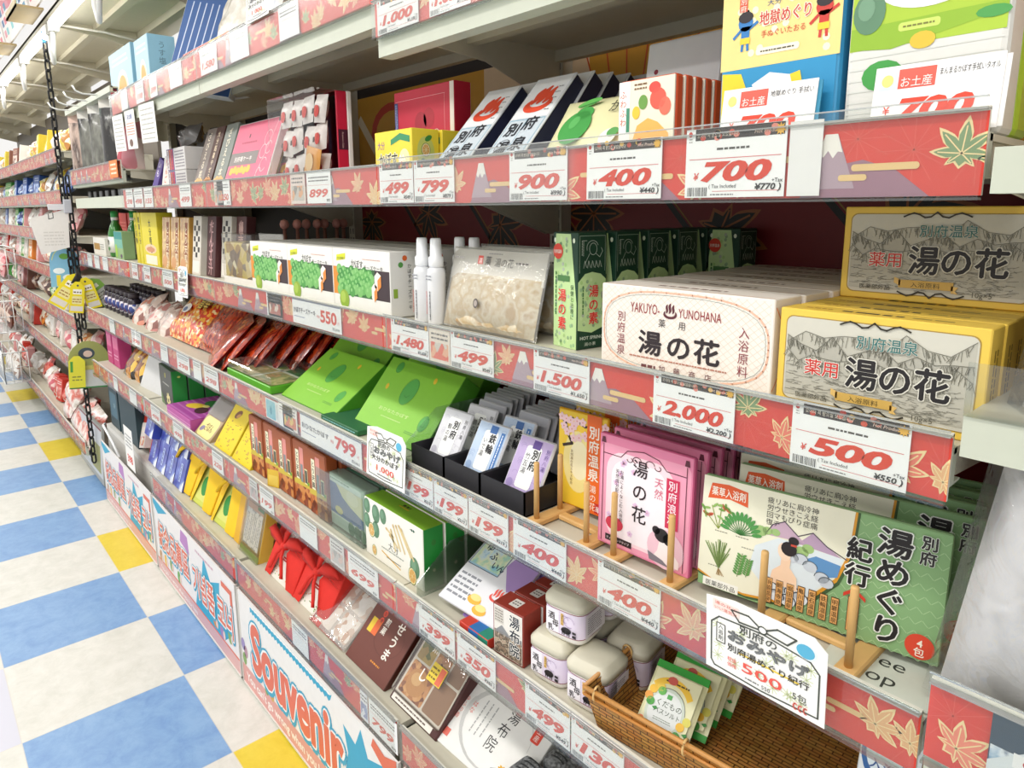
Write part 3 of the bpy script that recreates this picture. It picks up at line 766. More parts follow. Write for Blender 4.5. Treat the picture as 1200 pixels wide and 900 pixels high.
# yellow boxes with engraved mountain landscape
def yellow_box():
    w, d, h = .202, .040, .1095
    b = boxbody(w, d, h, '#e9c450'); c = b.front(); m = .0075
    c.rrect(m, m, w-2*m, h-2*m, .008, '#a98a3c', 1); c.rrect(m+.0012, m+.0012, w-2*m-.0024, h-2*m-.0024, .0075, '#cbc8ba', 2)
    rnd = random.Random(3); x0, x1 = m+.003, w-m-.003
    for ridge, (yy, hh, n, f) in enumerate(((.66, .22, 9, '#b9b6a8'), (.56, .20, 11, '#aeab9e'), (.46, .16, 13, '#b7b4a6'))):
        pts = [(x0, h*.12)]
        for i in range(n+1):
            q = abs(math.sin(i*1.9+ridge*2.1)); pts.append((x0+(x1-x0)*i/n, h*(yy+hh*q*(.6 if i % 3 else 1))))
        pts.append((x1, h*.12)); c.poly(pts, f, 3+ridge)
        for i in range(1, n+1):
            (xa, ya), (xb, yb_) = pts[i], pts[i+1]
            c.line([(xa, ya), (xb, yb_)], .0006, '#6d6c60', 6+ridge)
            for j in range(10):   # engraver's hatching
                t = rnd.random(); xx, yy2 = xa+(xb-xa)*t, ya+(yb_-ya)*t
                c.line([(xx, yy2-.001), (xx+rnd.uniform(-.004, .004), yy2-rnd.uniform(.005, .012))], .00055, '#6f6d60', 6+ridge)
    for i in range(330):
        y = rnd.uniform(.12, .47)*h; x = rnd.uniform(x0, x1-.012)
        c.line([(x, y), (x+rnd.uniform(.002, .011), y+rnd.uniform(-.0022, .0022))], .00045, '#77756a', 8)
    for yy, s in ((h-m-.001, 1), (m+.001, -1)):   # curled ornaments top and bottom
        for sg in (-1, 1):
            c.line([(w*.5, yy+s*.002), (w*.5+sg*.006, yy-s*.003), (w*.5+sg*.012, yy-s*.004), (w*.5+sg*.018, yy-s*.0005), (w*.5+sg*.024, yy+s*.0012), (w*.5+sg*.030, yy-s*.001), (w*.5+sg*.034, yy-s*.003)], .0017, '#2f2a1e', 9)
    c.fit('別府温泉', w*.42, h*.70, w*.29, h*.135, '#2d6a68', 12, bold=.012, out='#d8d5c8', ow=.03)
    c.fit('薬用', w*.16, h*.375, w*.18, h*.17, '#c8322c', 12, bold=.012, out='#e6e2d6', ow=.04)
    for ch, x in (('湯', .375), ('の', .535), ('花', .70)): c.text(ch, w*x, h*.33, h*.31, '#1e1a1c', 12, bold=.036, sx=.98, out='#dcd9cc', ow=.03)
    c.poly([(w*.31, h*.2), (w*.345, h*.165), (w*.345, h*.235), (w*.31, h*.26)], '#d9b46a', 12); c.poly([(w*.64, h*.12), (w*.605, h*.125), (w*.605, h*.2), (w*.64, h*.19), (w*.625, h*.15)], '#d9b46a', 12)
    c.rect(w*.335, h*.15, w*.28, h*.085, '#c9a453', 12); c.fit('入浴原料', w*.40, h*.165, w*.15, h*.06, '#4d431f', 13)
    c.fit('医薬部外品', w*.12, h*.115, w*.17, h*.06, '#4d4b40', 12)
    c.text('10g×5', w*.70, h*.10, h*.075, '#5f5d52', 12)
    t = b.top(h); t.dashes(w*.30, d*.25, w*.3, d*.4, 1, '#4a4030', 1, 8); t.dashes(w*.1, d*.4, w*.14, d*.2, 1, '#a5682f', 1, 9); t.dashes(w*.64, d*.3, w*.2, d*.3, 1, '#a48f45', 1, 2)
    r = b.right(w); r.dashes(d*.3, h*.2, d*.4, h*.6, 2, '#8a7020', 1, 2, True)
    return b
y0 = yellow_box().build('yellow_bath_salt_box', None, (.789, .03, 1.3225))
tag(y0, 'front yellow bath salt box with grey mountain engraving, lower of two', 'box', 'yellow bath salt boxes')
for i in range(1, 6): dup(y0, (.789+.0015*(i % 2), .03+.041*i, 1.3225), None, 'yellow bath salt box, %s from the front of the lower row' % ORD[i])
dup(y0, (.792, .172, 1.4325), None, 'yellow bath salt box standing on top of the lower row, touching the rail above')
dup(y0, (.794, .214, 1.4325), None, 'yellow bath salt box hidden behind the upper engraved box')
# dark green tall boxes
def green_tall():
    w, d, h = .062, .058, .183
    b = boxbody(w, d, h, '#0f3a26')
    for side, c, ww in ((0, b.front(), w), (1, b.right(w), d)):
        rnd = random.Random(4+side)
        if side == 0: pts = [(ww*.03, .0), (ww*.97, 0), (ww*.97, h*.40), (ww*.72, h*.985), (ww*.12, h*.985), (ww*.03, h*.72)]
        else: pts = [(ww*.02, h*.17), (ww*.5, h*.14), (ww*.98, h*.19), (ww*.98, h*.60), (ww*.8, h*.645), (ww*.5, h*.665), (ww*.25, h*.65), (ww*.02, h*.58)]
        c.poly(pts, '#bfdc9c', 1)
        lo, hi = (0.02, .95) if side == 0 else (.2, .6)
        for i in range(110 if side == 0 else 60):
            xx = rnd.uniform(.1, .9); yy = rnd.uniform(lo, hi)
            if side == 0 and yy > .45 and abs(xx-.42) > .34*(1-(yy-.45)*.9): continue
            c.ell(ww*xx, h*yy, .0028, .0032, rnd.choice(['#a9cf84', '#cbe3ab', '#98bf8e', '#b3bfae', '#8fae86']), 2, 8)
        if side == 0:
            c.ell(ww*.22, h*.835, ww*.2, ww*.2, '#d8412c', 4); c.fit('別府温泉', ww*.06, h*.82, ww*.32, h*.035, '#f4e6d8', 6, bold=.01)
            c.text('湯の素', ww*.40, h*.52, h*.115, '#d83a2e', 4, vert=True, bold=.03, out='#e9f1d8', ow=.02)
            c.text('保健と治療に', ww*.80, h*.56, h*.048, '#2d5a34', 4, vert=True)
            c.dashes(ww*.08, h*.28, ww*.12, h*.38, 1, '#3f7a3c', 4, 7, True); c.dashes(ww*.2, h*.55, ww*.5, h*.12, 1, '#4a7c44', 4, 2)
            for xx in (.1, .86): c.ell(ww*xx, h*.93, .003, .004, '#dfe9cf', 4, 8)
        else:
            c.line([(ww*.06, h*.66), (ww*.06, h*.97), (ww*.94, h*.97), (ww*.94, h*.67)], .0007, '#a9b8a6', 2)
            # chalk-like line sketch of a bather and lettering
            c.arc(ww*.52, h*.86, ww*.13, h*.05, 0, 360, .0007, '#c8d2c4', 2); c.arc(ww*.5, h*.87, ww*.2, h*.06, 20, 200, .0007, '#c8d2c4', 2)
            c.line([(ww*.4, h*.82), (ww*.3, h*.77), (ww*.25, h*.74)], .0007, '#c8d2c4', 2); c.line([(ww*.62, h*.82), (ww*.75, h*.79), (ww*.85, h*.84), (ww*.8, h*.87)], .0007, '#c8d2c4', 2)
            c.line([(ww*.14, h*.93), (ww*.3, h*.93)], .0007, '#c8d2c4', 2); c.dashes(ww*.12, h*.80, ww*.09, h*.13, 2, '#b9c4b5', 2, 5, True)
            for i in range(5): c.line([(ww*(.2+.13*i), h*.70), (ww*(.24+.13*i), h*.76), (ww*(.3+.13*i), h*.705)], .0007, '#c8d2c4', 2)
            c.text('湯の素', ww*.55, h*.56, h*.11, '#d83a2e', 4, vert=True, bold=.03, out='#e9f1d8', ow=.02)
            c.dashes(ww*.14, h*.3, ww*.1, h*.25, 1, '#4a7c44', 4, 7, True)
            c.fit('HOT SPRING', ww*.1, h*.085, ww*.8, h*.04, '#cfd9cb', 3, bold=.02); c.fit('湯の素', ww*.25, h*.03, ww*.4, h*.035, '#cfd9cb', 3)
    return b
g0 = green_tall().build('green_bath_salt_box', None, (.376, .082, 1.3225), (0, 0, R(-8)))
tag(g0, 'dark green tall bath salt box with red 湯の素 lettering, nearest and slightly turned', 'box', 'dark green tall boxes')
for i, y in enumerate((.146, .228, .313, .400)):
    dup(g0, (.452-.062, y, 1.3225), (0, 0, 0), 'dark green tall box with chalk-like sketch, %s back from the front one' % ORD[i+1])
dup(g0, (.40, .44, 1.3225) if False else (.452-.062+.066, .400, 1.3225), (0, 0, 0), 'dark green tall box at the far right end of its shaded row')
# white spray bottles
def spray(label, loc):
    t = thing('spray_bottle', label, 'bottle', loc, (0, 0, 0), 'white spray bottles')
    b = MB(); b.lathe((0, 0, 0), [(.0165, 0), (.018, .004), (.018, .098), (.0165, .106), (.012, .110)], M('#dfe0e2', .3), 20)
    c = Canvas(b, (-.009, -.0184, .01), (1, 0, 0), (0, 0, 1)); c.dashes(0, .01, .004, .045, 1, '#c8504a', 1, 2, True); c.dashes(.009, .0, .006, .055, 1, '#55565c', 1, 3, True); c.dashes(.0, .075, .018, .012, 2, '#9a9ca2', 1, 5)
    b.build('bottle_body', t)
    k = MB(); k.lathe((0, 0, 0), [(.0125, .110), (.0145, .113), (.0145, .128), (.0115, .131), (.0105, .161), (.009, .165), (.0005, .165)], M('#e9eaec', .25), 20); k.build('cap', t)
    return t
sp0 = spray('white spray bottle at the front left of its group beside the beige pouch', (.040, .058, 1.3225))
for l, loc in (('white spray bottle at the front right, touching the beige pouch', (.080, .062, 1.3225)), ('white spray bottle in the second rank, left one', (.072, .125, 1.3225)), ('white spray bottle in the second rank, right one', (.112, .13, 1.3225))):
    dup(sp0, loc, None, l)
# clear pouches of beige powder
def powder_pouch():
    t = empty('powder_pouch'); w, h = .262, .152
    b = MB(); b.pillow(w, h, .05, CLEAR('fbfaf4', .06, .08, .18, .25), 14, 12, .006, .06, seed=4); b.build('pouch_film', t)
    p = MB(); p.pillow(w-.012, h*.66, .04, MIX(('#c9ab7c', '#e6dcc6', '#d6bd92', '#ece4d2', '#c4a274'), 26, .8, 'noise', .3), 14, 10, .001, .08, .006, .003, seed=9); p.build('powder', t)
    l = MB(); l.box(.004, w-.004, -.0015, .0015, h*.60, h-.004, '#f2f0ec')
    c = l.front(y=-.022); 
    c.text('薬', w*.47, h*.79, h*.11, '#3c3836', 2, bold=.02, shear=.1); c.text('湯の花', w*.57, h*.775, h*.11, '#3c3836', 2, shear=.1)
    c.rect(w*.395, h*.785, h*.09, h*.10, '#c9463a', 1); c.text('湯', w*.40, h*.795, h*.075, '#f3e6e0', 2)
    c.dashes(w*.78, h*.80, w*.12, h*.05, 1, '#6b6663', 2, 3); c.dashes(w*.14, h*.82, w*.1, h*.06, 1, '#9a9592', 2, 5); c.dashes(w*.5, h*.9, w*.14, h*.03, 1, '#8a8582', 2, 5)
    c2 = l.front(y=-.027); c2.ell(w*.47, h*.32, .007, .009, '#5a5350', 1, 12, 20); c2.ell(w*.47, h*.32, .0045, .006, '#a59a92', 2, 12, 20)
    l.build('header_card', t)
    return t
pp = powder_pouch(); pp.location = (.094, .062, 1.324); pp.rotation_euler = (R(-14), 0, 0)
tag(pp, 'clear pouch of beige bath powder with white header, front one', 'pouch', 'pouches of beige bath powder')
dup(pp, (.108, .135, 1.324), (R(-6), 0, 0), 'clear pouch of beige bath powder standing just behind the front pouch')
# ------------------------------------------------------------------ right bay: fourth shelf
S4 = 1.0385
def tray(x0, x1, label):
    w = x1-x0; d = .30; h = .043
    b = MB(); m = M('#26252a', .55)
    b.box(0, w, 0, d, 0, .002, m); b.box(0, w, 0, .0025, 0, h, m); b.box(0, w, d-.0025, d, 0, h, m); b.box(0, .0025, 0, d, 0, h, m); b.box(w-.0025, w, 0, d, 0, h, m)
    tag(b.build('black_tray', None, (x0, .018, S4), (0, 0, 0)), label, 'tray', 'black card trays')
tray(.042, .150, 'black card tray holding white sachets, left of three')
tray(.152, .258, 'black card tray holding blue sachets, middle of three')
tray(.260, .376, 'black card tray holding purple sachets, right of three beside the dowels')
def bath_sachet(bg, accent, kanji, sub, band):
    w, h = .086, .105
    b = MB(); b.rbox(0, w, -.0035, .0035, 0, h, M('#c9c9cd', .35, .0), .0028, 1)
    c = b.front(y=-.0036); c.rect(.004, .004, w-.008, h-.008, bg, 1)
    rnd = random.Random(len(kanji)+ord(kanji[0]))
    for i in range(26): c.arc(rnd.uniform(.1, .9)*w, rnd.uniform(.08, .92)*h, .006, .004, 0, 200, .0006, accent[1], 2, 6)
    c.rrect(w*.30, h*.12, w*.42, h*.72, .006, '#f3f3f1', 3)
    c.arc(w*.51, h*.48, w*.205, h*.355, 0, 360, .0007, '#77777a', 4, 4) if False else None
    c.text(kanji, w*.60, h*.80, h*.175, '#1d1c20', 5, vert=True, bold=.035); c.text(sub, w*.40, h*.72, h*.115, '#343338', 5, vert=True)
    c.text('別府八湯', w*.88, h*.86, h*.09, accent[0], 5, vert=True) if band is None else (c.rect(w*.79, h*.12, w*.12, h*.74, band, 3), c.dashes(w*.82, h*.16, w*.06, h*.66, 1, '#e8ecf2', 4, 3, True))
    c.rect(w*.44, h*.80, w*.22, h*.14, accent[0], 4) if accent[0] != '#3a3a3e' else None
    c.ell(w*.16, h*.16, w*.09, h*.07, accent[1], 3)
    return b
KS = [('#d9d9de', ('#3a3a3e', '#b9b6c2'), '別府', '鶴の湯', None), ('#b9cbe2', ('#3566a8', '#93acd0'), '鉄輪', 'いで湯', '#3f74b4'), ('#b9a5cf', ('#5b3f8c', '#9a86bb'), '別府', '竹瓦湯', None)]
grey = MB(); grey.rbox(0, .086, -.003, .003, 0, .105, M('#b4b4b9', .35), .0025, 1)
gc = grey.front(y=-.0031); gc.rect(.004, .004, .078, .097, '#a9aab2', 1); gc.rrect(.026, .012, .036, .076, .006, '#d4d4d6', 2); gc.dashes(.05, .02, .008, .06, 1, '#3c3c42', 3, 4, True)
sachet_proto = None
for ti, (xa, (bg, ac, kj, sb, bd)) in enumerate(zip((.060, .172, .288), KS)):
    nm = ('white', 'blue', 'purple')[ti]
    o = bath_sachet(bg, ac, kj, sb, bd).build('bath_sachet', None, (xa, .045, S4+.016), (R(-30), 0, R(2)))
    tag(o, '%s bath sachet with black brush lettering leaning at the front of its tray' % nm, 'sachet', 'bath sachets in the black trays')
    if ti < 2:
        dup(o, (xa+.010, .105, S4+.012), (R(-26), 0, R(3)), '%s bath sachet just behind the leaning front one' % nm)
    n = (9, 10, 6)[ti]
    for i in range(n):
        y = .150+.0125*i+(.02 if ti == 2 else 0)
        lab = 'silver-edged sachet, %s of the packed row behind the %s front sachet' % (ORD[i] if i else 'first', nm)
        if sachet_proto is None:
            sachet_proto = tag(grey.build('bath_sachet', None, (xa, y, S4+.008), (R(-18), 0, 0)), lab, 'sachet', 'bath sachets in the black trays')
        else: dup(sachet_proto, (xa+.008*math.sin(i*2.1)+(.012 if ti == 1 else -.006), y, S4+.012+.0012*i), (R(-20+.8*i), 0, R(1.5*math.sin(i))), lab)
# wooden racks
WOOD = M('#d6ab6c', .6, 0, 0, .14, 30)
def rack(x0, x1, label, hh=.105, back=.052):
    t = thing('wooden_rack', label, 'rack', (x0, 0, S4), (0, 0, 0), 'wooden packet racks'); w = x1-x0
    for x in (0, w):
        b = MB(); b.rbox(x-.012, x+.012, .006, .30, 0, .010, WOOD, .002, 1); b.build('side_bar', t)
        for y in (.018, back):
            d = MB(); d.lathe((x, y, .010), [(.0045, 0), (.0045, hh-.012), (.0038, hh-.010), (.0005, hh-.010)], WOOD, 14); d.build('dowel', t)
    b = MB(); b.rbox(.012, w-.012, .055, .072, .0005, .009, WOOD, .002, 1); b.build('cross_bar', t)
    return t
rack(.405, .513, 'pale wooden dowel rack in front of the yellow packets', back=.072)
rack(.566, .664, 'pale wooden dowel rack in front of the pink packets', back=.285)
rack(.795, .898, 'pale wooden dowel rack in front of the green herb bath packets', back=.285)
def packet(w, h, t, m):
    b = MB(); b.rbox(0, w, -t/2, t/2, 0, h, m, min(.002, t*.4), 1); return b, b.front(y=-t/2)
# yellow cherry blossom packets
def blossom(c, x, y, r, k=3, col='#f3cfd2'):
    for a in range(5): c.ell(x+r*.6*math.cos(R(a*72+18)), y+r*.6*math.sin(R(a*72+18)), r*.5, r*.42, col, k, 8, a*72+18)
    c.ell(x, y, r*.2, r*.2, '#d98a86', k+1, 6)
w, h = .104, .166
b, c = packet(w, h, .006, M('#f0b51f', .4))
c.rect(.003, .003, w-.006, h-.006, '#f7cf3a', 1); c.ell(w*.42, h*.48, w*.3, h*.32, '#f8e79a', 2, 24); c.ell(w*.45, h*.50, w*.2, h*.2, '#faf1c8', 3, 24)
c.line([(0, h*.93), (w*.15, h*.86), (w*.3, h*.92), (w*.55, h*.86), (w*.8, h*.9)], .004, '#3a2a20', 4)
c.line([(w*.12, h*.62), (w*.3, h*.66), (w*.22, h*.74), (w*.16, h*.86)], .005, '#3a2a20', 4)
rnd = random.Random(2)
for i in range(18): blossom(c, w*rnd.uniform(.05, .95), h*(.68+.3*abs(rnd.gauss(.5, .25))) if i < 15 else h*.9, .007, 5)
c.rect(w*.60, 0, w*.28, h, '#ea6a1e', 7); c.text('別府温泉', w*.74, h*.90, h*.135, '#fbf3e4', 8, vert=True, bold=.02); c.text('湯の花', w*.74, h*.30, h*.085, '#fbf3e4', 8, vert=True)
c.text('天然湯の花エキス配合', w*.30, h*.60, h*.035, '#8a6a2a', 6, vert=True); c.rect(w*.78, h*.02, w*.18, h*.1, '#c8281e', 8); c.text('華', w*.80, h*.035, h*.07, '#fff', 9)
yp = b.build('bath_powder_packet', None, (.378, .095, S4+.010), (R(-1), 0, R(4)))
tag(yp, 'yellow cherry blossom bath packet with orange 別府温泉 strip, front of its row', 'packet', 'yellow cherry blossom packets')
for i in range(1, 7): dup(yp, (.378+.006*i, .095+.034*i, S4+.010+.002*(i % 2)), (R(-1-i*.6), 0, R(4+i*.5)), 'yellow cherry blossom bath packet, %s in the row behind the dowels' % ORD[i])
# pink packets
w, h = .158, .170
b, c = packet(w, h, .010, M('#cb5a84', .45))
def vgrad(c, x, y, w, h, cols, k):
    n = len(cols)
    for i, q in enumerate(cols): c.rect(x, y+h*i/n, w, h/n+.0001, q, k)
c.rect(.001, .001, w-.002, h-.002, '#dd7f9f', 1); c.rrect(w*.02, h*.02, w*.96, h*.90, .01, '#e89ab2', 2)
c.rrect(w*.09, h*.07, w*.74, h*.8, .03, '#f3d3da', 3); c.rrect(w*.15, h*.1, w*.62, h*.72, .03, '#f0e6ea', 4)
PK = '#5c2434'
c.line([(w*.05, h*.03), (w*.05, h*.83), (w*.25, h*.83), (w*.32, h*.9), (w*.5, h*.93), (w*.66, h*.9), (w*.74, h*.83), (w*.94, h*.83), (w*.94, h*.03)], .0012, PK, 5)
for sx in (.05, .94): c.line([(w*sx, h*.83), (w*sx, h*.91)], .0012, PK, 5); c.poly([(w*sx-.004, h*.92), (w*sx+.004, h*.92), (w*sx+.0025, h*.97), (w*sx-.0025, h*.97)], PK, 5)
for sg in (-1, 1): c.arc(w*.5+sg*w*.07, h*.84, w*.045, h*.03, 0, 250, .0011, PK, 6); c.arc(w*.5+sg*w*.15, h*.83, w*.03, h*.02, 180, 420, .0011, PK, 6)
rnd = random.Random(8)
for i in range(12): blossom(c, w*rnd.uniform(.12, .8), h*rnd.uniform(.1, .8), .0045, 6, '#e3c3e0')
for i, ch in enumerate('湯の花'): c.text(ch, w*.47, h*(.72-.20*i), h*.155, '#2a1a20', 7, align='c', bold=.012)
c.text('天然', w*.67, h*.76, h*.09, '#d0647e', 7, vert=True)
c.rect(w*.745, h*.36, w*.13, h*.42, '#c92a52', 6); c.text('別府浪漫', w*.81, h*.77, h*.088, '#f7e6ea', 7, vert=True, bold=.01)
c.text('お湯によくなじむ入浴剤', w*.27, h*.72, h*.04, '#4a3038', 7, vert=True); c.text('天然成分配合', w*.22, h*.72, h*.04, '#4a3038', 7, vert=True)
c.ell(w*.20, h*.22, w*.10, h*.065, '#c8324a', 6); c.text('香', w*.17, h*.19, h*.065, '#f6dfe2', 7)
c.rect(w*.1, h*.05, w*.30, h*.055, '#2a2024', 6); c.fit('ティーバッグタイプ', w*.115, h*.065, w*.26, h*.028, '#e9dde0', 7)
# woman with a black bun seen from behind, in a pale round picture
c.ell(w*.76, h*.17, w*.19, h*.17, '#e9c0cc', 5, 24); c.ell(w*.72, h*.28, w*.075, h*.06, '#211a1e', 7); c.ell(w*.79, h*.26, w*.055, h*.05, '#211a1e', 7); c.ell(w*.66, h*.31, w*.04, h*.035, '#211a1e', 7)
c.poly([(w*.70, h*.24), (w*.8, h*.24), (w*.82, h*.18), (w*.9, h*.1), (w*.9, h*.04), (w*.62, h*.06), (w*.68, h*.14)], '#f2e4e2', 6); c.poly([(w*.58, h*.11), (w*.74, h*.07), (w*.8, h*.03), (w*.6, h*.04)], '#7a747c', 8)
pk = b.build('bath_powder_packet', None, (.520, .040, S4+.010), (R(-1), 0, R(2)))
tag(pk, 'pink bath packet with black 湯の花 lettering and a bun-haired woman, front of its row', 'packet', 'pink bath packets')
for i in range(1, 8):
    dup(pk, (.520+.002*i, .040+.027*i, S4+.010+.002*(i % 2)), (R(-1-i*.7), 0, R(2+i*.3)), 'pink bath packet, %s from the front of the pink row' % ORD[i])
# green herb packets
w, h = .278, .150
b, c = packet(w, h, .009, M('#8fb27e', .35))
c.rect(.001, .001, w-.002, h-.002, '#86ad77', 1)
for i in range(24):      # woven herringbone ground
    for j in range(11):
        x, y = w*.44+w*.56*i/24, h*j/11; s = .0042
        if (i+j) % 2: c.line([(x, y), (x+s*1.3, y+s*1.3)], .0009, '#a5c592', 2)
        else: c.line([(x, y+s*1.3), (x+s*1.3, y)], .0009, '#a5c592', 2)
pan = [(0, h*.14), (w*.10, h*.07), (w*.22, h*.05), (w*.38, h*.09), (w*.5, h*.2), (w*.6, h*.42), (w*.645, h*.66), (w*.655, h*.995), (0, h*.995)]
def grow(s): return [(x+(s if x > w*.05 else 0), y-(s if y < h*.9 else 0)) for x, y in pan]
c.poly(grow(.0055), '#3f5a36', 3); c.poly(grow(.0028), '#d8962a', 4); c.poly(pan, '#e9e6cf', 5)
c.poly([(w*.24, h*.30), (w*.36, h*.10), (w*.5, h*.21), (w*.595, h*.43), (w*.63, h*.6), (w*.36, h*.62), (w*.26, h*.5)], '#d9e2e6', 6)   # hot spring water and steam
c.poly([(w*.3, h*.62), (w*.33, h*.72), (w*.38, h*.77), (w*.44, h*.68), (w*.47, h*.64)], '#c2a5b8', 6); c.poly([(w*.44, h*.62), (w*.5, h*.74), (w*.56, h*.66), (w*.62, h*.6)], '#b398b2', 6)
c.line([(w*.3, h*.62), (w*.33, h*.72), (w*.38, h*.77), (w*.44, h*.68), (w*.5, h*.74), (w*.56, h*.66), (w*.64, h*.6)], .0012, '#4a3f4e', 7)
for x, y, r in ((.28, .64, .03), (.31, .655, .022), (.345, .66, .02), (.485, .60, .025), (.46, .56, .03)): c.ell(w*x, h*y, w*r, w*r*.8, '#9cbc78', 7)
c.poly([(w*.47, h*.5), (w*.52, h*.56), (w*.62, h*.54), (w*.61, h*.44), (w*.55, h*.40)], '#5d8fc0', 7)
for x, y in ((.42, .49), (.46, .5), (.5, .46), (.55, .40), (.57, .37)): c.ell(w*x, h*y, w*.03, h*.045, '#c5ccd4', 8, 10); c.arc(w*x, h*y, w*.03, h*.045, 0, 180, .0009, '#556068', 9, 8)
for x, y in ((.34, .19), (.37, .13), (.42, .12), (.47, .17), (.44, .2)): c.ell(w*x, h*y, w*.036, h*.05, '#dfe4ea', 8, 8); c.arc(w*x, h*y, w*.036, h*.05, -20, 200, .0013, '#3a424c', 9, 8)
# bather seen from behind with black tied hair
c.poly([(w*.335, h*.24), (w*.345, h*.34), (w*.378, h*.40), (w*.38, h*.47), (w*.42, h*.47), (w*.418, h*.40), (w*.45, h*.33), (w*.455, h*.22)], '#f0cdae', 10); c.ell(w*.39, h*.52, w*.028, h*.075, '#f3d7bd', 10, 14, 15)
c.ell(w*.408, h*.555, w*.034, h*.06, '#241f22', 11, 14, -15); c.ell(w*.425, h*.63, w*.022, h*.035, '#241f22', 11); c.rect(w*.415, h*.585, w*.025, h*.018, '#c04a3a', 12)
c.poly([(w*.025, h*.80), (w*.04, h*.94), (w*.12, h*.955), (w*.21, h*.93), (w*.215, h*.80), (w*.13, h*.83)], '#dd5a2a', 6); c.fit('薬草入浴剤', w*.042, h*.845, w*.16, h*.085, '#f8eee0', 7, bold=.015)
def herb(c, x, y, s, kind, k=7):
    rnd = random.Random(kind)
    if kind == 0:
        for a in (60, 85, 110, 135): c.line([(x, y), (x+s*.9*math.cos(R(a)), y+s*.9*math.sin(R(a)))], .0011, '#8a9a3a', k)
        for i in range(16): a = rnd.uniform(40, 140); q = rnd.uniform(.4, 1)*s; c.ell(x+q*math.cos(R(a)), y+q*math.sin(R(a)), s*.14, s*.05, rnd.choice(['#6d9a44', '#8db35e', '#c65a3c']), k+1, 8, rnd.uniform(0, 180))
    elif kind == 1:
        for i in range(13): a = 90+(i-6)*13; c.line([(x, y), (x+s*.5*math.cos(R(a)), y+s*.5*math.sin(R(a)))], .0012, '#3f7a3c', k); c.ell(x+s*.62*math.cos(R(a)), y+s*.7*math.sin(R(a)), s*.2, s*.075, '#4c9148', k+1, 8, a)
    elif kind == 2:
        for i in range(26): a = rnd.uniform(55, 125); q = rnd.uniform(.5, 1)*s; c.line([(x, y), (x+q*math.cos(R(a)), y+q*math.sin(R(a)))], .0013, rnd.choice(['#7f9a55', '#97ab6a', '#667f3f']), k)
        for i in range(7): c.line([(x, y), (x+rnd.uniform(-.3, .3)*s, y-s*.25)], .0009, '#a68a5c', k)
    else:
        c.line([(x, y), (x+s*.15, y+s)], .001, '#7d8a50', k)
        for i in range(8):
            for sg in (-1, 1): c.ell(x+s*(.02*i)+sg*s*.10, y+s*(.15+.11*i), s*.11, s*.05, '#5c9448', k+1, 8, sg*35)
herb(c, w*.085, h*.55, .034, 0); herb(c, w*.19, h*.55, .034, 1); herb(c, w*.10, h*.20, .038, 2); herb(c, w*.19, h*.18, .032, 3); herb(c, w*.23, h*.2, .025, 3)
for x, y in ((.07, .52), (.17, .52), (.05, .2), (.2, .44)): c.dashes(w*x, h*y, w*.06, h*.02, 1, '#8f8d78', 6, 3)
for i, s_ in enumerate(('神経痛', '冷え症', '肩こり', 'にきび', 'あせも', 'リウマチ', '疲労回復')): c.text(s_, w*(.50-.031*i), h*.95, h*.058, '#3f3b36', 7, vert=True)
c.rect(w*.03, h*.015, w*.17, h*.075, '#f0efe6', 6); c.fit('医薬部外品', w*.045, h*.028, w*.14, h*.05, '#2d2c28', 7)
for i, s_ in enumerate(('浜脇温泉', '観海寺泉', '堀田温泉', '亀川温泉', '柴石温泉', '鉄輪温泉', '明礬温泉')):
    x, y = w*(.32+.046*i), h*(.05 if i < 3 else .06)
    c.rect(x, y, w*.032, h*.22, '#4a3018', 10); c.rect(x+.0007, y+.001, w*.032-.0014, h*.22-.002, '#e0a765', 11); c.text(s_, x+w*.016, y+h*.205, h*.046, '#33200f', 12, vert=True)
c.rect(w*.66, h*.05, w*.045, h*.28, '#4a3018', 10); c.rect(w*.66+.0007, h*.055, w*.045-.0014, h*.27, '#e0a765', 11); c.text('別府八湯', w*.682, h*.31, h*.058, '#33200f', 12, vert=True)
c.poly([(w*.64, h*.315), (w*.682, h*.375), (w*.725, h*.315), (w*.725, h*.345), (w*.682, h*.405), (w*.64, h*.345)], '#cf3a26', 12)
for i, ch in enumerate('湯めぐり'): c.text(ch, w*.81, h*(.755-.225*i), h*.22, '#1e1a1c', 10, align='c', bold=.042, sx=1.1, shear=.05, out='#eef0e8', ow=.04)
for i, ch in enumerate('紀行'): c.text(ch, w*.685, h*(.645-.2*i), h*.185, '#1e1a1c', 10, align='c', bold=.045, out='#eef0e8', ow=.04)
for i, ch in enumerate('別府'): c.text(ch, w*.925, h*(.86-.115*i), h*.11, '#2a2826', 10, align='c', bold=.04, out='#eef0e8', ow=.03)
c.ell(w*.93, h*.115, w*.052, h*.095, '#d8452a', 9, 24); c.text('4', w*.93, h*.115, h*.075, '#f9ecdc', 11, align='c', bold=.02); c.text('包', w*.93, h*.045, h*.075, '#f9ecdc', 11, align='c', bold=.015)
hp = b.build('herb_bath_packet', None, (.690, .046, S4+.011), (R(-4), 0, R(9)))
tag(hp, 'wide green herb bath packet with bather picture and brush lettering, front of its row', 'packet', 'green herb bath packets')
for i, (dx, dy, dz) in enumerate(((.024, .046, .010), (.012, .066, .016), (.016, .080, .014), (.010, .094, .019), (.016, .108, .017), (.014, .122, .021))):
    dup(hp, (.690+dx, .046+dy, S4+.011+dz), (R(-4-i), 0, R(8)), 'wide green herb bath packet, %s from the front, showing its upper edge' % ORD[i+1])
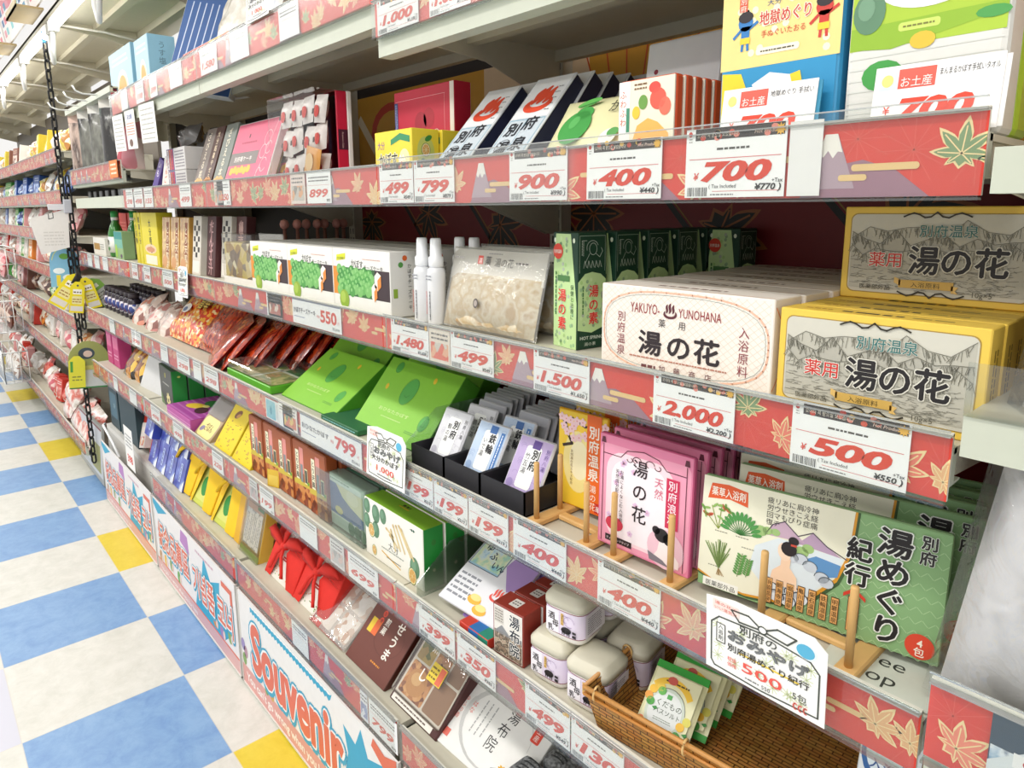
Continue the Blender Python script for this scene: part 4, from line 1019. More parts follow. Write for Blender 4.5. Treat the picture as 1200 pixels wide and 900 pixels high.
# paper notice lying on the shelf at the right: free shop
b = MB(); b.box(0, .11, 0, .10, 0, .0008, '#cfd3c6'); c = b.top(.0008)
c.text('free', .03, .050, .030, '#3a3c38', 1); c.text('shop', .018, .018, .030, '#3a3c38', 1)
tag(b.build('shelf_notice', None, (.868, .004, S4+.0005), (0, 0, R(6))), 'pale green notice reading free shop lying under the herb packets', 'notice')
# ------------------------------------------------------------------ right bay: lower shelf with jars, basket and boxes
S5 = .7565
def sheetpack(w, h, t, base):
    b = MB(); b.rbox(0, w, -t/2, t/2, 0, h, base, min(.0016, t*.4), 1); return b, b.front(y=-t/2)
# white and green box with asparagus and citrus picture
w, d, h = .236, .052, .138
b = boxbody(w, d, h, '#ece9df'); c = b.front()
b.box(.0, w, .0015, d-.002, h-.001, h+.0006, '#7fae2e'); b.box(w-.001, w+.0006, .0015, d-.002, .001, h-.001, '#1f8a34')
c.rect(.002, .002, w-.004, h-.004, '#eeebe2', 1)
def citrus(c, x, y, r, cut, k=2):
    if cut:
        c.ell(x, y, r*.8, r, '#7d8a4c', k, 18); c.ell(x, y, r*.7, r*.9, '#efe3b4', k+1, 18); c.ell(x, y, r*.58, r*.76, '#d9a452', k+2, 18)
        for a in range(0, 180, 45): c.line([(x+r*.55*math.cos(R(a)), y+r*.7*math.sin(R(a))), (x-r*.55*math.cos(R(a)), y-r*.7*math.sin(R(a)))], .0008, '#efe3b4', k+3)
    else: c.ell(x, y, r*.75, r, '#5d8566', k, 18); c.ell(x-r*.15, y+r*.2, r*.4, r*.55, '#739a7c', k+1, 14)
for x, y, r, cu in ((.04, .60, .018, 0), (.05, .86, .018, 0), (.21, .80, .022, 0), (.34, .83, .018, 0), (.20, .52, .02, 0), (.12, .47, .018, 1), (.86, .30, .024, 0), (.82, .14, .02, 1), (.16, .14, .013, 1)): citrus(c, w*x, h*y, r, cu)
for x, y, a, l in ((.52, .78, -62, .055), (.57, .80, -58, .06), (.62, .83, -52, .07), (.48, .68, -70, .045), (.40, .66, -20, .03), (.46, .58, -30, .035), (.66, .80, -50, .07)):
    x1, y1 = w*x+l*math.cos(R(a)), h*y+l*math.sin(R(a)); c.line([(w*x, h*y), (x1, y1)], .0055, '#dcc795', 4); c.ell(w*x, h*y, .0045, .0032, '#cdb279', 5, 10, a)
c.text('大分', w*.42, h*.33, h*.15, '#3a3f3a', 3, bold=-.005); c.dashes(w*.3, h*.27, w*.4, h*.05, 1, '#9aa094', 3, 3)
c.line([(w*.30, h*.22), (w*.62, h*.10)], .003, '#e0b03a', 3); c.dashes(w*.38, h*.15, w*.25, h*.03, 1, '#514b3a', 4, 3)
c.ell(w*.83, h*.90, .003, .003, '#2f5a4a', 3, 8); c.ell(w*.86, h*.90, .003, .003, '#2f5a4a', 3, 8); c.line([(w*.80, h*.9), (w*.88, h*.9)], .0012, '#2f5a4a', 3)
r = b.right(w+.0006); r.ell(d*.5, h*.3, .004, .004, '#e8e0b4', 1, 8); r.dashes(d*.35, h*.36, d*.3, h*.08, 2, '#0c3a16', 1, 4); r.ell(d*.5, h*.75, .006, .007, '#2f7a2e', 1, 10)
t_ = b.top(h+.0006); t_.dashes(w*.45, d*.6, w*.12, d*.3, 1, '#3a2a14', 1, 4); t_.rect(w*.43, d*.55, w*.16, d*.06, '#c9a02c', 1)
ao = b.build('gift_box', None, (-.181, .03, S5)); tag(ao, 'white and green gift box with asparagus sticks and cut citrus, front of its row', 'box', 'green asparagus gift boxes')
for i in range(1, 5): dup(ao, (-.181+.003*i, .03+.054*i, S5), None, 'green asparagus gift box, %s from the front with dark green side' % ORD[i])
# flat picture packs lying on a slope
def flatpack(w, h, cols, draw):
    b, c = sheetpack(w, h, .008, cols); draw(c, w, h); return b
def d1(c, w, h):
    c.rect(.004, .004, w-.008, h-.008, '#e6e6ea', 1); c.rect(w*.03, h*.38, w*.52, h*.58, '#a7cfe0', 2)
    c.rect(w*.04, h*.40, w*.5, h*.3, MIX(('#8fc9d8', '#b7dcc0', '#e3e9c4', '#cfe4ec', '#7db6cf'), 45, .4, 'noise'), 3); c.line([(w*.03, h*.38), (w*.03, h*.96), (w*.55, h*.96), (w*.55, h*.38), (w*.03, h*.38)], .0014, '#3a4a66', 4)
    c.poly([(w*.05, h*.7), (w*.2, h*.86), (w*.35, h*.72), (w*.5, h*.92), (w*.54, h*.7)], '#6f9cc4', 4)
    c.text('ゆ', w*.1, h*.56, .022, '#26324e', 5, bold=.02); c.text('ふ', w*.24, h*.50, .022, '#26324e', 5, bold=.02); c.text('いん', w*.36, h*.43, .018, '#26324e', 5, bold=.02)
    c.poly([(w*.56, h*.5), (w*.72, h*.96), (w, h*.96), (w, h*.4), (w*.8, h*.3)], '#a98cc4', 2); c.rect(w*.60, h*.72, w*.28, h*.2, '#2f4a9a', 3); c.text('湯布院', w*.61, h*.76, .014, '#e9ecf4', 4)
    c.text('♨', w*.62, h*.2, .03, '#e2574a', 3)
    for x, y in ((.5, .12), (.66, .06)): c.ell(w*x, h*y, .018, .010, '#f0b23c', 4, 14); c.ell(w*x, h*y+.005, .014, .007, '#f6dc8c', 5, 14)
    c.dashes(w*.05, h*.06, w*.35, h*.25, 5, '#8a8c94', 2, 6)
def d2(c, w, h):
    c.rect(.003, .003, w-.006, h-.006, '#8d6fb8', 1); c.ell(w*.5, h*.5, w*.35, h*.25, '#c8b4de', 2); c.fit('お風呂', w*.25, h*.45, w*.5, h*.14, '#3a2a5c', 3, bold=.02); c.dashes(w*.1, h*.1, w*.8, h*.2, 4, '#e3d9ef', 2, 3)
    blossom(c, w*.8, h*.8, .01, 3, '#e8c34a')
fp = flatpack(.165, .235, M('#dfe0e6', .3), d1).build('picture_pack', None, (.112, .026, S5+.020), (R(-62), 0, R(3)))
tag(fp, 'white hot spring picture pack with blue landscape on a slope, topmost', 'packet')
f2 = flatpack(.13, .20, M('#8d6fb8', .3), d2).build('picture_pack', None, (.178, .036, S5+.004), (R(-62), 0, R(3))); tag(f2, 'purple picture pack underneath the white landscape pack', 'packet')
for i in range(3):
    g = flatpack(.14, .19, M(('#c94a3a', '#e3c23a', '#6a5aa0')[i], .3), d2 if i == 2 else (lambda c, w, h: (c.rect(.005, .005, w-.01, h-.01, MIX(('#e9dfc9', '#c8402f', '#e3b93a', '#54623a'), 50, .4), 1), c.dashes(w*.1, h*.4, w*.8, h*.3, 4, '#3a2a22', 2, 5))))
    tag(g.build('picture_pack', None, (.16+.03*i, .19+.05*i, S5+.028+.012*i), (R(-58), 0, R(4))), ('red', 'yellow', 'violet')[i]+' picture pack further back on the slope, half hidden under the rail above', 'packet')
# lead: red blue and green striped box lying under the picture packs
b = boxbody(.085, .045, .02, '#c8402f'); c = b.front(); c.rect(.028, .001, .028, .018, '#2f6fb0', 1); c.rect(.056, .001, .028, .018, '#2f8a72', 1); t_ = b.top(.02); t_.rect(.028, .001, .028, .043, '#2f6fb0', 1); t_.rect(.056, .001, .028, .043, '#2f8a72', 1)
tag(b.build('striped_box', None, (.206, .006, S5), (0, 0, 0)), 'small red, blue and green striped box at the shelf edge', 'box')
# red-brown boxes
w, d, h = .074, .046, .098
b = boxbody(w, d, h, '#8a2f22'); c = b.front()
c.rect(.003, .003, w-.006, h-.006, '#e6e2db', 1); c.rect(.004, .004, w-.008, h*.45, MIX(('#6a5648', '#a8917c', '#4a4038', '#c9b8a2', '#7a4a38'), 90, .5, 'noise'), 2)
c.poly([(.004, h*.45), (w*.3, h*.62), (w*.55, h*.48), (w-.004, h*.52), (w-.004, h*.44), (.004, h*.44)], '#8d8f92', 2)
for i, ch in enumerate('湯布院'): c.text(ch, w*.72, h*(.70-.27*i), h*.26, '#1c2634', 4, align='c', bold=.02, out='#f0eee8', ow=.05)
c.rect(w*.06, h*.64, w*.3, h*.3, '#d5cfc6', 2); c.dashes(w*.08, h*.66, w*.26, h*.26, 5, '#8a837a', 3, 4)
t_ = b.top(h); t_.rrect(w*.36, d*.25, w*.28, d*.5, .002, '#d8d2cb', 1); t_.dashes(w*.40, d*.36, w*.2, d*.3, 2, '#55504c', 2, 4)
rb = b.build('hot_spring_box', None, (.297, .014, S5), (0, 0, R(5))); tag(rb, 'red-brown box with white 湯布院 front, nearest of three', 'box', 'red-brown boxes')
for i in (1, 2): dup(rb, (.297+.001*i, .014+.050*i, S5), (0, 0, R(4)), 'red-brown box with a small grey top label, %s in its row' % ORD[i])
for x, z, lab in ((.066, S5, 'clear plastic divider standing right of the green asparagus boxes'), (.028, S4, 'clear plastic divider beside the white sachet tray')):
    b = MB(); b.prism([(.004, z+.001), (.30, z+.001), (.30, z+.10), (.09, z+.10), (.004, z+.035)], 'x', x, x+.0015, CLEAR('f2f8f4', .10, .05, .03)); tag(b.build('clear_divider', None), lab, 'divider')
# white cream jars
def jar(label, loc, rz=0, first=[]):
    if first: return dup(first[0], loc, (0, 0, R(rz)), label)
    t = thing('cream_jar', label, 'jar', loc, (0, 0, R(rz)), 'white cream jars'); r = .0405
    b = MB(); b.lathe((0, 0, 0), [(.030, 0), (r-.004, .001), (r-.001, .006), (r-.001, .058), (r-.004, .0605)], M('#e8e4dd', .35), 40, 4.2); b.build('jar_body', t)
    l = MB(); l.lathe((0, 0, 0), [(r-.0045, .0565), (r, .0580), (r, .0685), (r-.0012, .0705), (r-.0085, .0795), (r-.0105, .0808), (r-.020, .0818), (.0005, .0822)], M('#cfcab6', .42), 48, 5.0); l.build('lid', t)
    k = MB(); k.lathe((0, 0, 0), [(r-.0006, .012), (r-.0006, .055)], M('#e4d8ea', .4), 40, 4.2)
    k.mi = k.mi[:-2]; k.f = k.f[:-2]; k.sm = k.sm[:-2]
    for zz in (.0115, .0545): k.lathe((0, 0, 0), [(r-.0004, zz), (r-.0004, zz+.0012)], M('#8a3a4a', .4), 40, 4.2); k.mi = k.mi[:-2]; k.f = k.f[:-2]; k.sm = k.sm[:-2]
    for c in (Canvas(k, (-.030, -r+.0002, .013), (1, 0, 0), (0, 0, 1)), Canvas(k, (r-.0002, -.030, .013), (0, 1, 0), (0, 0, 1))):
        W, H = .06, .041
        c.rect(0, 0, W*.42, H, '#efeaf0', 1)
        if c.u.x > .5:
            c.text('酒', W*.06, H*.56, .014, '#2a2024', 2, bold=.02); c.text('母', W*.2, H*.28, .013, '#2a2024', 2, bold=.02); c.text('乳', W*.05, H*.06, .012, '#2a2024', 2, bold=.02)
            c.rect(W*.48, H*.42, W*.09, H*.5, '#d8b26a', 2); c.text('クリーム', W*.525, H*.9, .0045, '#5a3a20', 3, vert=True)
            c.ell(W*.66, H*.25, .010, .006, '#2a2428', 3, 12, 8)      # dark animal silhouette with legs and curled tail
            for xx in (.54, .60, .70, .76): c.line([(W*xx, H*.25), (W*xx, H*.05)], .0017, '#2a2428', 3)
            c.rect(W*.86, H*.05, W*.12, H*.12, '#2a2428', 3); c.rect(W*.86, H*.22, W*.12, H*.10, '#2a2428', 3)
            c.arc(W*.75, H*.65, .010, .009, 0, 300, .0007, '#a890b8', 2); c.arc(W*.62, H*.72, .006, .006, 0, 300, .0007, '#a890b8', 2)
        else: c.rect(0, 0, W, H, '#efeaf0', 1); c.dashes(W*.12, H*.12, W*.7, H*.75, 8, '#8f8a92', 2, 3)
    k.build('label', t)
    first.append(t); return t
jar('white cream jar with purple label at the shelf edge, beneath the stacked one', (.417, .062, S5), 6)
jar('white cream jar stacked on top of another, highest of the jars', (.438, .076, S5+.0832), 10)
jar('white cream jar touching the corner of the woven basket', (.502, .062, S5), 8)
jar('white cream jar behind the basket corner jar, low and alone', (.508, .152, S5), 12)
jar('white cream jar half hidden behind the stacked jar', (.422, .150, S5), 4)
jar('white cream jar at the back in shade under the 400 tag', (.500, .30, S5), 0)
jar('white cream jar stacked second high, behind the stacked front jar', (.427, .166, S5+.0832), 3)
# woven basket
def weave_mat(flip):
    m = bpy.data.materials.new('woven_bamboo'); m.use_nodes = True; nt = m.node_tree; N = nt.nodes.new; L = nt.links.new
    b = nt.nodes['Principled BSDF']; b.inputs['Roughness'].default_value = .45
    tc = N('ShaderNodeTexCoord'); br = N('ShaderNodeTexBrick'); br.inputs['Scale'].default_value = 1.0
    br.inputs['Brick Width'].default_value = .024; br.inputs['Row Height'].default_value = .0066; br.inputs['Mortar Size'].default_value = .0009; br.inputs['Mortar Smooth'].default_value = .4
    br.inputs['Color1'].default_value = rgb('#d29a50'); br.inputs['Color2'].default_value = rgb('#b97c36'); br.inputs['Mortar'].default_value = rgb('#54300f'); br.offset = .5
    mp = N('ShaderNodeMapping'); L(tc.outputs['Object'], mp.inputs['Vector'])
    mp.inputs['Rotation'].default_value = {'f': (R(90), 0, 0), 's': (R(90), 0, R(90)), 'b': (0, 0, 0)}[flip]
    if flip == 's': mp.inputs['Rotation'].default_value = (R(90), R(90), 0)
    L(mp.outputs[0], br.inputs['Vector'])
    n = N('ShaderNodeTexNoise'); n.inputs['Scale'].default_value = 60; L(tc.outputs['Object'], n.inputs['Vector'])
    x = N('ShaderNodeMix'); x.data_type = 'RGBA'; x.blend_type = 'MULTIPLY'; x.inputs[0].default_value = .35; L(br.outputs['Color'], x.inputs[6]); L(n.outputs['Color'], x.inputs[7]); L(x.outputs[2], b.inputs['Base Color'])
    bp = N('ShaderNodeBump'); bp.inputs['Strength'].default_value = .8; bp.inputs['Distance'].default_value = .002; L(br.outputs['Fac'], bp.inputs['Height']); bp.invert = True; L(bp.outputs[0], b.inputs['Normal'])
    return m
bk = thing('woven_basket', 'brown woven bamboo basket holding bath sachets at the shelf end', 'basket', (.535, -.006, S5+.001), (0, 0, R(6)))
W, D, H, ins = .445, .335, .072, .016
wm = MB()
P0 = [(ins, ins, 0), (W-ins, ins, 0), (W-ins, D-ins, 0), (ins, D-ins, 0)]; P1 = [(0, 0, H), (W, 0, H), (W, D, H), (0, D, H)]
ms = [weave_mat('f'), weave_mat('s'), weave_mat('f'), weave_mat('s')]
for i in range(4):
    j = (i+1) % 4
    wm.poly([P0[i], P0[j], P1[j], P1[i]], ms[i])
    off = lambda p, z: (p[0]+(W/2-p[0])*.025, p[1]+(D/2-p[1])*.03, p[2]+z)
    wm.poly([off(P0[j], .003), off(P0[i], .003), off(P1[i], 0), off(P1[j], 0)], ms[i])
wm.poly(P0[::-1], weave_mat('b')); wm.poly([off(p, .003) for p in P0], weave_mat('b')); wm.build('woven_wall', bk)
rm = MB(); BAM = M('#c28a48', .4, 0, 0, .15, 60)
for i in range(4):
    j = (i+1) % 4; rm.tube([P1[i], P1[j]], .0036, BAM, 8)
    rm.tube([tuple(P1[i][q]+(0, 0, -.012)[q] for q in range(3)), tuple(P1[j][q]+(0, 0, -.012)[q] for q in range(3))], .0026, M('#b97c36', .45, 0, 0, .15, 60), 6)
rm.build('rim', bk)
for (x, y) in ((.02, .004), (.17, -.001), (.31, -.001), (-.001, .12), (-.001, .27), (.446, .1)):
    tm = MB(); ring = [(x+(.0085*math.cos(a) if x < .01 or x > .4 else 0), y+(0 if x < .01 or x > .4 else .0085*math.cos(a)), H-.004+.011*math.sin(a)) for a in [2*math.pi*q/12 for q in range(12)]]
    tm.tube(ring, .0017, '#e0b878', 6, True); tm.build('binding_tie', bk)
# bath sachets in the basket
w, h = .084, .108
b = MB(); b.pillow(w, h, .014, M('#d9d6a8', .35), 12, 12, .012, 0, backm=M('#cfcc9c', .35))
b.box(0, w, -.0013, .0013, h-.011, h, '#2f9a34'); b.box(0, w, -.0013, .0013, 0, .010, '#2f9a34')
c = b.front(y=-.0078)
c.rect(.006, .013, w-.012, h-.027, '#e3e0b6', 0)
c.ell(w*.46, h*.36, w*.36, h*.31, '#c9d3c4', 1, 26); c.ell(w*.46, h*.36, w*.31, h*.265, '#dfe3e0', 2, 26); c.arc(w*.46, h*.36, w*.36, h*.31, 10, 170, .0008, '#4a4a44', 3)
c.text('くだもの', w*.25, h*.42, .0105, '#4a5a44', 4); c.text('バスソルト', w*.26, h*.32, .0085, '#4a5a44', 4); c.rect(w*.42, h*.53, w*.09, h*.06, '#4aa04a', 4); c.dashes(w*.3, h*.22, w*.34, h*.05, 2, '#8f9a8c', 4, 2)
for x, y, q in ((.14, .58, '#eab833'), (.26, .64, '#f0c94a'), (.10, .48, '#e39a3a'), (.16, .42, '#4aa03c'), (.80, .27, '#eab833'), (.88, .36, '#d9d05a'), (.66, .12, '#f0c94a'), (.78, .14, '#4a9a3c'), (.30, .60, '#5fae4a')): c.ell(w*x, h*y, .0065, .0062, q, 5, 12)
for x, y in ((.08, .40), (.22, .36), (.86, .2), (.6, .1)): c.poly([(w*x, h*y), (w*x+.006, h*y+.003), (w*x+.009, h*y), (w*x+.005, h*y-.003)], '#2f8a34', 5)
c.arc(w*.46, h*.40, w*.44, h*.37, 40, 135, .009, '#f0c23a', 3); c.dashes(w*.3, h*.73, w*.45, h*.05, 1, '#4a3a1c', 4, 3); c.ell(w*.42, h*.775, .008, .006, '#c9564a', 5, 10); c.ell(w*.1, h*.15, .006, .006, '#e0763a', 4, 10)
fs = b.build('bath_sachet', None, (.600, .030, S5+.022), (R(-50), 0, R(9))); tag(fs, 'green and cream fruit bath sachet at the front of the basket', 'sachet', 'fruit bath sachets in the basket')
for i, (dx, dy, dz) in enumerate(((.006, .042, -.002), (.001, .080, .001), (.004, .118, -.001), (-.004, .150, .003))):
    dup(fs, (.600+dx, .030+dy, S5+.022+dz), (R(-50+2*i), 0, R(9-2*i)), 'green and cream fruit bath sachet, %s in the basket row' % ORD[i+1])
# ------------------------------------------------------------------ right bay: second shelf with towels and snack boxes
S2 = 1.6045
w, d, h = .218, .042, .186
b = boxbody(w, d, h, '#c31d3a'); c = b.front(); b.box(w-.014, w-.001, -.0004, d+.0004, .001, h-.001, '#e9e2dc')
c.line([(.006, h-.02), (w*.86, h-.02)], .0008, '#e9a3ac', 1); c.line([(w*.85, h-.02), (w*.85, .02)], .0008, '#e9a3ac', 1)
c.ell(w*.46, h*.62, w*.10, h*.12, '#a8142e', 1); c.ell(w*.6, h*.66, w*.09, h*.11, '#b0182f', 1)
for i, (x, y, r) in enumerate(((.66, .4, .014), (.72, .47, .011), (.70, .30, .02), (.78, .36, .016), (.63, .25, .012))): c.arc(w*x, h*y, r, r, 20*i, 290+20*i, .0014, '#f0dcdc', 2)
c.fit('Strawberry', w*.36, h*.42, w*.2, h*.055, '#8a0f26', 2, shear=.2); c.fit('Sweet Cake', w*.1, h*.30, w*.4, h*.07, '#8a0f26', 2, shear=.2); c.ell(w*.3, h*.44, .004, .005, '#2a0a10', 2, 8)
c.rect(.002, h*.42, .013, h*.46, '#2f3f7a', 2); c.dashes(.004, h*.44, .009, h*.42, 2, '#aeb6d8', 3, 3, True)
tag(b.build('sweets_box', None, (-.188, .15, S2)), 'red sweets box with white scrollwork standing behind the yellow kabosu box', 'box')
for i in range(2):
    b = boxbody(.14, .06, .022, '#b31a30'); c = b.front(); c.rect(.01, .004, .05, .012, '#8a1122', 1)
    tag(b.build('sweets_box', None, (-.195+.02*i, .09, S2+.0225*i)), ('flat red box lying lowest left of the yellow kabosu box', 'flat red box lying on another red box left of the yellow kabosu box')[i], 'box')
w, d, h = .132, .062, .086
b = boxbody(w, d, h, '#ecd43a'); c = b.front()
c.fit('大分', w*.08, h*.62, w*.2, h*.2, '#8a5aa0', 2); c.fit('かぼす', w*.12, h*.22, w*.5, h*.36, '#3a3a22', 2, bold=.02, out='#fbf6d8', ow=.05); c.poly([(w*.45, h*.8), (w*.7, h*.92), (w*.95, h*.84), (w*.95, h*.70), (w*.7, h*.78), (w*.45, h*.68)], '#2f8a5a', 2)
c.fit('飴', w*.64, h*.2, w*.2, h*.3, '#fbfbf2', 2, bold=.03); citrus(c, w*.56, h*.16, .012, 0, 3); c.ell(w*.8, h*.35, .018, .02, '#f6eeb0', 1)
r = b.right(w); r.ell(d*.5, h*.5, d*.32, h*.34, '#c9cf6a', 1); citrus(r, d*.5, h*.55, .013, 1, 2); citrus(r, d*.4, h*.25, .01, 0, 2); r.ell(d*.6, h*.8, .009, .005, '#3f8a3a', 2, 10, 30)
kb = b.build('candy_box', None, (-.082, .035, S2)); tag(kb, 'yellow kabosu candy box with green ribbon, front one', 'box', 'yellow kabosu candy boxes'); dup(kb, (-.076, .10, S2), None, 'yellow kabosu candy box just behind the front one')
# leaning towel packs
def towel():
    w, h, t = .092, .192, .030
    b = MB(); b.rbox(0, w, -t/2, t/2, 0, h, M('#20243a', .5), .005, 2); b.rbox(-.001, w+.001, -t/2-.0012, -t/2+.002, .001, h-.001, M('#dfe3e6', .2), .001, 1)
    c = b.front(y=-t/2-.0012)
    c.rect(.003, .003, w-.006, h*.46, '#c9d3da', 1); c.line([(.004, .006), (.004, h*.46), (w-.004, h*.46), (w-.004, .006)], .0016, '#7fb0c4', 2, True)
    for i, (ch, x, y) in enumerate((('別', .28, .28), ('府', .66, .34), ('温', .30, .06), ('泉', .68, .10))): c.text(ch, w*x, h*y, h*.17, '#20242c', 4, align='c', bold=.03)
    c.arc(w*.3, h*.14, .016, .016, 0, 360, .0014, '#3a3f48', 3); c.line([(w*.5, .01), (w*.5, h*.46)], .001, '#7fb0c4', 2)
    c.rect(.003, h*.48, w-.006, h*.50, '#e9ebec', 1); c.text('♨', w*.5, h*.60, h*.30, '#dd4a2c', 3, align='c', bold=.05, shear=.15)
    for a in range(5): c.dashes(w*.78, h*(.55+.07*a), w*.12, h*.02, 1, '#2a2a30', 3, a)
    r = b.right(w+.0011, y=-t/2); r.rect(.003, .004, t-.004, h-.01, '#262b46', 1)
    return b
tw = towel().build('towel_pack', None, (.110, .055, S2+.006), (R(-43), 0, 0)); tag(tw, 'leaning 別府 towel pack with red hot spring mark, left front one', 'towel', 'dark towel packs')
dup(tw, (.248, .055, S2+.006), (R(-42), 0, 0), 'leaning 別府 towel pack with red hot spring mark, right front one')
k = 0
for x0 in (.112, .250):
    for i in range(1, 5):
        k += 1
        dup(tw, (x0+.004*i, .055+.046*i, S2+.006), (R(-40+1.5*i), 0, 0), 'dark folded towel pack, %s behind the %s front towel pack' % (ORD[i] if i > 1 else 'directly', 'left' if x0 < .2 else 'right'))
# cream bags with a green citrus
w, h = .172, .120
b = MB(); b.pillow(w, h, .034, M('#e3dfae', .4), 12, 12, .006, .04, seed=3)
c = b.front(y=-.0185)
c.ell(w*.36, h*.42, w*.17, h*.26, '#3f9a44', 1, 24, -18); c.ell(w*.40, h*.64, w*.10, h*.10, '#3f9a44', 1, 16); c.arc(w*.36, h*.42, w*.17, h*.26, 0, 360, .001, '#1f5a28', 2, 24) if False else None
c.ell(w*.40, h*.80, w*.13, h*.055, '#58aa4c', 2, 14, 14); c.line([(w*.3, h*.74), (w*.5, h*.80)], .002, '#2a6a2e', 3); c.ell(w*.33, h*.5, w*.05, h*.1, '#57ad58', 2, 12, -18)
c.text('かぼ', w*.66, h*.62, h*.2, '#4a4a34', 2, bold=.01); c.text('す', w*.88, h*.62, h*.2, '#c8442c', 2, bold=.01); c.ell(w*.80, h*.22, w*.09, h*.12, '#f4f2e4', 1); c.ell(w*.84, h*.28, w*.06, h*.07, '#5aa054', 2)
cb = b.build('kabosu_bag', None, (.366, .058, S2+.004), (R(-36), 0, 0)); tag(cb, 'cream bag printed with a green citrus fruit, front one', 'bag', 'cream citrus bags'); dup(cb, (.372, .115, S2+.004), (R(-38), 0, 0), 'cream citrus bag peeking out behind the front citrus bag')
# orange fruit packets
w, h, t = .090, .101, .017
b = MB(); b.rbox(0, w, 0, t, 0, h, M('#d9562c', .35), .004, 2); b.rbox(.001, w-.001, -.0015, .0015, .002, h-.002, M('#f0e6cf', .25), .0006, 1)
c = b.front(y=-.0015); c.rect(.002, .002, w*.2, h-.004, '#f1f0ea', 1); c.text('ふわふわ', w*.1, h*.88, .011, '#c8502f', 2, vert=True); c.rect(w*.16, h*.35, w*.06, h*.3, '#3f8a6a', 2)
c.poly([(w*.26, h*.02), (w*.26, h*.2), (w*.36, h*.42), (w*.55, h*.50), (w*.72, h*.44), (w*.9, h*.3), (w*.98, h*.02)], '#f2b45a', 1)
for x, y, rx, ry, q in ((.72, .72, .14, .13, '#dd5a48'), (.84, .62, .1, .11, '#e4705a'), (.66, .86, .1, .07, '#d94a3f'), (.46, .70, .08, .09, '#6a9a44'), (.34, .58, .07, .08, '#efc23a')): c.ell(w*x, h*y, w*rx, h*ry, q, 3, 16)
c.dashes(w*.3, h*.85, w*.22, h*.1, 2, '#7a5a3a', 3, 4)
op = b.build('fruit_packet', None, (.543, .036, S2), (0, 0, 0)); tag(op, 'cream and orange fruit packet upright at the front of its row', 'packet', 'orange fruit packets')
for i in range(1, 6): dup(op, (.543+.0015*i, .036+.019*i, S2), (0, 0, 0), 'orange fruit packet, %s in the row seen edge-on' % ORD[i])
b = MB(); b.rbox(0, .13, 0, .012, 0, .185, M('#dfe0e0', .25), .004, 2); c = b.front(); c.ell(.02, .14, .004, .004, '#8a2a3a', 1, 8)
tag(b.build('white_bag', None, (.470, .165, S2), (R(-8), 0, 0)), 'tall plain white bag standing behind the orange fruit packets', 'bag')
# hand towel packs
def tenugui(base, draw, dz=0.0):
    w, h, t = .138, .262, .045
    b = MB(); b.rbox(0, w, 0, t, 0, h, base, .006, 2); c = b.front(z=dz); draw(c, w, h, t, b); return b
def t1(c, w, h, t, b):
    c.rect(.004, .020, w-.008, h-.026, '#2a8fc0', 1); c.rect(.001, h*.40, w-.002, h*.34, '#efd68a', 2)
    for i in range(26): q = random.Random(i); c.ell(w*q.uniform(.08, .92), h*q.uniform(.43, .72), .004, .004, '#f8eecb', 3, 8)
    for x in (.2, .45, .7): c.arc(w*x, h*.80, .02, .02, 0, 180, .004, '#e9eef0', 3)
    c.poly([(.004, h*.16), (w*.2, h*.16), (w*.28, h*.28), (w*.2, h*.38), (.004, h*.39)], '#f2cf2c', 3); c.poly([(w*.5, h*.09), (w*.62, h*.10), (w*.7, h*.2), (w*.62, h*.35), (w*.45, h*.37), (w*.3, h*.33), (w*.4, h*.2)], '#e4e9ec', 3)
    c.poly([(w*.62, h*.10), (w*.78, h*.18), (w*.70, h*.36), (w*.62, h*.35), (w*.7, h*.2)], '#f2cf2c', 4)
    c.fit('地獄めぐり', w*.34, h*.565, w*.42, h*.06, '#c8402f', 5, bold=.02, out='#f7f0dc', ow=.05); c.fit('手ぬぐいたおる', w*.36, h*.515, w*.36, h*.03, '#c8402f', 5); c.rrect(w*.32, h*.445, w*.36, h*.028, .003, '#f4ecd4', 4); c.dashes(w*.36, h*.452, w*.28, h*.014, 1, '#55503a', 5, 4)
    c.fit('大分', w*.4, h*.635, w*.12, h*.025, '#3a5a8a', 5)
    for x, q, s in ((.22, '#2f78b8', 1), (.86, '#c8392f', -1)):     # two tiny bathers in shorts
        c.ell(w*x, h*.585, .009, .009, q, 5, 12); c.ell(w*x, h*.607, .009, .006, '#2a2226', 6, 12); c.rect(w*x-.005, h*.52, .01, h*.05, q, 5); c.rect(w*x-.006, h*.50, .012, h*.025, '#f0cc3a', 6)
        c.line([(w*x-.005, h*.56), (w*x-.014, h*.53)], .003, q, 5); c.line([(w*x+.005, h*.56), (w*x+.014, h*.58)], .003, q, 5)
        for sg in (-1, 1): c.line([(w*x+sg*.003, h*.50), (w*x+sg*.0035, h*.475)], .003, q, 5)
    c.rect(w*.16, h*.63, w*.07, h*.06, '#d9573f', 5); c.text('別府', w*.195, h*.69, .008, '#fbeedd', 6, vert=True)
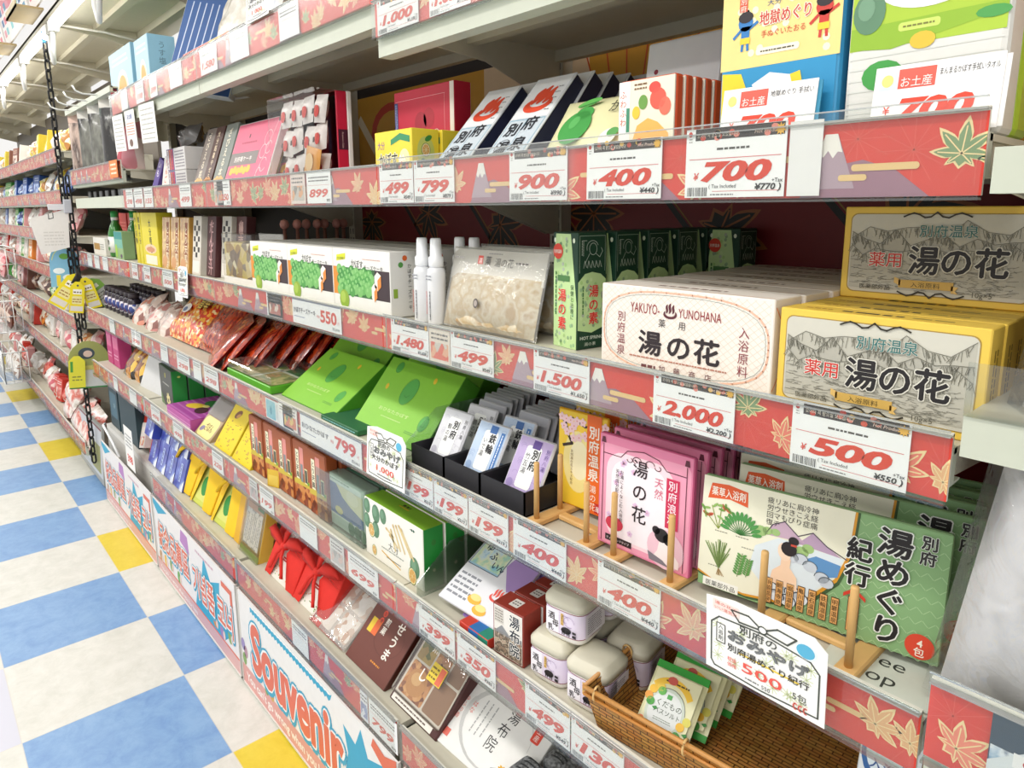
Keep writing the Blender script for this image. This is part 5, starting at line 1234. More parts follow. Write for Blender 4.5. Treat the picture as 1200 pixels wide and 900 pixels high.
def t2(c, w, h, t, b):
    c.rect(.003, h*.34, w-.006, h*.65, '#a9c63a', 1); c.poly([(.003, h*.345), (w*.3, h*.33), (w*.6, h*.36), (w-.003, h*.40), (w-.003, h*.43), (.003, h*.42)], '#8fb52f', 2)
    for i in range(8): c.line([(.004, h*(.03+.04*i)), (w-.004, h*(.035+.04*i))], .0011, '#d5d6d0', 2)
    c.ell(w*.52, h*.555, w*.34, h*.10, '#f2f1ea', 3, 30); c.fit('手ぬぐいたおる', w*.25, h*.535, w*.54, h*.045, '#3a3a36', 5, bold=.015); c.dashes(w*.3, h*.495, w*.42, h*.02, 1, '#8a8a80', 5, 3); c.fit('まんまるかぼす', w*.33, h*.60, w*.38, h*.03, '#3f8a3a', 5)
    c.rrect(w*.34, h*.385, w*.26, h*.03, .003, '#c9db6a', 3); c.dashes(w*.37, h*.393, w*.2, h*.015, 1, '#7a7a3a', 4, 3)
    citrus(c, w*.14, h*.47, .02, 0, 4); c.ell(w*.86, h*.53, .021, .019, '#e6d93a', 4, 16); c.ell(w*.88, h*.575, .008, .004, '#4a9a3a', 5, 10); citrus(c, w*.08, h*.60, .012, 0, 4)
    c.ell(w*.26, h*.24, w*.14, h*.055, '#3f9a44', 3, 14); c.ell(w*.5, h*.345, w*.08, h*.03, '#d9b93a', 4, 14); c.ell(w*.9, h*.40, w*.1, h*.02, '#4a9a4a', 3, 12)
tag(tenugui(M('#3a93c2', .25), t1, -.014).build('towel_packet', None, (.694, .035, S2)), 'yellow and blue hand towel packet with tiny bathers, under the top shelf', 'towel')
tag(tenugui(M('#dddcd6', .25), t2).build('towel_packet', None, (.838, .035, S2)), 'lime green hand towel packet with a white oval title', 'towel')
for i, (x, q) in enumerate(((.694, '#3a93c2'), (.838, '#a9c63a'))):
    b = MB(); b.rbox(0, .138, 0, .05, 0, .255, M(q, .3), .008, 2); c = b.front(); c.rect(.01, .02, .118, .2, '#d9d4bc', 1)
    tag(b.build('towel_packet', None, (x, .085, S2)), ('blue towel packet directly behind the yellow one with bathers', 'green towel packet directly behind the lime one with a white oval')[i], 'towel')
# ------------------------------------------------------------------ bay with the Souvenir sign: second shelf
def sim_box(name, label, loc, w, d, h, col, draw=None, rot=(0, 0, 0), cat='box', group=None, r=.0015, side=None):
    b = boxbody(w, d, h, col, r); c = b.front()
    if draw: draw(c, w, h)
    if side: side(b.right(w), d, h)
    o = b.build(name, None, loc, rot); return tag(o, label, cat, group)
def strip_text(s, col, bg=None):
    def f(c, w, h):
        if bg: c.rect(w*.1, h*.06, w*.8, h*.88, bg, 1)
        c.text(s, w*.5, h*.93, min(h*.86/len(s), w*.6), col, 2, vert=True, bold=.02)
    return f
# clear box of wrapped sweets with a red back tray
t = thing('clear_sweets_box', 'clear plastic box of wrapped sweets with a red back, beside the red box', 'box', (-.588, .030, S2))
w, d, h = .252, .098, .207
b = MB(); b.rbox(.001, w-.001, .058, d-.012, .001, h-.001, M('#cf2544', .4), .002, 1); b.rbox(0, w, d-.012, d, 0, h, M('#eceae6', .4), .002, 1)
c = b.right(w-.001, .058); c.rect(.003, h*.36, .024, h*.22, '#4a1a30', 1); c.text('Premium Cake', .012, h*.55, .006, '#e9c9c4', 2, rot=-90); b.build('back_tray', t)
k = MB(); k.rbox(0, w, 0, .058, 0, h, CLEAR('fdfdfd', .07, .04), .003, 1); k.build('clear_cover', t)
rnd = random.Random(6)
for i in range(4):
    for j in range(3):
        s = MB(); s.pillow(.056, .064, .022, M('#ece6df', .4), 8, 8, .006, .12, seed=i*7+j)
        c = s.front(y=-.012); c.ell(.030, .024, .012, .014, '#cf3a34', 1, 12); c.ell(.024, .030, .006, .008, '#dd5a4a', 2, 10); c.rect(.008, .018, .010, .012, '#4a3a34', 1)
        s.build('wrapped_sweet', t, (.006+.060*i, .034, .006+.066*j), (R(-8), R(rnd.uniform(-9, 9)), 0))
s = MB(); s.pillow(.075, .085, .016, M('#e0a04a', .35), 8, 8, .006, .15, seed=3); c = s.front(y=-.009); c.ell(.037, .05, .02, .022, '#f0cf9a', 1, 12); s.build('wrapped_sweet', t, (.155, .014, .004), (R(-4), R(12), 0))
# flat pink boxes leaning
def pinkd(c, w, h):
    c.rect(.003, .003, w-.006, h-.006, '#d9607c', 1); c.rect(.002, h*.33, w*.66, h*.2, '#7c7470', 2); c.fit('別府苺ケーキ', w*.12, h*.39, w*.42, h*.09, '#eee6e0', 3, bold=.02)
    for i in range(6): c.ell(w*(.12+.08*i), h*.24+.004*(i % 2), .015, .012, '#e8b83a', 3, 10)
    c.ell(w*.35, h*.78, .005, .007, '#5a2a34', 2, 10); c.dashes(w*.2, h*.65, w*.35, h*.06, 1, '#b0405c', 2, 4)
    for x, y, r in ((.8, .7, .022), (.86, .55, .018), (.76, .5, .02), (.84, .3, .02), (.78, .18, .015)): c.arc(w*x, h*y, r, r, 30, 330, .002, '#f4d8dc', 3)
    c.line([(w*.70, .008), (w*.80, h*.4), (w*.93, h*.95)], .002, '#f4d8dc', 3)
sim_box('flat_gift_box', 'flat pink gift box with grey label band leaning beside the brown long boxes', (-.985, .045, S2+.004), .315, .022, .195, '#e3e0dc', pinkd, (R(-20), 0, 0))
sim_box('flat_gift_box', 'flat pink gift box leaning half behind the clear sweets box', (-.70, .085, S2+.003), .20, .022, .19, '#d9607c', pinkd, (R(-20), 0, 0))
# long brown boxes
for i, (x, col, s, a) in enumerate(((-1.285, '#7a6f68', 'ざびえる銘菓', '#efe4cc'), (-1.195, '#4c2a20', '大分銘菓やせうま', '#e9d8b8'), (-1.105, '#7a8078', 'ざびえる本舗', '#f2e8d0'))):
    def dr(c, w, h, s=s, a=a, i=i):
        strip_text(s, a)(c, w, h)
        for q in range(5): c.ell(w*(.2+.15*q), h*.1+.006*(q % 2), .014, .013, ('#e3b36a', '#c98a44', '#e3b36a')[i], 3, 8)
        if i == 1: c.rect(w*.1, h*.04, w*.8, h*.1, '#d9d4c0', 3); c.rect(w*.2, h*.06, w*.6, h*.05, '#3a6a4a', 4)
    sim_box('long_cake_box', ('grey-brown long box leaning, left of the dark brown one', 'dark brown narrow long box leaning between two grey ones', 'grey-green long box leaning against the pink flat box')[i], (x, .05, S2+.004), (.09, .075, .10)[i], .028, .208, col, dr, (R(-19), 0, 0), 'box')
# purple ended white boxes, stack of two rows
def purp(c, w, h):
    c.rect(.001, .001, w*.4, h-.002, '#5f4a86', 1)
    for i in range(3): c.rect(w*(.03+.12*i), .004, w*.085, h-.008, ('#e4dcd6', '#d9703a', '#cf3a4a')[i], 2); c.dashes(w*(.04+.12*i), .008, w*.06, h-.016, 1, '#5a3a3a', 3, i, True)
    c.dashes(w*.46, h*.1, w*.5, h*.8, 6, '#7d7880', 1, 3)
sim_box('biscuit_box', 'purple and white biscuit box, upper one of its stack', (-1.53, .05, S2+.073), .20, .07, .075, '#d3d0ce', purp)
sim_box('biscuit_box', 'purple and white biscuit box, lower one of its stack', (-1.53, .05, S2), .20, .07, .072, '#c9c6c4', purp)
sim_box('white_packet', 'white packet with orange print left of the purple biscuit boxes', (-1.64, .05, S2), .085, .05, .135, '#dedad4', strip_text('りんご飴', '#d9703a'), (R(-10), 0, 0), 'packet')
sim_box('purple_packet', 'purple tilted packet at the far left of the second shelf', (-1.80, .06, S2+.02), .05, .03, .13, '#5a4590', strip_text('いも', '#e9e0ee'), (R(-12), R(22), 0), 'packet')
for i, (x, y, z) in enumerate(((-1.50, .09, S2+.16), (-1.34, .13, S2+.165))):
    b = MB(); b.pillow(.17, .07, .06, M('#5d5a58', .25), 10, 8, .006, .3, seed=i+3)
    tag(b.build('dark_pouch', None, (x, y, z-.012), (R(-25), R(-6+12*i), 0)), ('crumpled dark grey pouch lying on the purple biscuit boxes', 'crumpled dark grey pouch behind the grey-brown long box')[i], 'pouch')
# paper notices hung from the top rail
def notice(x, w, h, rows, label, col='#4a4844', pic=False):
    b = MB(); b.box(0, w, 0, .0008, -h, 0, '#ece9e2'); c = Canvas(b, (0, 0, -h), (1, 0, 0), (0, 0, 1))
    if pic:
        c.fit('お土産', w*.25, h*.78, w*.5, h*.14, '#4a5ea8', 2, bold=.02); c.dashes(w*.1, h*.35, w*.8, h*.35, 5, '#c8662f', 1, 4, False, .3); c.ell(w*.4, h*.16, w*.18, h*.1, '#6a4a3c', 1)
    else: c.dashes(w*.1, h*.06, w*.8, h*.86, rows, '#a5a29a', 1, int(h*1000), False, .26)
    tag(b.build('paper_notice', None, (x, -.010, 1.906), (R(2), R(2), 0)), label, 'notice')
notice(-1.99, .16, .135, 8, 'white printed notice hanging from the top rail, leftmost of three')
notice(-1.80, .135, .138, 5, 'white notice with blue heading and orange print hanging between two plain ones', pic=True)
notice(-1.60, .19, .130, 7, 'white printed notice hanging from the top rail, rightmost of three')
# ------------------------------------------------------------------ Souvenir bay: middle shelf
S3 = 1.3235
w, d, h = .2405, .084, .134
b = boxbody(w, d, h, '#e6e4de'); c = b.front()
c.poly([(w*.07, h*.79), (w*.24, h*.83), (w*.245, h*.93), (w*.075, h*.89)], '#d6d92c', 1); c.fit('大分名物菓子', w*.085, h*.82, w*.145, h*.05, '#6a7020', 2)
c.text('か', w*.34, h*.72, h*.14, '#2c2c26', 2); c.text('ぼ', w*.41, h*.71, h*.15, '#2c2c26', 2); c.text('す', w*.485, h*.71, h*.14, '#2c2c26', 2); c.fit('チーズケーキ', w*.57, h*.70, w*.32, h*.075, '#3c3c36', 2, bold=.01); c.dashes(w*.55, h*.84, w*.3, h*.03, 1, '#d09a8a', 2, 4)
c.rect(w*.0, h*.24, w*.1, h*.46, '#d98a2c', 1); c.rect(w*.09, h*.24, w*.66, h*.46, '#2f6a34', 1); c.rect(w*.70, h*.24, w*.29, h*.46, '#3a2a30', 1)
rnd = random.Random(12)
for i in range(44): x, y = w*(.12+.6*((i*.381)%1)), h*(.66-.36*i/44); q = rnd.choice(['#4f9a48', '#66ad58', '#3f8a3e', '#7ab868']); c.ell(x, y, w*.052, h*.088, q, 2+.02*i, 12); c.ell(x-w*.012, y+h*.03, w*.016, h*.03, '#8cc478', 2.015+.02*i, 8)
c.ell(w*.20, h*.17, w*.09, h*.16, '#8fae3a', 4, 14); c.ell(w*.18, h*.2, w*.05, h*.1, '#a8c250', 5, 12)
for x, y, s in ((.80, .44, .10), (.74, .26, .085)):
    c.poly([(w*x-s*.12, h*y), (w*x, h*(y-.06)), (w*x+s*.14, h*(y+.02)), (w*x+s*.14, h*(y+.19)), (w*x, h*(y+.24)), (w*x-s*.12, h*(y+.17))], '#efe8dc', 4); c.poly([(w*x, h*(y-.06)), (w*x+s*.14, h*(y+.02)), (w*x+s*.14, h*(y+.19)), (w*x, h*(y+.11))], '#e08a3c', 5)
r = b.right(w); r.text('かぼすチーズケーキ', d*.55, h*.82, h*.075, '#3c3c36', 2, vert=True); r.ell(d*.3, h*.8, .006, .006, '#5a9a4a', 2, 8); r.ell(d*.42, h*.9, .006, .006, '#d9662f', 2, 8); r.rect(d*.08, h*.3, d*.12, h*.14, '#8fae3a', 2)
t_ = b.top(h); t_.rect(w*.05, d*.4, w*.9, d*.05, '#2a2a28', 1); t_.rect(w*.45, d*.6, w*.3, d*.06, '#d9d6cf', 1)
cc = b.build('cheesecake_box', None, (-.757, .028, S3)); ST = 'kabosu cheesecake boxes'
tag(cc, 'white kabosu cheesecake box with yellow sticker, front row, left of three', 'box', ST)
for i in range(3):
    for j in range(3):
        if i == j == 0: continue
        dup(cc, (-.757+.2425*i+.002*j, .028+.088*j, S3), None, 'white kabosu cheesecake box with yellow sticker, %s, %s of three' % (('front row', 'second row', 'third row')[j], ('left', 'middle', 'right')[i]))
b = boxbody(.30, .14, .118, '#a79f92'); b.front().rect(.02, .02, .26, .08, '#8f877c', 1)
tag(b.build('carton', None, (-.30, .315, S3)), 'grey-brown carton at the back of the middle shelf behind the cheesecakes', 'carton')
# clear gold box
t = thing('clear_gift_box', 'clear box of gold-wrapped sweets left of the cheesecake boxes', 'box', (-1.00, .035, S3))
b = MB(); b.rbox(.004, .230, .004, .09, .004, .125, MIX(('#a8802a', '#e3cf8a', '#6a4a20', '#d9c25a', '#8a7a60', '#f0e6c0'), 34, .3, 'voronoi', .4, .4), .006, 2); b.build('gold_sweets', t)
k = MB(); k.rbox(0, .234, 0, .095, 0, .15, CLEAR('fbfaf6', .08, .05, .03), .002, 1); k.build('clear_lid', t)
l = MB(); l.rbox(0, .234, -.0005, .095, -.0005, .022, M('#e6e2da', .4), .001, 1); l.build('base_band', t)
# pink-topped sticks standing in the shade
for i, y in enumerate((.015, .05, .085, .115, .145, .18, .21)):
    t = thing('cake_stick', 'slim brown stick packet with a pink knob, %s in the shaded row' % ORD[i], 'packet', (-.86+.012*(i % 2), .16+y, S3), (0, 0, 0), 'stick packets with pink knobs')
    b = MB(); b.lathe((0, 0, 0), [(.010, 0), (.010, .10), (.006, .12), (.005, .165), (.0005, .166)], M('#8a5a4a', .5), 10); b.build('stick', t)
    k = MB(); k.lathe((0, 0, .160), [(.004, 0), (.012, .006), (.014, .016), (.010, .026), (.0005, .030)], M('#c98a80', .5), 12); k.build('knob', t)
# brown and chequered long packets
for i, (x, col, tx, a) in enumerate(((-1.36, '#d6d0c4', '豊後牛', '#26201c'), (-1.26, '#4a2024', 'だんご汁', '#c9a0a0'), (-1.165, '#cfcabf', '炭酸煎', '#1f1c1a'), (-1.08, '#54262a', '饅頭の素', '#d9b0a8'))):
    def dr(c, w, h, i=i, tx=tx, a=a):
        if i % 2 == 0:
            for p in range(7):
                for q in range(3):
                    if (p+q) % 2: c.rect(w*(.12+.26*q), h*(.3+.09*p), w*.24, h*.085, a, 1)
            c.rect(w*.1, h*.04, w*.8, h*.2, '#e9e4da', 1)
        else: c.line([(w*.5, h*.92), (w*.5, h*.2)], .008, '#b98484', 1); strip_text(tx, a)(c, w, h)
    sim_box('long_packet', ('black and white chequered long packet beside the gold packets', 'dark maroon long packet between two chequered ones', 'second chequered long packet, next to the clear gold box', 'dark maroon long packet half behind the clear gold box')[i], (x, .05+.015*i, S3), .082, .03, .20, col, dr, (R(-6), 0, 0), 'packet')
for i, x in enumerate((-1.70, -1.59, -1.48)):
    def dr(c, w, h, i=i):
        c.rect(.003, .003, w-.006, h-.006, MIX(('#c99a44', '#b5782c', '#e0c079', '#9a5a2a'), 26, .3, 'noise', 0, .4), 1); c.rect(w*.55, h*.25, w*.28, h*.65, '#8a4a2a', 2); strip_text('とり天煎餅', '#f0e2c4')(c, w*1.38, h*.9)
        c.ell(w*.4, h*.15, .03, .022, '#cf9a6a', 3, 12)
    sim_box('gold_packet', 'gold long packet with brown title, %s of three beside the yellow boxes' % ('left', 'middle', 'right')[i], (x, .045, S3), .10, .035, .195, '#c08f3c', dr, (R(-5), 0, 0), 'packet', 'gold long packets')
def yl(c, w, h):
    c.rect(.002, .002, w-.004, h-.004, '#d9c92e', 1); c.text('大分咥む', w*.55, h*.88, min(w*.28, .032), '#2c2a14', 2, vert=True, bold=.03); c.ell(w*.5, h*.32, w*.36, h*.09, '#e8c8a4', 2); c.ell(w*.5, h*.31, w*.26, h*.05, '#c98a64', 3); c.rect(w*.15, h*.03, w*.7, h*.17, '#e9e2d0', 2)
sim_box('yellow_noodle_box', 'yellow upright box with black brush lettering and a pale plate, left of the gold packets', (-1.965, .05, S3), .225, .06, .21, '#d4c62c', yl)
sim_box('yellow_noodle_box', 'narrow yellow box turned edge-on, leftmost of the yellow boxes', (-2.075, .05, S3), .045, .06, .21, '#cdbf28', strip_text('大分名物', '#5a5420'))
sim_box('yellow_noodle_box', 'narrow yellow box turned edge-on beside the large yellow box', (-2.02, .05, S3), .045, .06, .209, '#d4c62c', strip_text('銘菓大分', '#5a5420'))
# ------------------------------------------------------------------ Souvenir bay: snack shelf
def gbox(c, w, h):
    c.rect(.001, .001, w-.002, h-.002, '#84c233', 1)
    for x, y, rx, ry, a in ((.18, .88, .028, .035, -20), (.47, .62, .06, .082, -14), (.84, .32, .035, .045, -14)):
        c.ell(w*x, h*y, h*rx*2.3, h*ry*2.2, '#4fa544', 2, 22, a); c.arc(w*x, h*y, h*rx*2.3, h*ry*2.2, 0, 360, .0007, '#2c6a2c', 3, 20); c.line([(w*x-h*rx*.8, h*(y-ry*.7)), (w*x, h*(y-ry*1.0)), (w*x+h*rx*.9, h*(y-ry*.5))], .0008, '#2c6a2c', 4)
    for x, y in ((.16, .60), (.70, .84)): c.ell(w*x, h*y, .006, .008, '#e6c02c', 3, 12, 20)
    c.fit('おひなたかぼす', w*.22, h*.30, w*.42, h*.055, '#d6e4a0', 3); c.dashes(w*.3, h*.22, w*.28, h*.03, 1, '#bcd684', 3, 4); c.dashes(w*.68, h*.14, w*.16, h*.04, 2, '#4a8a34', 3, 4)
gg = 'green kabosu gift boxes'
def gb(loc, w, lean, label): return sim_box('green_gift_box', label, loc, w, .052, .190, '#4f9a26', gbox, (R(-lean), 0, R(0)), 'box', gg)
gb((-.640, .040, S4+.002), .297, 55, 'bright green kabosu gift box leaning at the front, left of the wide 799 tag')
gb((-.272, .056, S4+.002), .290, 40, 'bright green kabosu gift box leaning at the front beside the white sachet tray')
gb((-.70, .185, S4+.045), .30, 42, 'bright green kabosu gift box behind the front left one, higher on the slope')
gb((-.335, .205, S4+.040), .31, 36, 'bright green kabosu gift box behind the front right one, in shade')
sim_box('leaf_print_box', 'dark green and blue printed flat box under the leaning green boxes', (-.36, .02, S4), .18, .10, .012, '#2f6a44', lambda c, w, h: c.dashes(.01, .002, w-.02, h-.004, 1, '#8fc4c9', 1, 4))
t = thing('clear_lid_box', 'clear-lidded flat box of sandwich biscuits with green edge', 'box', (-.99, .018, S4))
b = MB(); b.rbox(0, .33, 0, .17, 0, .022, M('#5fae2f', .4), .002, 1); c = b.top(.022); c.rect(.01, .01, .31, .15, MIX(('#c9a46a', '#8f9a5a', '#d9c494', '#6f7a44', '#e6dcc0'), 22, .5, 'noise', .3), 1); c.rect(.01, .10, .31, .012, '#e3e6d8', 2); c.rect(.16, .01, .012, .15, '#e3e6d8', 2); c.rect(.02, .11, .12, .045, '#9ac43a', 3); c.rect(.18, .11, .13, .05, '#2f7a3a', 3); b.build('tray', t)
k = MB(); k.rbox(.002, .328, .002, .168, .0222, .048, CLEAR('fbfdf8', .09, .04, .04), .004, 1); k.build('clear_lid', t)
SN = [('#e0641e', '#f0b040', '#d9401c', '#f6dca0', '#c8301c', '#e8912c'), ('#5c140c', '#a82416', '#c4481c', '#6a160e', '#b5301a', '#d9843c', '#4a100a')]
def snack(w, h, t, ci, seed, sc=75):
    b = MB(); b.pillow(w, h, t, MIX(SN[ci], sc if ci == 0 else 40, .22, 'voronoi' if ci == 0 else 'noise', .25, .5, (1, 1, 1) if ci == 0 else (1, 1, .5)), 16, 16, .008, .14, seed=seed, backm=M('#a8281a', .3))
    if w > .3:
        c = b.front(y=-t/2-.004); c.text('鬼', w*.24, h*.66, w*.19, '#f0d060', 3, bold=.03, out='#3a120c', ow=.05); c.text('から', w*.46, h*.70, w*.15, '#f0d060', 3, bold=.03, out='#3a120c', ow=.05); c.text('旨辛', w*.58, h*.48, w*.13, '#f0d060', 3, bold=.03, out='#3a120c', ow=.05)
        c.ell(w*.36, h*.42, w*.10, h*.08, '#e6e2da', 1, 10); c.ell(w*.34, h*.40, w*.05, h*.04, '#6a7a9a', 2, 10)
    return b
tag(snack(.40, .285, .08, 0, 3).build('snack_bag', None, (-1.86, .075, S4+.006), (R(-44), 0, 0)), 'large orange and red snack bag leaning, biggest of the snack bags', 'bag')
tag(snack(.26, .25, .07, 1, 5).build('snack_bag', None, (-1.48, .08, S4+.006), (R(-42), 0, 0)), 'dark red snack bag leaning directly beside the large orange one', 'bag')
rs = None
for i in range(8):
    x, y, z = -1.27+.052*i, .055+.030*i, S4+.008
    lab = 'red-brown foil snack pouch, %s of the slanting row beside the green boxes' % (ORD[i] if i else 'front')
    if rs is None: rs = tag(snack(.20, .215, .032, 1, 11).build('snack_pouch', None, (x, y, z), (R(-44), R(4), R(-20))), lab, 'pouch', 'red-brown foil snack pouches')
    else: dup(rs, (x, y, z), (R(-44+1*i), R(3*(i % 3)), R(-20-2*(i % 2))), lab)
for i in range(3):
    dup(rs, (-1.0+.1*i, .30, S4+.03), (R(-20), 0, 0), 'red-brown foil snack pouch at the back in shade, %s from the left' % ('first', 'second', 'third')[i])
# ------------------------------------------------------------------ Souvenir bay: lower shelf
w, h, d = .098, .178, .034
def chick(i):
    b = MB(); b.rbox(0, w, 0, d, 0, h, M('#9a4a22', .4), .003, 1); c = b.front()
    c.rect(.002, h*.45, w-.004, h*.54, '#a5542a', 1); c.rect(.002, .004, w-.004, h*.36, MIX(('#8a3a1a', '#b5622c', '#d08a4a', '#6a2a14', '#c9783a'), 60, .4, 'voronoi', .2), 1)
    c.poly([(.002, h*.36), (w*.3, h*.42), (w*.6, h*.38), (w-.002, h*.44), (w-.002, h*.33), (.002, h*.3)], '#c9b23a', 2); c.rect(w*.18, h*.40, w*.2, h*.46, '#ece6c8', 3); c.text('とり天風', w*.28, h*.84, h*.10, '#3a3420', 4, vert=True, bold=.02)
    c.rect(w*.42, h*.52, w*.24, h*.40, '#dd8f86', 2); c.rect(w*.46, h*.38, w*.14, h*.28, '#7f8a8a', 3); c.rect(w*.70, h*.38, w*.18, h*.24, '#e3dfb0', 3); c.rect(w*.72, h*.40, w*.14, h*.2, '#4a4c40', 4); c.ell(w*.9, h*.4, .006, .005, '#5f9a34', 4, 8)
    return b
CG = 'orange chicken pouches'
cp = chick(0).build('chicken_pouch', None, (-.872, .030, S5)); tag(cp, 'orange-brown chicken pouch at the left end of its row', 'pouch', CG)
for i in range(1, 5): dup(cp, (-.872+.1005*i, .030+.003*(i % 2), S5), None, 'orange-brown chicken pouch, %s from the left in the front row' % ORD[i])
for i in range(5): dup(cp, (-.872+.1005*i+.006, .068, S5), None, 'orange-brown chicken pouch, %s from the left in the row behind' % (ORD[i] if i else 'first'))
b = MB(); b.box(.0, .046, -.001, .0, 0, .05, '#d9b43a'); c = b.front(y=-.001); c.rect(.004, .004, .038, .03, '#e3c65a', 1)
tag(b.build('yellow_card', None, (-.72, .016, S5), (R(-4), 0, R(20))), 'small plain yellow card standing before the chicken pouches', 'card')
t = thing('clear_gift_box', 'pale clear box with a blue picture left of the asparagus gift box', 'box', (-.428, .028, S5))
w, d, h = .232, .05, .140
b = MB(); b.rbox(.002, w-.002, .012, d, .002, h-.002, M('#cfdcd2', .4), .002, 1); c = b.front(y=.012); c.rect(.05, .035, .17, .082, '#3f6a9a', 1); c.poly([(.09, .117), (.12, .09), (.16, .075), (.22, .06), (.22, .117)], '#dcd9b0', 2); c.ell(.17, .10, .03, .018, '#e6e2c4', 3, 14); c.ell(.10, .05, .02, .01, '#c9c27a', 3, 12); c.rect(.01, .03, .034, .09, '#a9b7c4', 2)
for x in (.16, .19, .215): c.ell(x, .02, .016, .018, '#5d8566', 3, 14)
c.dashes(.06, .122, .1, .01, 1, '#7fa08c', 2, 4); b.build('printed_tray', t)
k = MB(); k.rbox(0, w, 0, d+.002, 0, h, CLEAR('eaf5ee', .12, .05, .10), .002, 1); k.build('clear_cover', t)
for i in range(3): sim_box('dark_green_box', 'dark green flat box behind the pale clear box, %s from the front' % (ORD[i] if i else 'first'), (-.425+.003*i, .084+.046*i, S5), .232, .043, .138, '#47705c', lambda c, w, h: [citrus(c, w*.2, h*.8, .016, 0), c.dashes(w*.4, h*.7, w*.3, h*.1, 1, '#cfdcd2', 1, 4)], cat='box', group='dark green flat boxes')
# yellow chocolate boxes, clear box, purple box, green boxes
def choco(c, w, h):
    c.rect(.001, .001, w-.002, h-.002, '#e6cb1c', 1); rnd = random.Random(3)
    c.poly([(w*.3, h*.90), (w*.42, h*.97), (w*.80, h*.90), (w*.78, h*.80), (w*.45, h*.86), (w*.3, h*.82)], '#6a3a1a', 2); c.fit('かりんとう', w*.4, h*.86, w*.34, h*.04, '#f0d84a', 4)
    c.ell(w*.42, h*.66, w*.17, h*.07, '#7a4a22', 2, 12, 25); c.ell(w*.46, h*.64, w*.1, h*.035, '#c9924a', 3, 12, 25)
    for i in range(26): c.rect(w*rnd.uniform(.08, .85), h*rnd.uniform(.03, .52), w*rnd.uniform(.03, .1), h*.014, '#a8842a', 2)
    for x, y in ((.12, .12), (.6, .2), (.3, .36)): c.ell(w*x, h*y, .007, .007, '#c8a63a', 3, 8)
for i, x in enumerate((-1.185, -1.02)):
    sim_box('yellow_cake_box', ('yellow long cake box with brown ribbon title, left of the pair', 'yellow long cake box with brown ribbon title beside the chicken pouches')[i], (x, .020, S5), .150, .05, .192, '#d9bf1c', choco, (R(-33), 0, 0), 'box')
t = thing('clear_cake_box', 'clear topped box with pale yellow oval label beside the yellow long boxes', 'box', (-1.37, .012, S5), (R(-42), 0, 0))
b = MB(); b.rbox(0, .155, 0, .04, 0, .16, M('#b59a78', .5), .002, 1); c = b.front(); c.rrect(.01, .004, .135, .075, .02, '#e6dc8c', 1); c.fit('ざぼん', .05, .03, .07, .032, '#8a6a34', 2, bold=.02); c.ell(.035, .03, .018, .010, '#8c86a0', 2, 12, 20); b.build('carton_base', t)
k = MB(); k.rbox(.001, .154, -.004, .0, .082, .159, CLEAR('f6f4f4', .12, .05, .12), .001, 1); k.build('clear_window', t)
t = sim_box('purple_sweets_box', 'purple striped flat box with a green and yellow sweet potato picture', (-1.66, .004, S5), .285, .19, .045, '#b04a96', lambda c, w, h: [c.rect(.002, h*.5, w-.004, h*.12, '#c884b4', 1), c.rect(.002, h*.1, w-.004, h*.3, '#d9b4d0', 1)])
b = MB(); c = b.top(.0, 0, 0); c.rect(.002, .002, .281, .186, '#a8449a', 1)
for i in range(7): c.rect(.002, .004+.027*i, .281, .008, '#bc6ab0', 2)
c.ell(.13, .135, .06, .032, '#3f8a44', 3, 20); c.ell(.10, .075, .05, .028, '#e3c23a', 3, 18, 15); c.ell(.18, .07, .045, .025, '#4a2430', 3, 18, -15); c.ell(.14, .10, .02, .012, '#f0e08a', 4, 12)
b.build('printed_lid', t, (.002, .002, .0452))
def darkbx(c, w, h):
    c.rect(.002, .002, w-.004, h-.004, '#4a4b48', 1); c.rect(w*.46, h*.74, w*.06, h*.12, '#b9b03a', 2); c.dashes(w*.25, h*.56, w*.5, h*.05, 1, '#c9c7bd', 2, 4)
    for a in range(0, 360, 40): c.ell(w*.62+.02*math.cos(R(a)), h*.2+.02*math.sin(R(a)), .013, .007, '#e3d49a', 2, 8, a)
    c.poly([(.003, .003), (w*.3, .003), (w*.1, h*.25), (.003, h*.3)], '#6f8a5c', 2)
gr = lambda c, d, h: (c.rect(.001, .001, d-.002, h-.002, '#1f8a38', 1), c.ell(d*.5, h*.85, .006, .004, '#c9d86a', 2, 8))
for i in range(4): sim_box('tea_box', 'dark grey front and green side tea box, %s in its row beside the purple box' % (ORD[i] if i else 'front'), (-1.885+.012*i, .045+.058*i, S5), .205, .055, .165, '#3f5a44', darkbx if i == 0 else None, (0, 0, R(-3)), 'box', 'green sided tea boxes', side=gr)
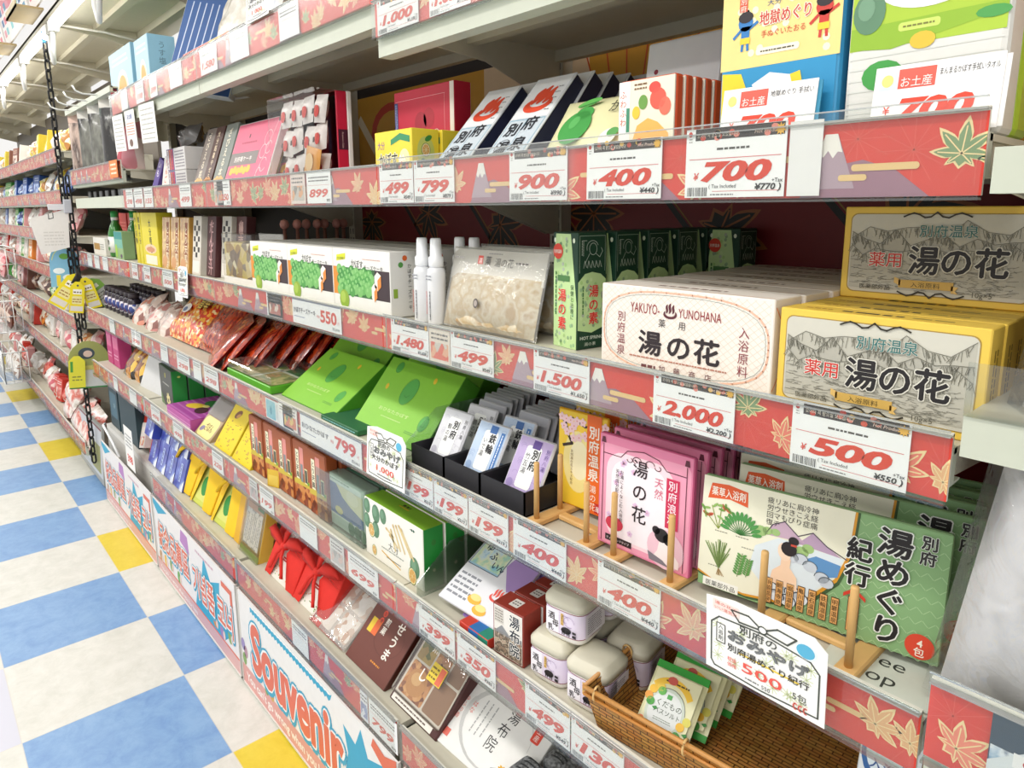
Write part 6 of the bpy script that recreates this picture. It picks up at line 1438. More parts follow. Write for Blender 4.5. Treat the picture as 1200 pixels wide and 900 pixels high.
# ------------------------------------------------------------------ Souvenir bay: base shelf
SB = .417
def furoshiki(x, label, seed, lean=24):
    t = thing('cloth_wrapped_gift', label, 'gift', (x, .045, SB), (R(-lean), 0, 0), 'red cloth wrapped gifts')
    b = MB(); b.rbox(.012, .182, 0, .045, .0, .176, M('#ece6dc', .6), .003, 1); c = b.front(); c.rect(.02, .02, .15, .14, '#efe9df', 1)
    c.rect(.075, .064, .048, .012, '#b02a24', 2); c.dashes(.08, .067, .038, .006, 1, '#f4e6dc', 3, 4)
    rnd = random.Random(seed)
    for i in range(22): c.ell(rnd.uniform(.03, .16), rnd.uniform(.012, .045), .003, .002, rnd.choice(['#5f9a44', '#c9402f', '#e0a03a', '#7fae5a']), 3, 6)
    for i in range(10): c.ell(rnd.uniform(.06, .14), rnd.uniform(.14, .17), .003, .003, rnd.choice(['#5f9a44', '#c9402f', '#3a3a3a']), 3, 6)
    b.build('gift_box', t)
    RC = M('#d6281c', .75, 0, 0, .12, 25, .15)
    k = MB()
    def fold(pts, mid, up=.018):       # a draped triangular fold with thickness
        n = len(pts); ce = Vector(mid)
        k.add([Vector((p[0], p[1], p[2])) for p in pts]+[ce], [(i, (i+1) % n, n) for i in range(n)], RC, True)
    kn = (.097, -.022, .112)
    fold([(-.002, -.003, .004), (.040, -.004, .002), (.082, -.018, .095), (.07, -.016, .118), (-.004, -.002, .10)], (.035, -.016, .06))
    fold([(.154, -.004, .002), (.196, -.003, .004), (.198, -.002, .10), (.124, -.016, .118), (.112, -.018, .095)], (.16, -.016, .06))
    fold([(-.004, -.002, .10), (.07, -.016, .12), (.075, -.01, .14), (.055, -.004, .178), (.0, -.002, .178)], (.035, -.014, .14))
    fold([(.198, -.002, .10), (.124, -.016, .12), (.119, -.01, .14), (.14, -.004, .178), (.194, -.002, .178)], (.158, -.014, .14))
    k.rbox(-.004, .002, -.003, .05, 0, .18, RC, .002, 1); k.rbox(.193, .199, -.003, .05, 0, .18, RC, .002, 1); k.box(0, .196, -.001, .049, .177, .181, RC); k.box(0, .195, .046, .050, 0, .18, RC)
    k.build('cloth_wrap', t)
    q = MB(); q.lathe(kn, [(.003, -.012), (.013, -.008), (.016, 0), (.013, .009), (.003, .013)], RC, 14)
    def ear(p, wd):
        P = [Vector(a) for a in p]; s = []
        for i, a in enumerate(P):
            ww = wd[i]; s.append([a+Vector((0, -.004, ww)), a+Vector((0, -.010, 0)), a+Vector((0, -.004, -ww)), a+Vector((0, .004, 0))])
        q.rings(s, RC)
    ear([kn, (.06, -.036, .132), (.02, -.034, .138), (-.02, -.022, .128)], (.007, .017, .020, .004))
    ear([kn, (.135, -.036, .135), (.172, -.034, .142), (.212, -.022, .135)], (.007, .017, .020, .004))
    def tail(p, wd):
        P = [Vector(a) for a in p]; s = []
        for a, ww in zip(P, wd): s.append([a+Vector((ww, -.003, 0)), a+Vector((0, -.009, 0)), a+Vector((-ww, -.003, 0)), a+Vector((0, .003, 0))])
        q.rings(s, RC)
    tail([kn, (.080, -.03, .085), (.064, -.024, .05), (.056, -.020, .030)], (.005, .009, .011, .003)); tail([kn, (.114, -.03, .085), (.132, -.024, .05), (.142, -.020, .028)], (.005, .009, .012, .003))
    tail([kn, (.10, -.03, .15), (.115, -.02, .185), (.12, -.014, .20)], (.006, .016, .012, .002))
    q.build('bow', t)
    return t
furoshiki(-.865, 'red cloth wrapped gift with a knotted bow, left of the pair', 4, 26)
furoshiki(-.660, 'red cloth wrapped gift with a knotted bow beside the clear sweets tray', 9, 30)
sim_box('cloth_wrapped_gift', 'red cloth wrapped gift at the back, partly under the rail', (-.72, .20, SB+.05), .20, .05, .17, '#b3211a', None, (R(-26), 0, 0), 'gift')
# clear tray of white sweets
t = thing('clear_sweets_tray', 'flat clear tray of white wrapped sweets in four cells, red side', 'box', (-.515, .030, SB+.002), (R(-52), 0, 0))
b = MB(); b.rbox(0, .185, 0, .035, 0, .165, M('#d6d0c8', .5), .002, 1); b.box(-.003, .0, -.002, .036, 0, .165, '#b8362c'); c = b.front()
for i in range(2):
    for j in range(2): c.rrect(.012+.088*i, .012+.076*j, .076, .066, .006, MIX(('#e9e3d8', '#d9c4b4', '#efeae2', '#cfae98', '#f2eee8'), 55, .5, 'voronoi', .4), 1)
c.rect(.0, .0, .045, .014, '#c8402f', 2); b.build('sweets', t)
k = MB(); k.rbox(-.001, .186, -.012, 0, 0, .166, CLEAR('fffdfb', .12, .05, .03, .1), .003, 1); k.build('clear_lid', t)
for i in range(2):
    sim_box('clear_sweets_tray', ('pink and brown flat sweets box behind the clear tray', 'tan flat box with a yellow corner label behind the brown bean box')[i], (-.55+.20*i, .16, SB+.07), .19, .035, .13, ('#b5544a', '#c29a6c')[i], lambda c, w, h: (c.rect(.01, .01, w-.02, h-.02, '#cfa37c', 1), c.ell(w*.5, h*.5, .03, .025, '#c8402f', 2), c.rect(w*.8, 0, w*.2, h*.3, '#e0b62a', 2)), (R(-46), 0, 0))
def beanbox(c, w, h):
    c.rect(.001, .001, w-.002, h-.002, '#6a3224', 1)
    for i, q in enumerate(('豊後', '銘菓')): pass
    c.text('やせうま', w*.70, h*.97, h*.17, '#f0e8dc', 3, vert=True, bold=.03); c.text('煎菓', w*.42, h*.72, h*.11, '#f0e8dc', 3, vert=True, bold=.02)
    for i, ch in enumerate('銘菓百選'): c.ell(w*.28, h*(.93-.1*i), h*.045, h*.045, '#d9482c', 2, 14); c.text(ch, w*.28, h*(.905-.1*i), h*.055, '#5a1a10', 3, align='c')
    c.rect(w*.1, h*.42, w*.22, h*.2, '#e3c02c', 2); c.rect(w*.2, h*.42, w*.12, h*.2, '#e0662c', 3); c.rect(w*.84, h*.9, w*.16, h*.07, '#e0702c', 3); c.dashes(w*.5, h*.14, w*.22, h*.05, 1, '#d98a2c', 3, 4)
    c.arc(w*.6, h*.5, w*.3, h*.22, 0, 360, .0008, '#4f2218', 2, 20)
sim_box('brown_sweets_box', 'dark brown flat box with white brush lettering and orange dots, leaning', (-.318, .030, SB+.002), .186, .042, .185, '#54261a', beanbox, (R(-44), 0, 0))
t = thing('clear_cracker_box', 'clear-lidded box of brown crackers in divided cells with yellow sticker', 'box', (-.108, .030, SB+.002), (R(-44), 0, 0))
w, h = .186, .195
b = MB(); b.rbox(0, w, 0, .055, 0, h, M('#4a1f1c', .5), .003, 1); c = b.front(); c.rect(.006, .02, w-.012, h-.026, '#d6cfc2', 1)
for i, (x, y, ww, hh) in enumerate(((.012, .026, .09, .075), (.108, .026, .068, .075), (.012, .106, .055, .078), (.073, .106, .05, .078), (.129, .106, .047, .078))):
    c.rrect(x, y, ww, hh, .005, (MIX(('#b5753a', '#8a4f24', '#d09a5c', '#6f3a1a', '#c2874a'), 70, .35, 'voronoi', .5), M('#8f6a4a', .5), MIX(('#7a7a3a', '#b59a4a', '#5f6a2c', '#a58a4a'), 60, .4, 'voronoi', .4))[i % 3], 2)
c.ell(.055, .062, .034, .03, '#c28a4c', 3, 20); c.ell(.05, .068, .018, .014, '#d9ac70', 4, 14)
c.rect(.008, .003, w-.03, .014, '#e9e4da', 2); c.dashes(.02, .006, .12, .008, 1, '#6a5a50', 3, 5); b.build('cracker_tray', t)
k = MB(); k.rbox(.001, w-.001, -.014, 0, .018, h, CLEAR('fdfbf8', .10, .04, .02, .05), .004, 1); k.build('clear_lid', t)
k = MB(); k.box(.085, .135, -.0150, -.0146, .085, .125, '#e0c43a'); c = k.front(y=-.0150); c.rect(.115, .087, .018, .036, '#d96a4a', 1); c.dashes(.088, .09, .024, .03, 3, '#7a6420', 1, 4); c.text('煎', .06, .14, .028, '#f0ebe2', 2, bold=.02); c.text('餅', .105, .155, .03, '#f0ebe2', 2, bold=.02); c.text('し', .06, .075, .03, '#f0ebe2', 2, bold=.03); k.build('sticker', t)
def yufu(c, w, h):
    c.rect(.001, .001, w-.002, h-.002, '#e6e5e1', 1)
    for i in range(9): c.arc(w*.52, h*.5, w*(.34+.006*i), h*(.40+.006*i), 20*i, 20*i+170, .0014, '#c9c9c6', 2)
    c.ell(w*.22, h*.86, .03, .012, '#d0d0cd', 2, 14, 15); c.ell(w*.34, h*.91, .026, .010, '#d6d6d3', 3, 14)
    for i, ch in enumerate('湯布院'): c.text(ch, w*(.60-.03*i), h*(.66-.19*i), h*.17, '#2c2c2e', 3, align='c')
    c.rrect(w*.82, h*.62, w*.09, h*.2, .004, '#d9442f', 3); c.text('土産', w*.865, h*.80, h*.075, '#f6e8e0', 4, vert=True)
    c.text('はな', w*.2, h*.62, h*.075, '#d9584a', 3, vert=True); c.text('ゆふの香', w*.1, h*.62, h*.07, '#e07a6a', 3, vert=True) ; c.rect(w*.08, h*.1, w*.06, h*.09, '#dd6a5a', 3)
    for i in range(3): c.dashes(w*(.28+.06*i), h*.3, w*.03, h*.4, 1, '#a9a9a7', 3, i, True)
    c.poly([(w*.6, .004), (w*.66, h*.16), (w*.75, h*.22), (w*.86, h*.14), (w*.94, h*.18), (w*.96, .004)], '#b9b9b6', 2)
    for i in range(8): c.line([(w*(.62+.04*i), .004), (w*(.66+.035*i), h*.16)], .0007, '#8a8a88', 3)
sim_box('white_cake_box', 'white flat cake box with black 湯布院 brush lettering and red seal', (.058, .035, SB+.002), .255, .060, .178, '#dededa', yufu, (R(-56), 0, R(2)))
sim_box('white_cake_box', 'plain white side of a cake box stacked beneath the lettered one', (.065, .14, SB+.0), .25, .18, .05, '#dcdbd6', None)
# grey carved stones with a sunflower base
t = thing('stone_ornament', 'grey carved stone blocks on a red base with a yellow flower', 'ornament', (.295, .09, SB))
b = MB(); b.rbox(0, .13, -.05, .10, 0, .035, M('#c8302c', .6), .004, 1); b.build('red_base', t)
GS = MIX(('#5f6162', '#8a8c8d', '#4a4c4d', '#9c9e9f'), 70, .6, 'noise', .5)
for i, (x, y, z, s) in enumerate(((.025, -.015, .036, .030), (.085, .0, .036, .033), (.05, .055, .036, .030))):
    q = MB(); q.rbox(x-s, x+s, y-s, y+s, z, z+s*1.3, GS, .012, 3); c = q.top(z+s*1.3, x-s*.7, y-s*.7)
    for a in range(4): c.arc(s*.7, s*(.2+.35*a), s*.55, s*.2, 20, 160, .003, '#3c3e40', 1, 8)
    q.build('stone_block', t)
q = MB()
for a in range(0, 360, 30): q.canvas((-.012+.014*math.cos(R(a)), -.04, .045+.014*math.sin(R(a))), (1, 0, 0), (0, 0, 1)).ell(0, 0, .008, .005, '#f0b62a', 1, 8, a)
q.lathe((-.012, -.041, .036), [(.0005, 0), (.008, .006), (.008, .012), (.0005, .018)], M('#5a3a1a'), 10); q.build('flower', t)
# green leafy pouches beside
for i in range(3): sim_box('small_pouch', 'small cream pouch with a sunflower picture at the base shelf, %s from the left' % ('first', 'second', 'third')[i], (.44+.075*i, .05, SB), .07, .02, .10, ('#d9c9a0', '#c9b58a', '#b7a47c')[i], lambda c, w, h: (c.ell(w*.5, h*.5, .02, .02, '#e9b52a', 1), c.ell(w*.5, h*.5, .009, .009, '#5a3a1a', 2), c.dashes(w*.15, h*.75, w*.7, h*.15, 2, '#4a3a2a', 1, 4)), (R(-20), 0, 0), 'pouch')
# ------------------------------------------------------------------ third bay base: yellow cloth bags, crackers, blue packs
def bagwrap(x, label, i):
    t = thing('cloth_wrapped_gift', label, 'gift', (x, .040, SB+.004), (R(-26), 0, R(2)), 'yellow cloth wrapped gifts')
    YC = M('#efc21e', .7, 0, 0, .10, 20, .12)
    b = MB(); b.rbox(0, .150, 0, .045, 0, .205, M('#c9cf5a', .6), .004, 1)
    c = b.front(); c.ell(.062, .072, .024, .034, '#2f8a3a', 2, 18, 10); c.ell(.066, .118, .012, .012, '#2f8a3a', 2, 12); c.ell(.070, .132, .014, .006, '#4aa04a', 3, 10, 20); c.rect(.02, .02, .10, .15, '#d6d873', 1)
    b.build('printed_box', t)
    k = MB()
    def fold(pts, mid):
        n = len(pts); k.add([Vector(p) for p in pts]+[Vector(mid)], [(q, (q+1) % n, n) for q in range(n)], YC, True)
    fold([(-.003, -.002, .0), (.012, -.003, .0), (.045, -.014, .12), (.065, -.02, .160), (-.003, -.002, .20)], (.018, -.016, .12))
    fold([(.153, -.002, .0), (.100, -.003, .0), (.085, -.014, .11), (.075, -.02, .160), (.153, -.002, .20)], (.12, -.018, .10))
    fold([(-.003, -.002, .20), (.068, -.022, .160), (.153, -.002, .20), (.12, -.004, .215), (.03, -.004, .215)], (.07, -.018, .195))
    k.rbox(.150, .155, -.002, .048, 0, .208, YC, .002, 1); k.box(-.002, .153, -.001, .048, .203, .209, YC); k.box(0, .15, .044, .048, 0, .2, YC); k.rbox(-.005, 0, -.002, .048, 0, .208, YC, .002, 1)
    k.build('cloth_wrap', t)
    q = MB(); q.lathe((.072, -.024, .160), [(.003, -.010), (.011, -.006), (.013, 0), (.010, .008), (.002, .011)], YC, 12)
    for P, W in ((((.072, -.026, .16), (.045, -.032, .14), (.02, -.024, .10)), (.006, .014, .003)), (((.072, -.026, .16), (.10, -.034, .17), (.13, -.026, .165)), (.006, .013, .003))):
        q.rings([[Vector(a)+Vector((0, -.004, w_)), Vector(a)+Vector((0, -.010, 0)), Vector(a)+Vector((0, -.004, -w_)), Vector(a)+Vector((0, .004, 0))] for a, w_ in zip(P, W)], YC)
    q.build('bow', t); t.scale = (1.3, 1.15, 1.08); return t
for i, x in enumerate((-1.83, -1.59, -1.35)): bagwrap(x, 'yellow cloth wrapped gift with a green citrus print, %s of three' % ('left', 'middle', 'right')[i], i)
sim_box('yellow_paper_bag', 'golden yellow paper side panel pack standing right of the yellow cloth gifts', (-1.145, .045, SB), .05, .09, .20, '#dcaa2e', None, (R(-14), 0, 0), 'pack')
t = thing('clear_cracker_box', 'clear box of pale crackers with yellow edges left of the red cloth gift', 'box', (-1.075, .035, SB), (R(-14), 0, 0))
b = MB(); b.rbox(0, .155, .006, .05, 0, .215, M('#d9b94a', .5), .003, 1); c = b.front(y=.006); c.rect(.012, .03, .125, .12, MIX(('#d9d2c4', '#b9b0a0', '#e6e2d8', '#9a9284'), 60, .4, 'voronoi', .2), 1)
for i in range(4): c.rect(.014+.031*i, .035, .026, .11, '#e3dfd4', 2); c.dashes(.017+.031*i, .045, .02, .09, 2, '#8a857a', 3, i, True)
c.rect(.01, .15, .13, .05, '#c9a07a', 2); c.rect(.09, .16, .05, .03, '#6f8a4a', 3); c.rect(.0, .0, .155, .02, '#8aa02c', 2); b.build('cracker_tray', t)
k = MB(); k.rbox(0, .156, -.002, .006, 0, .216, CLEAR('fdfcf8', .1, .05, .05), .001, 1); k.build('clear_lid', t)
bp0 = None
for i in range(8):
    x, z = -2.20+.125*(i % 4)+.02*(i//4), SB+.002+.125*(1-i//4)
    lab = 'blue and violet sea-print pack, %s row, %s from the left' % (('upper', 'lower')[i//4], ORD[i % 4] if i % 4 else 'first')
    if bp0 is None:
        b = MB(); b.rbox(0, .118, 0, .04, 0, .135, M('#3a4aa6', .3), .004, 1); c = b.front()
        c.rect(.002, .002, .114, .131, MIX(('#2a2f7c', '#3b46a0', '#4a56b4', '#6f86cc', '#d3dcf0'), 18, .3, 'noise', 0, .3), 1); c.rect(.05, .03, .022, .075, '#aebde0', 2); c.dashes(.052, .035, .016, .065, 1, '#2c3478', 3, 3, True); c.poly([(.08, .0), (.118, .0), (.118, .05)], '#e3e8f4', 2)
        bp0 = tag(b.build('sea_print_pack', None, (x, .035, z), (R(-16), 0, 0)), lab, 'pack', 'blue sea print packs')
    else: dup(bp0, (x, .035+(.036 if i < 4 else 0), z), (R(-16), 0, 0), lab)
for i, (x, y, z, a) in enumerate(((-2.45, .06, SB+.03, 8), (-2.40, .05, SB, -14), (-2.60, .06, SB+.02, 18), (-2.30, .07, SB, 6), (-2.54, .05, SB, -6), (-2.36, .12, SB+.08, 10))):
    sim_box('red_snack_pack', ('tall red and orange pack', 'white pack with red edges', 'orange-red crumpled pack', 'red pack with a white label', 'white and red small carton', 'red pack at the back')[i]+' in the crowded base bin left of the blue packs', (x, y, z), .10, .035, (.22, .12, .17, .16, .10, .20)[i], ('#c8321e', '#e3ddd6', '#d9622a', '#cf2a20', '#dad4cc', '#b5281c')[i],
            lambda c, w, h: (c.rect(w*.1, h*.1, w*.8, h*.35, MIX(('#e3d6c4', '#c8402f', '#e0913a', '#f0e8dc'), 45, .35), 1), c.dashes(w*.15, h*.6, w*.7, h*.25, 2, '#f0e2d4', 1, 3)), (R(-14), R(a), 0), 'pack')
b = MB(); b.box(0, .15, 0, .001, 0, .20, '#eceae6'); c = b.front(); c.dashes(.02, .10, .11, .07, 4, '#8a8a8a', 1, 4); c.fit('398', .03, .03, .09, .05, '#dd4a3a', 2, bold=.03)
tag(b.build('price_card', None, (-2.36, -.0150, .36), (0, 0, 0)), 'white vertical price card in front of the crowded base bin', 'price card')
b = MB(); b.tube([(-2.75, -.02, .47), (-2.62, -.05, .50), (-2.50, -.04, .44), (-2.44, -.03, .38)], .006, '#e6e6e4', 6); tag(b.build('cable_tie', None), 'white plastic cable loop sticking out above the leftmost sign', 'cable')
# ------------------------------------------------------------------ large signs on the base
def sign_board(x0, label, draw):
    t = thing('sign_board', label, 'sign', (x0, -.0165, 0)); W, H = .955, .340
    b = MB(); b.box(0, W, 0, .004, .012, H, '#e3dfdb'); c = Canvas(b, (0, 0, .012), (1, 0, 0), (0, 0, 1)); draw(c, W, H-.012); b.build('printed_panel', t)
    k = MB(); k.box(-.004, 0, -.003, .006, .008, H+.004, '#d5d2cc'); k.box(W, W+.004, -.003, .006, .008, H+.004, '#d5d2cc'); k.box(-.004, W+.004, -.003, .006, .006, .012, '#d5d2cc'); k.build('sign_frame', t)
    return t
CORAL, SKY = '#d9694f', '#2a9fc0'
def outl(c, s, x, y, w, size, k=4):
    for r_, q, kk in ((.115, SKY, k), (.068, '#f1eeea', k+2), (.02, CORAL, k+4)):
        for i in range(14 if r_ > .03 else 6):
            a = 2*math.pi*i/(14 if r_ > .03 else 6); c.fit(s, x+r_*size*.8*math.cos(a), y+r_*size*math.sin(a)-(.004 if kk == k else 0), w, size, q, kk+i*.11, bold=.02 if kk == k+4 and ord(s[0]) < 999 else 0)
def sou(c, W, H):
    c.rect(0, 0, W, H, '#e6e3df', 1); c.rect(0, .0, W, .068, '#d79a94', 2); c.text("You can't go wrong when you buy here", .03, .02, .040, '#f0e6e2', 3, bold=.03, sx=1.02)
    c.poly([(.10, .318)]+[(.10+.0105*i, .290+(.008 if i % 2 else 0)) for i in range(52)]+[(.645, .318)], SKY, 2)
    c.poly([(.10, .318)]+[(.10+.0105*i, .309+(.003 if i % 2 else 0)) for i in range(52)]+[(.645, .318)], '#ece9e4', 3)
    outl(c, 'Souvenir', .095, .098, .60, .225, 4)
    for x, y, q in ((.0, .14, '#9a8ab8'), (.005, .09, '#7fa05a'), (.02, .12, '#b38a9a'), (.18, .078, '#6f9a5a'), (.22, .08, '#c9a04a')): c.ell(x+.015, y, .016, .022, q, 3, 12)
    c.poly([(.68, .07), (.72, .2), (.70, .27), (.76, .25), (.79, .31), (.82, .25), (.90, .28), (.88, .2), (.955, .16), (.955, .07)], SKY, 2)
    outl(c, 'Souvenir', .70, .085, .24, .060, 5); c.poly([(.84, .30), (.90, .27), (.95, .30), (.95, .33), (.90, .31), (.85, .325)], CORAL, 6); c.rect(.90, .2, .05, .08, CORAL, 5)
sign_board(-.955, 'large sign board reading Souvenir in coral letters under the middle base shelf', sou)
def cjk(c, W, H):
    c.rect(0, 0, W, H, '#e4e0de', 1); c.rect(0, 0, W, .05, '#d3a7a6', 2); c.rect(0, .05, W, .007, '#d9694f', 3); c.text("You can't go wrong when you buy here", .03, .012, .03, '#efe6e2', 3, bold=.02)
    c.poly([(.50, .05), (.54, .14), (.50, .22), (.60, .20), (.64, .30), (.70, .23), (.80, .27), (.78, .18), (.90, .12), (.80, .05)], SKY, 2)
    c.poly([(.0, .30), (.06, .27), (.2, .315), (.0, .325)], SKY, 2); c.poly([(.36, .26), (.47, .24), (.46, .31), (.38, .315)], '#b07ab8', 2)
    for x, y, q in ((.05, .075, '#b38a6a'), (.12, .08, '#d9b04a'), (.2, .09, '#7f9a5a'), (.30, .08, '#5fa04a'), (.72, .09, '#c9823a'), (.79, .08, '#9a7ab0'), (.87, .10, '#7fa05a')): c.ell(x, y, .02, .026, q, 4, 12); c.ell(x+.02, y-.004, .012, .018, '#e3c9c0', 5, 10)
    outl(c, '紀念品專區', .05, .135, .40, .125, 6); outl(c, '기념품 코너', .50, .115, .41, .13, 6)
    c.rect(.82, .27, .08, .02, CORAL, 5); c.rect(.90, .23, .02, .06, CORAL, 5); c.dashes(.55, .285, .2, .02, 1, '#c9a0b0', 3, 4)
sign_board(-1.935, 'sign board reading 紀念品專區 and 기념품 코너 below the yellow cloth gifts', cjk)
sign_board(-2.915, 'sign board reading 紀念品專區 and 기념품 코너 at the far end, below the blue packs', cjk)
sign_board(.025, 'lower sign board continuing right of the Souvenir sign under the right bay', sou)
# ------------------------------------------------------------------ bay by the chain: bottles, boxes, dark packs
def bottle(x, y, label, h=.215):
    t = thing('green_bottle', label, 'bottle', (x, y, S3), (0, 0, 0), 'green bottles')
    b = MB(); b.lathe((0, 0, 0), [(.030, 0), (.034, .006), (.034, .11), (.024, .145), (.0145, .165), (.0140, h-.02), (.0005, h-.02)], M('#2f7a2c', .15, 0, .4), 18); b.build('glass_body', t)
    k = MB(); k.lathe((0, 0, h-.028), [(.016, 0), (.016, .028), (.0005, .03)], M('#2f9a4a', .35), 14); k.lathe((0, 0, h-.042), [(.0158, 0), (.0158, .014)], '#e6e8e2', 14); k.build('cap', t)
    l = MB(); l.lathe((0, 0, .02), [(.0346, 0), (.0346, .075)], M('#e6e8df', .5), 18); c = Canvas(l, (-.02, -.035, .025), (1, 0, 0), (0, 0, 1)); c.text('酢', .006, .035, .028, '#22261f', 1, bold=.03); c.ell(.02, .014, .014, .010, '#3f8a3a', 1, 10); l.build('label', t)
bottle(-2.60, .09, 'green glass bottle with white label standing left of the teal box')
bottle(-2.38, .12, 'green glass bottle with white cap behind the teal box')
sim_box('teal_box', 'teal and yellow-green upright box before the second green bottle', (-2.46, .05, S3), .15, .05, .125, '#8fae7a', lambda c, w, h: (c.rect(.001, h*.72, w-.002, h*.27, '#2f8a86', 1), c.rect(.001, h*.4, w-.002, h*.32, '#6fae9a', 1), c.ell(w*.2, h*.3, .02, .03, '#9ac43a', 2), c.ell(w*.75, h*.12, .016, .01, '#6a4a6a', 2)))
for i in range(4): sim_box('red_rice_box', 'red box with fine white print, %s of the row behind the small white tray' % (('first', 'second', 'third', 'fourth')[i]), (-3.0+.16*i-.02*(i == 0), .20, S3+.005), .15, .06, .20, '#c8392c', lambda c, w, h: (c.dashes(w*.1, h*.2, w*.8, h*.6, 7, '#e07a6a', 1, 4), c.rect(w*.05, h*.0, w*.9, h*.05, '#e0b090', 1)), cat='box', group='red boxes on the middle shelf')
sim_box('white_tray_box', 'small white tray box with an amber window beside the chain', (-2.92, .05, S3), .26, .07, .085, '#dad8d0', lambda c, w, h: (c.rect(w*.06, h*.3, w*.5, h*.38, '#a9803a', 1), c.dashes(w*.6, h*.3, w*.3, h*.4, 3, '#8a8a82', 1, 3)))
# small dark jars and packs on the snack shelf
for i in range(14):
    x, y = -2.92+.082*(i % 7), .10+.12*(i//7)
    if i == 0:
        t = thing('dark_jar', 'small dark jar with blue-white label in the shaded rows beside the chain', 'jar', (x, y, S4), (0, 0, 0), 'small dark jars')
        b = MB(); b.lathe((0, 0, 0), [(.026, 0), (.029, .004), (.029, .085), (.02, .098)], M('#2c2430', .25), 14); b.build('glass_body', t)
        k = MB(); k.lathe((0, 0, .098), [(.024, 0), (.024, .022), (.0005, .024)], M('#3a3036', .4), 14); k.build('lid', t)
        l = MB(); l.lathe((0, 0, .02), [(.0294, 0), (.0294, .05)], MIX(('#3a4a8a', '#d9d4dc', '#5a3a5a', '#c9c4cc'), 40, .5), 14); l.build('label', t); dj = t
    else: dup(dj, (x, y, S4), None)
for i, (x, q, a) in enumerate(((-2.34, '#d9907a', 10), (-2.22, '#b9a59c', -12), (-2.12, '#c98a84', 14), (-2.02, '#a8948c', 8), (-1.93, '#c9b0a6', 16))):
    b = MB(); b.pillow(.14, .15, .05, MIX((q, '#e3d9d0', '#8a5a50', '#d9c4b8'), 30, .25, 'voronoi', .2, .4), 10, 10, .006, .2, seed=i+2)
    tag(b.build('candy_pouch', None, (x, .06+.02*(i % 2), S4+.004), (R(-38), R(a), 0)), ('salmon pouch with white label nearest the dark jars', 'greyish clear pouch, second from the dark jars', 'rosy clear pouch in the middle of the small pouches', 'brownish clear pouch leaning on the rosy one', 'pale pouch touching the large orange snack bag')[i], 'pouch')
# black-gold packs and the white ribbed tray on the lower shelf
for i, (x, y) in enumerate(((-2.56, .05), (-2.44, .06), (-2.50, .12), (-2.38, .13))):
    b = MB(); b.pillow(.17, .16, .05, MIX(('#1f1a16', '#c9862a', '#e6b84a', '#2c2018', '#8a4a1a'), 24, .25, 'voronoi', .2, .4), 10, 10, .006, .15, seed=i+12)
    tag(b.build('black_gold_pack', None, (x, y, S5+.004), (R(-32), R(4), 0)), ('black and gold foil pack at the front left of its pile', 'black and gold foil pack at the front right of its pile', 'black and gold foil pack behind the front left one', 'black and gold foil pack behind the front right one')[i], 'pack')
t = MB()
for i in range(16):
    x = .012+.019*i; t.prism([(x, 0), (x+.0095, .012), (x+.019, 0), (x+.019, .002), (x+.0095, .014), (x, .002)], 'z', 0, .175, M('#dedede', .3, 0, .3))
t.box(0, .33, .014, .10, 0, .004, '#d5d5d5')
tag(t.build('ribbed_tray', None, (-2.25, .045, S5), (R(-20), 0, R(4))), 'white ribbed plastic display tray left of the green tea boxes', 'tray')
for i, (x, z, w_) in enumerate(((-2.92, .757, .11), (-2.79, .757, .12))): sim_box('magenta_box', ('magenta upright box right behind the chain', 'second magenta box, right of the chain')[i], (x, .06, S5), w_, .06, .17, '#c0407c', lambda c, w, h: (c.rect(w*.1, h*.55, w*.8, h*.35, '#d9709c', 1), c.dashes(w*.15, h*.2, w*.7, h*.2, 2, '#e9b0cc', 1, 4)))
# base of the last bay: dark teal boxes on a white ledge and framed panel
t = sh[('base', 3)] = thing('base_shelf', 'white base shelf holding dark teal boxes beside the chain', 'shelf', (-2.99, 0, 0)); b = MB(); b.box(0, 1.03, .03, .47, .38, .405, '#d5d2cb'); b.box(0, 1.03, .03, .045, 0, .38, '#bdbab3'); b.build('board', t)
for i, (x, w_) in enumerate(((-2.96, .19), (-2.74, .33))):
    sim_box('teal_gift_box', ('dark teal gift box with a pale front panel, left of two', 'dark teal gift box, larger right one')[i], (x, .05, .406), w_, .12, .225, '#16343c', (lambda c, w, h: (c.rect(w*.1, h*.25, w*.75, h*.6, '#3f6474', 1), c.text('湯', w*.5, h*.5, .03, '#a9bcc4', 2))) if i == 0 else None)
b = MB(); b.box(0, .62, 0, .012, 0, .33, '#9a9a94'); c = b.front(); c.rect(.02, .03, .58, .28, '#bdc0c4', 1); c.rect(.34, .05, .22, .16, '#8f8f5a', 2); c.dashes(.05, .06, .25, .03, 1, '#e3e3e0', 2, 3); c.line([(.02, .31), (.6, .31)], .01, '#7a2a34', 2)
tag(b.build('framed_poster', None, (-3.62, -.012, .05), (R(-3), 0, 0)), 'grey framed poster standing on the floor left of the chain end', 'poster')
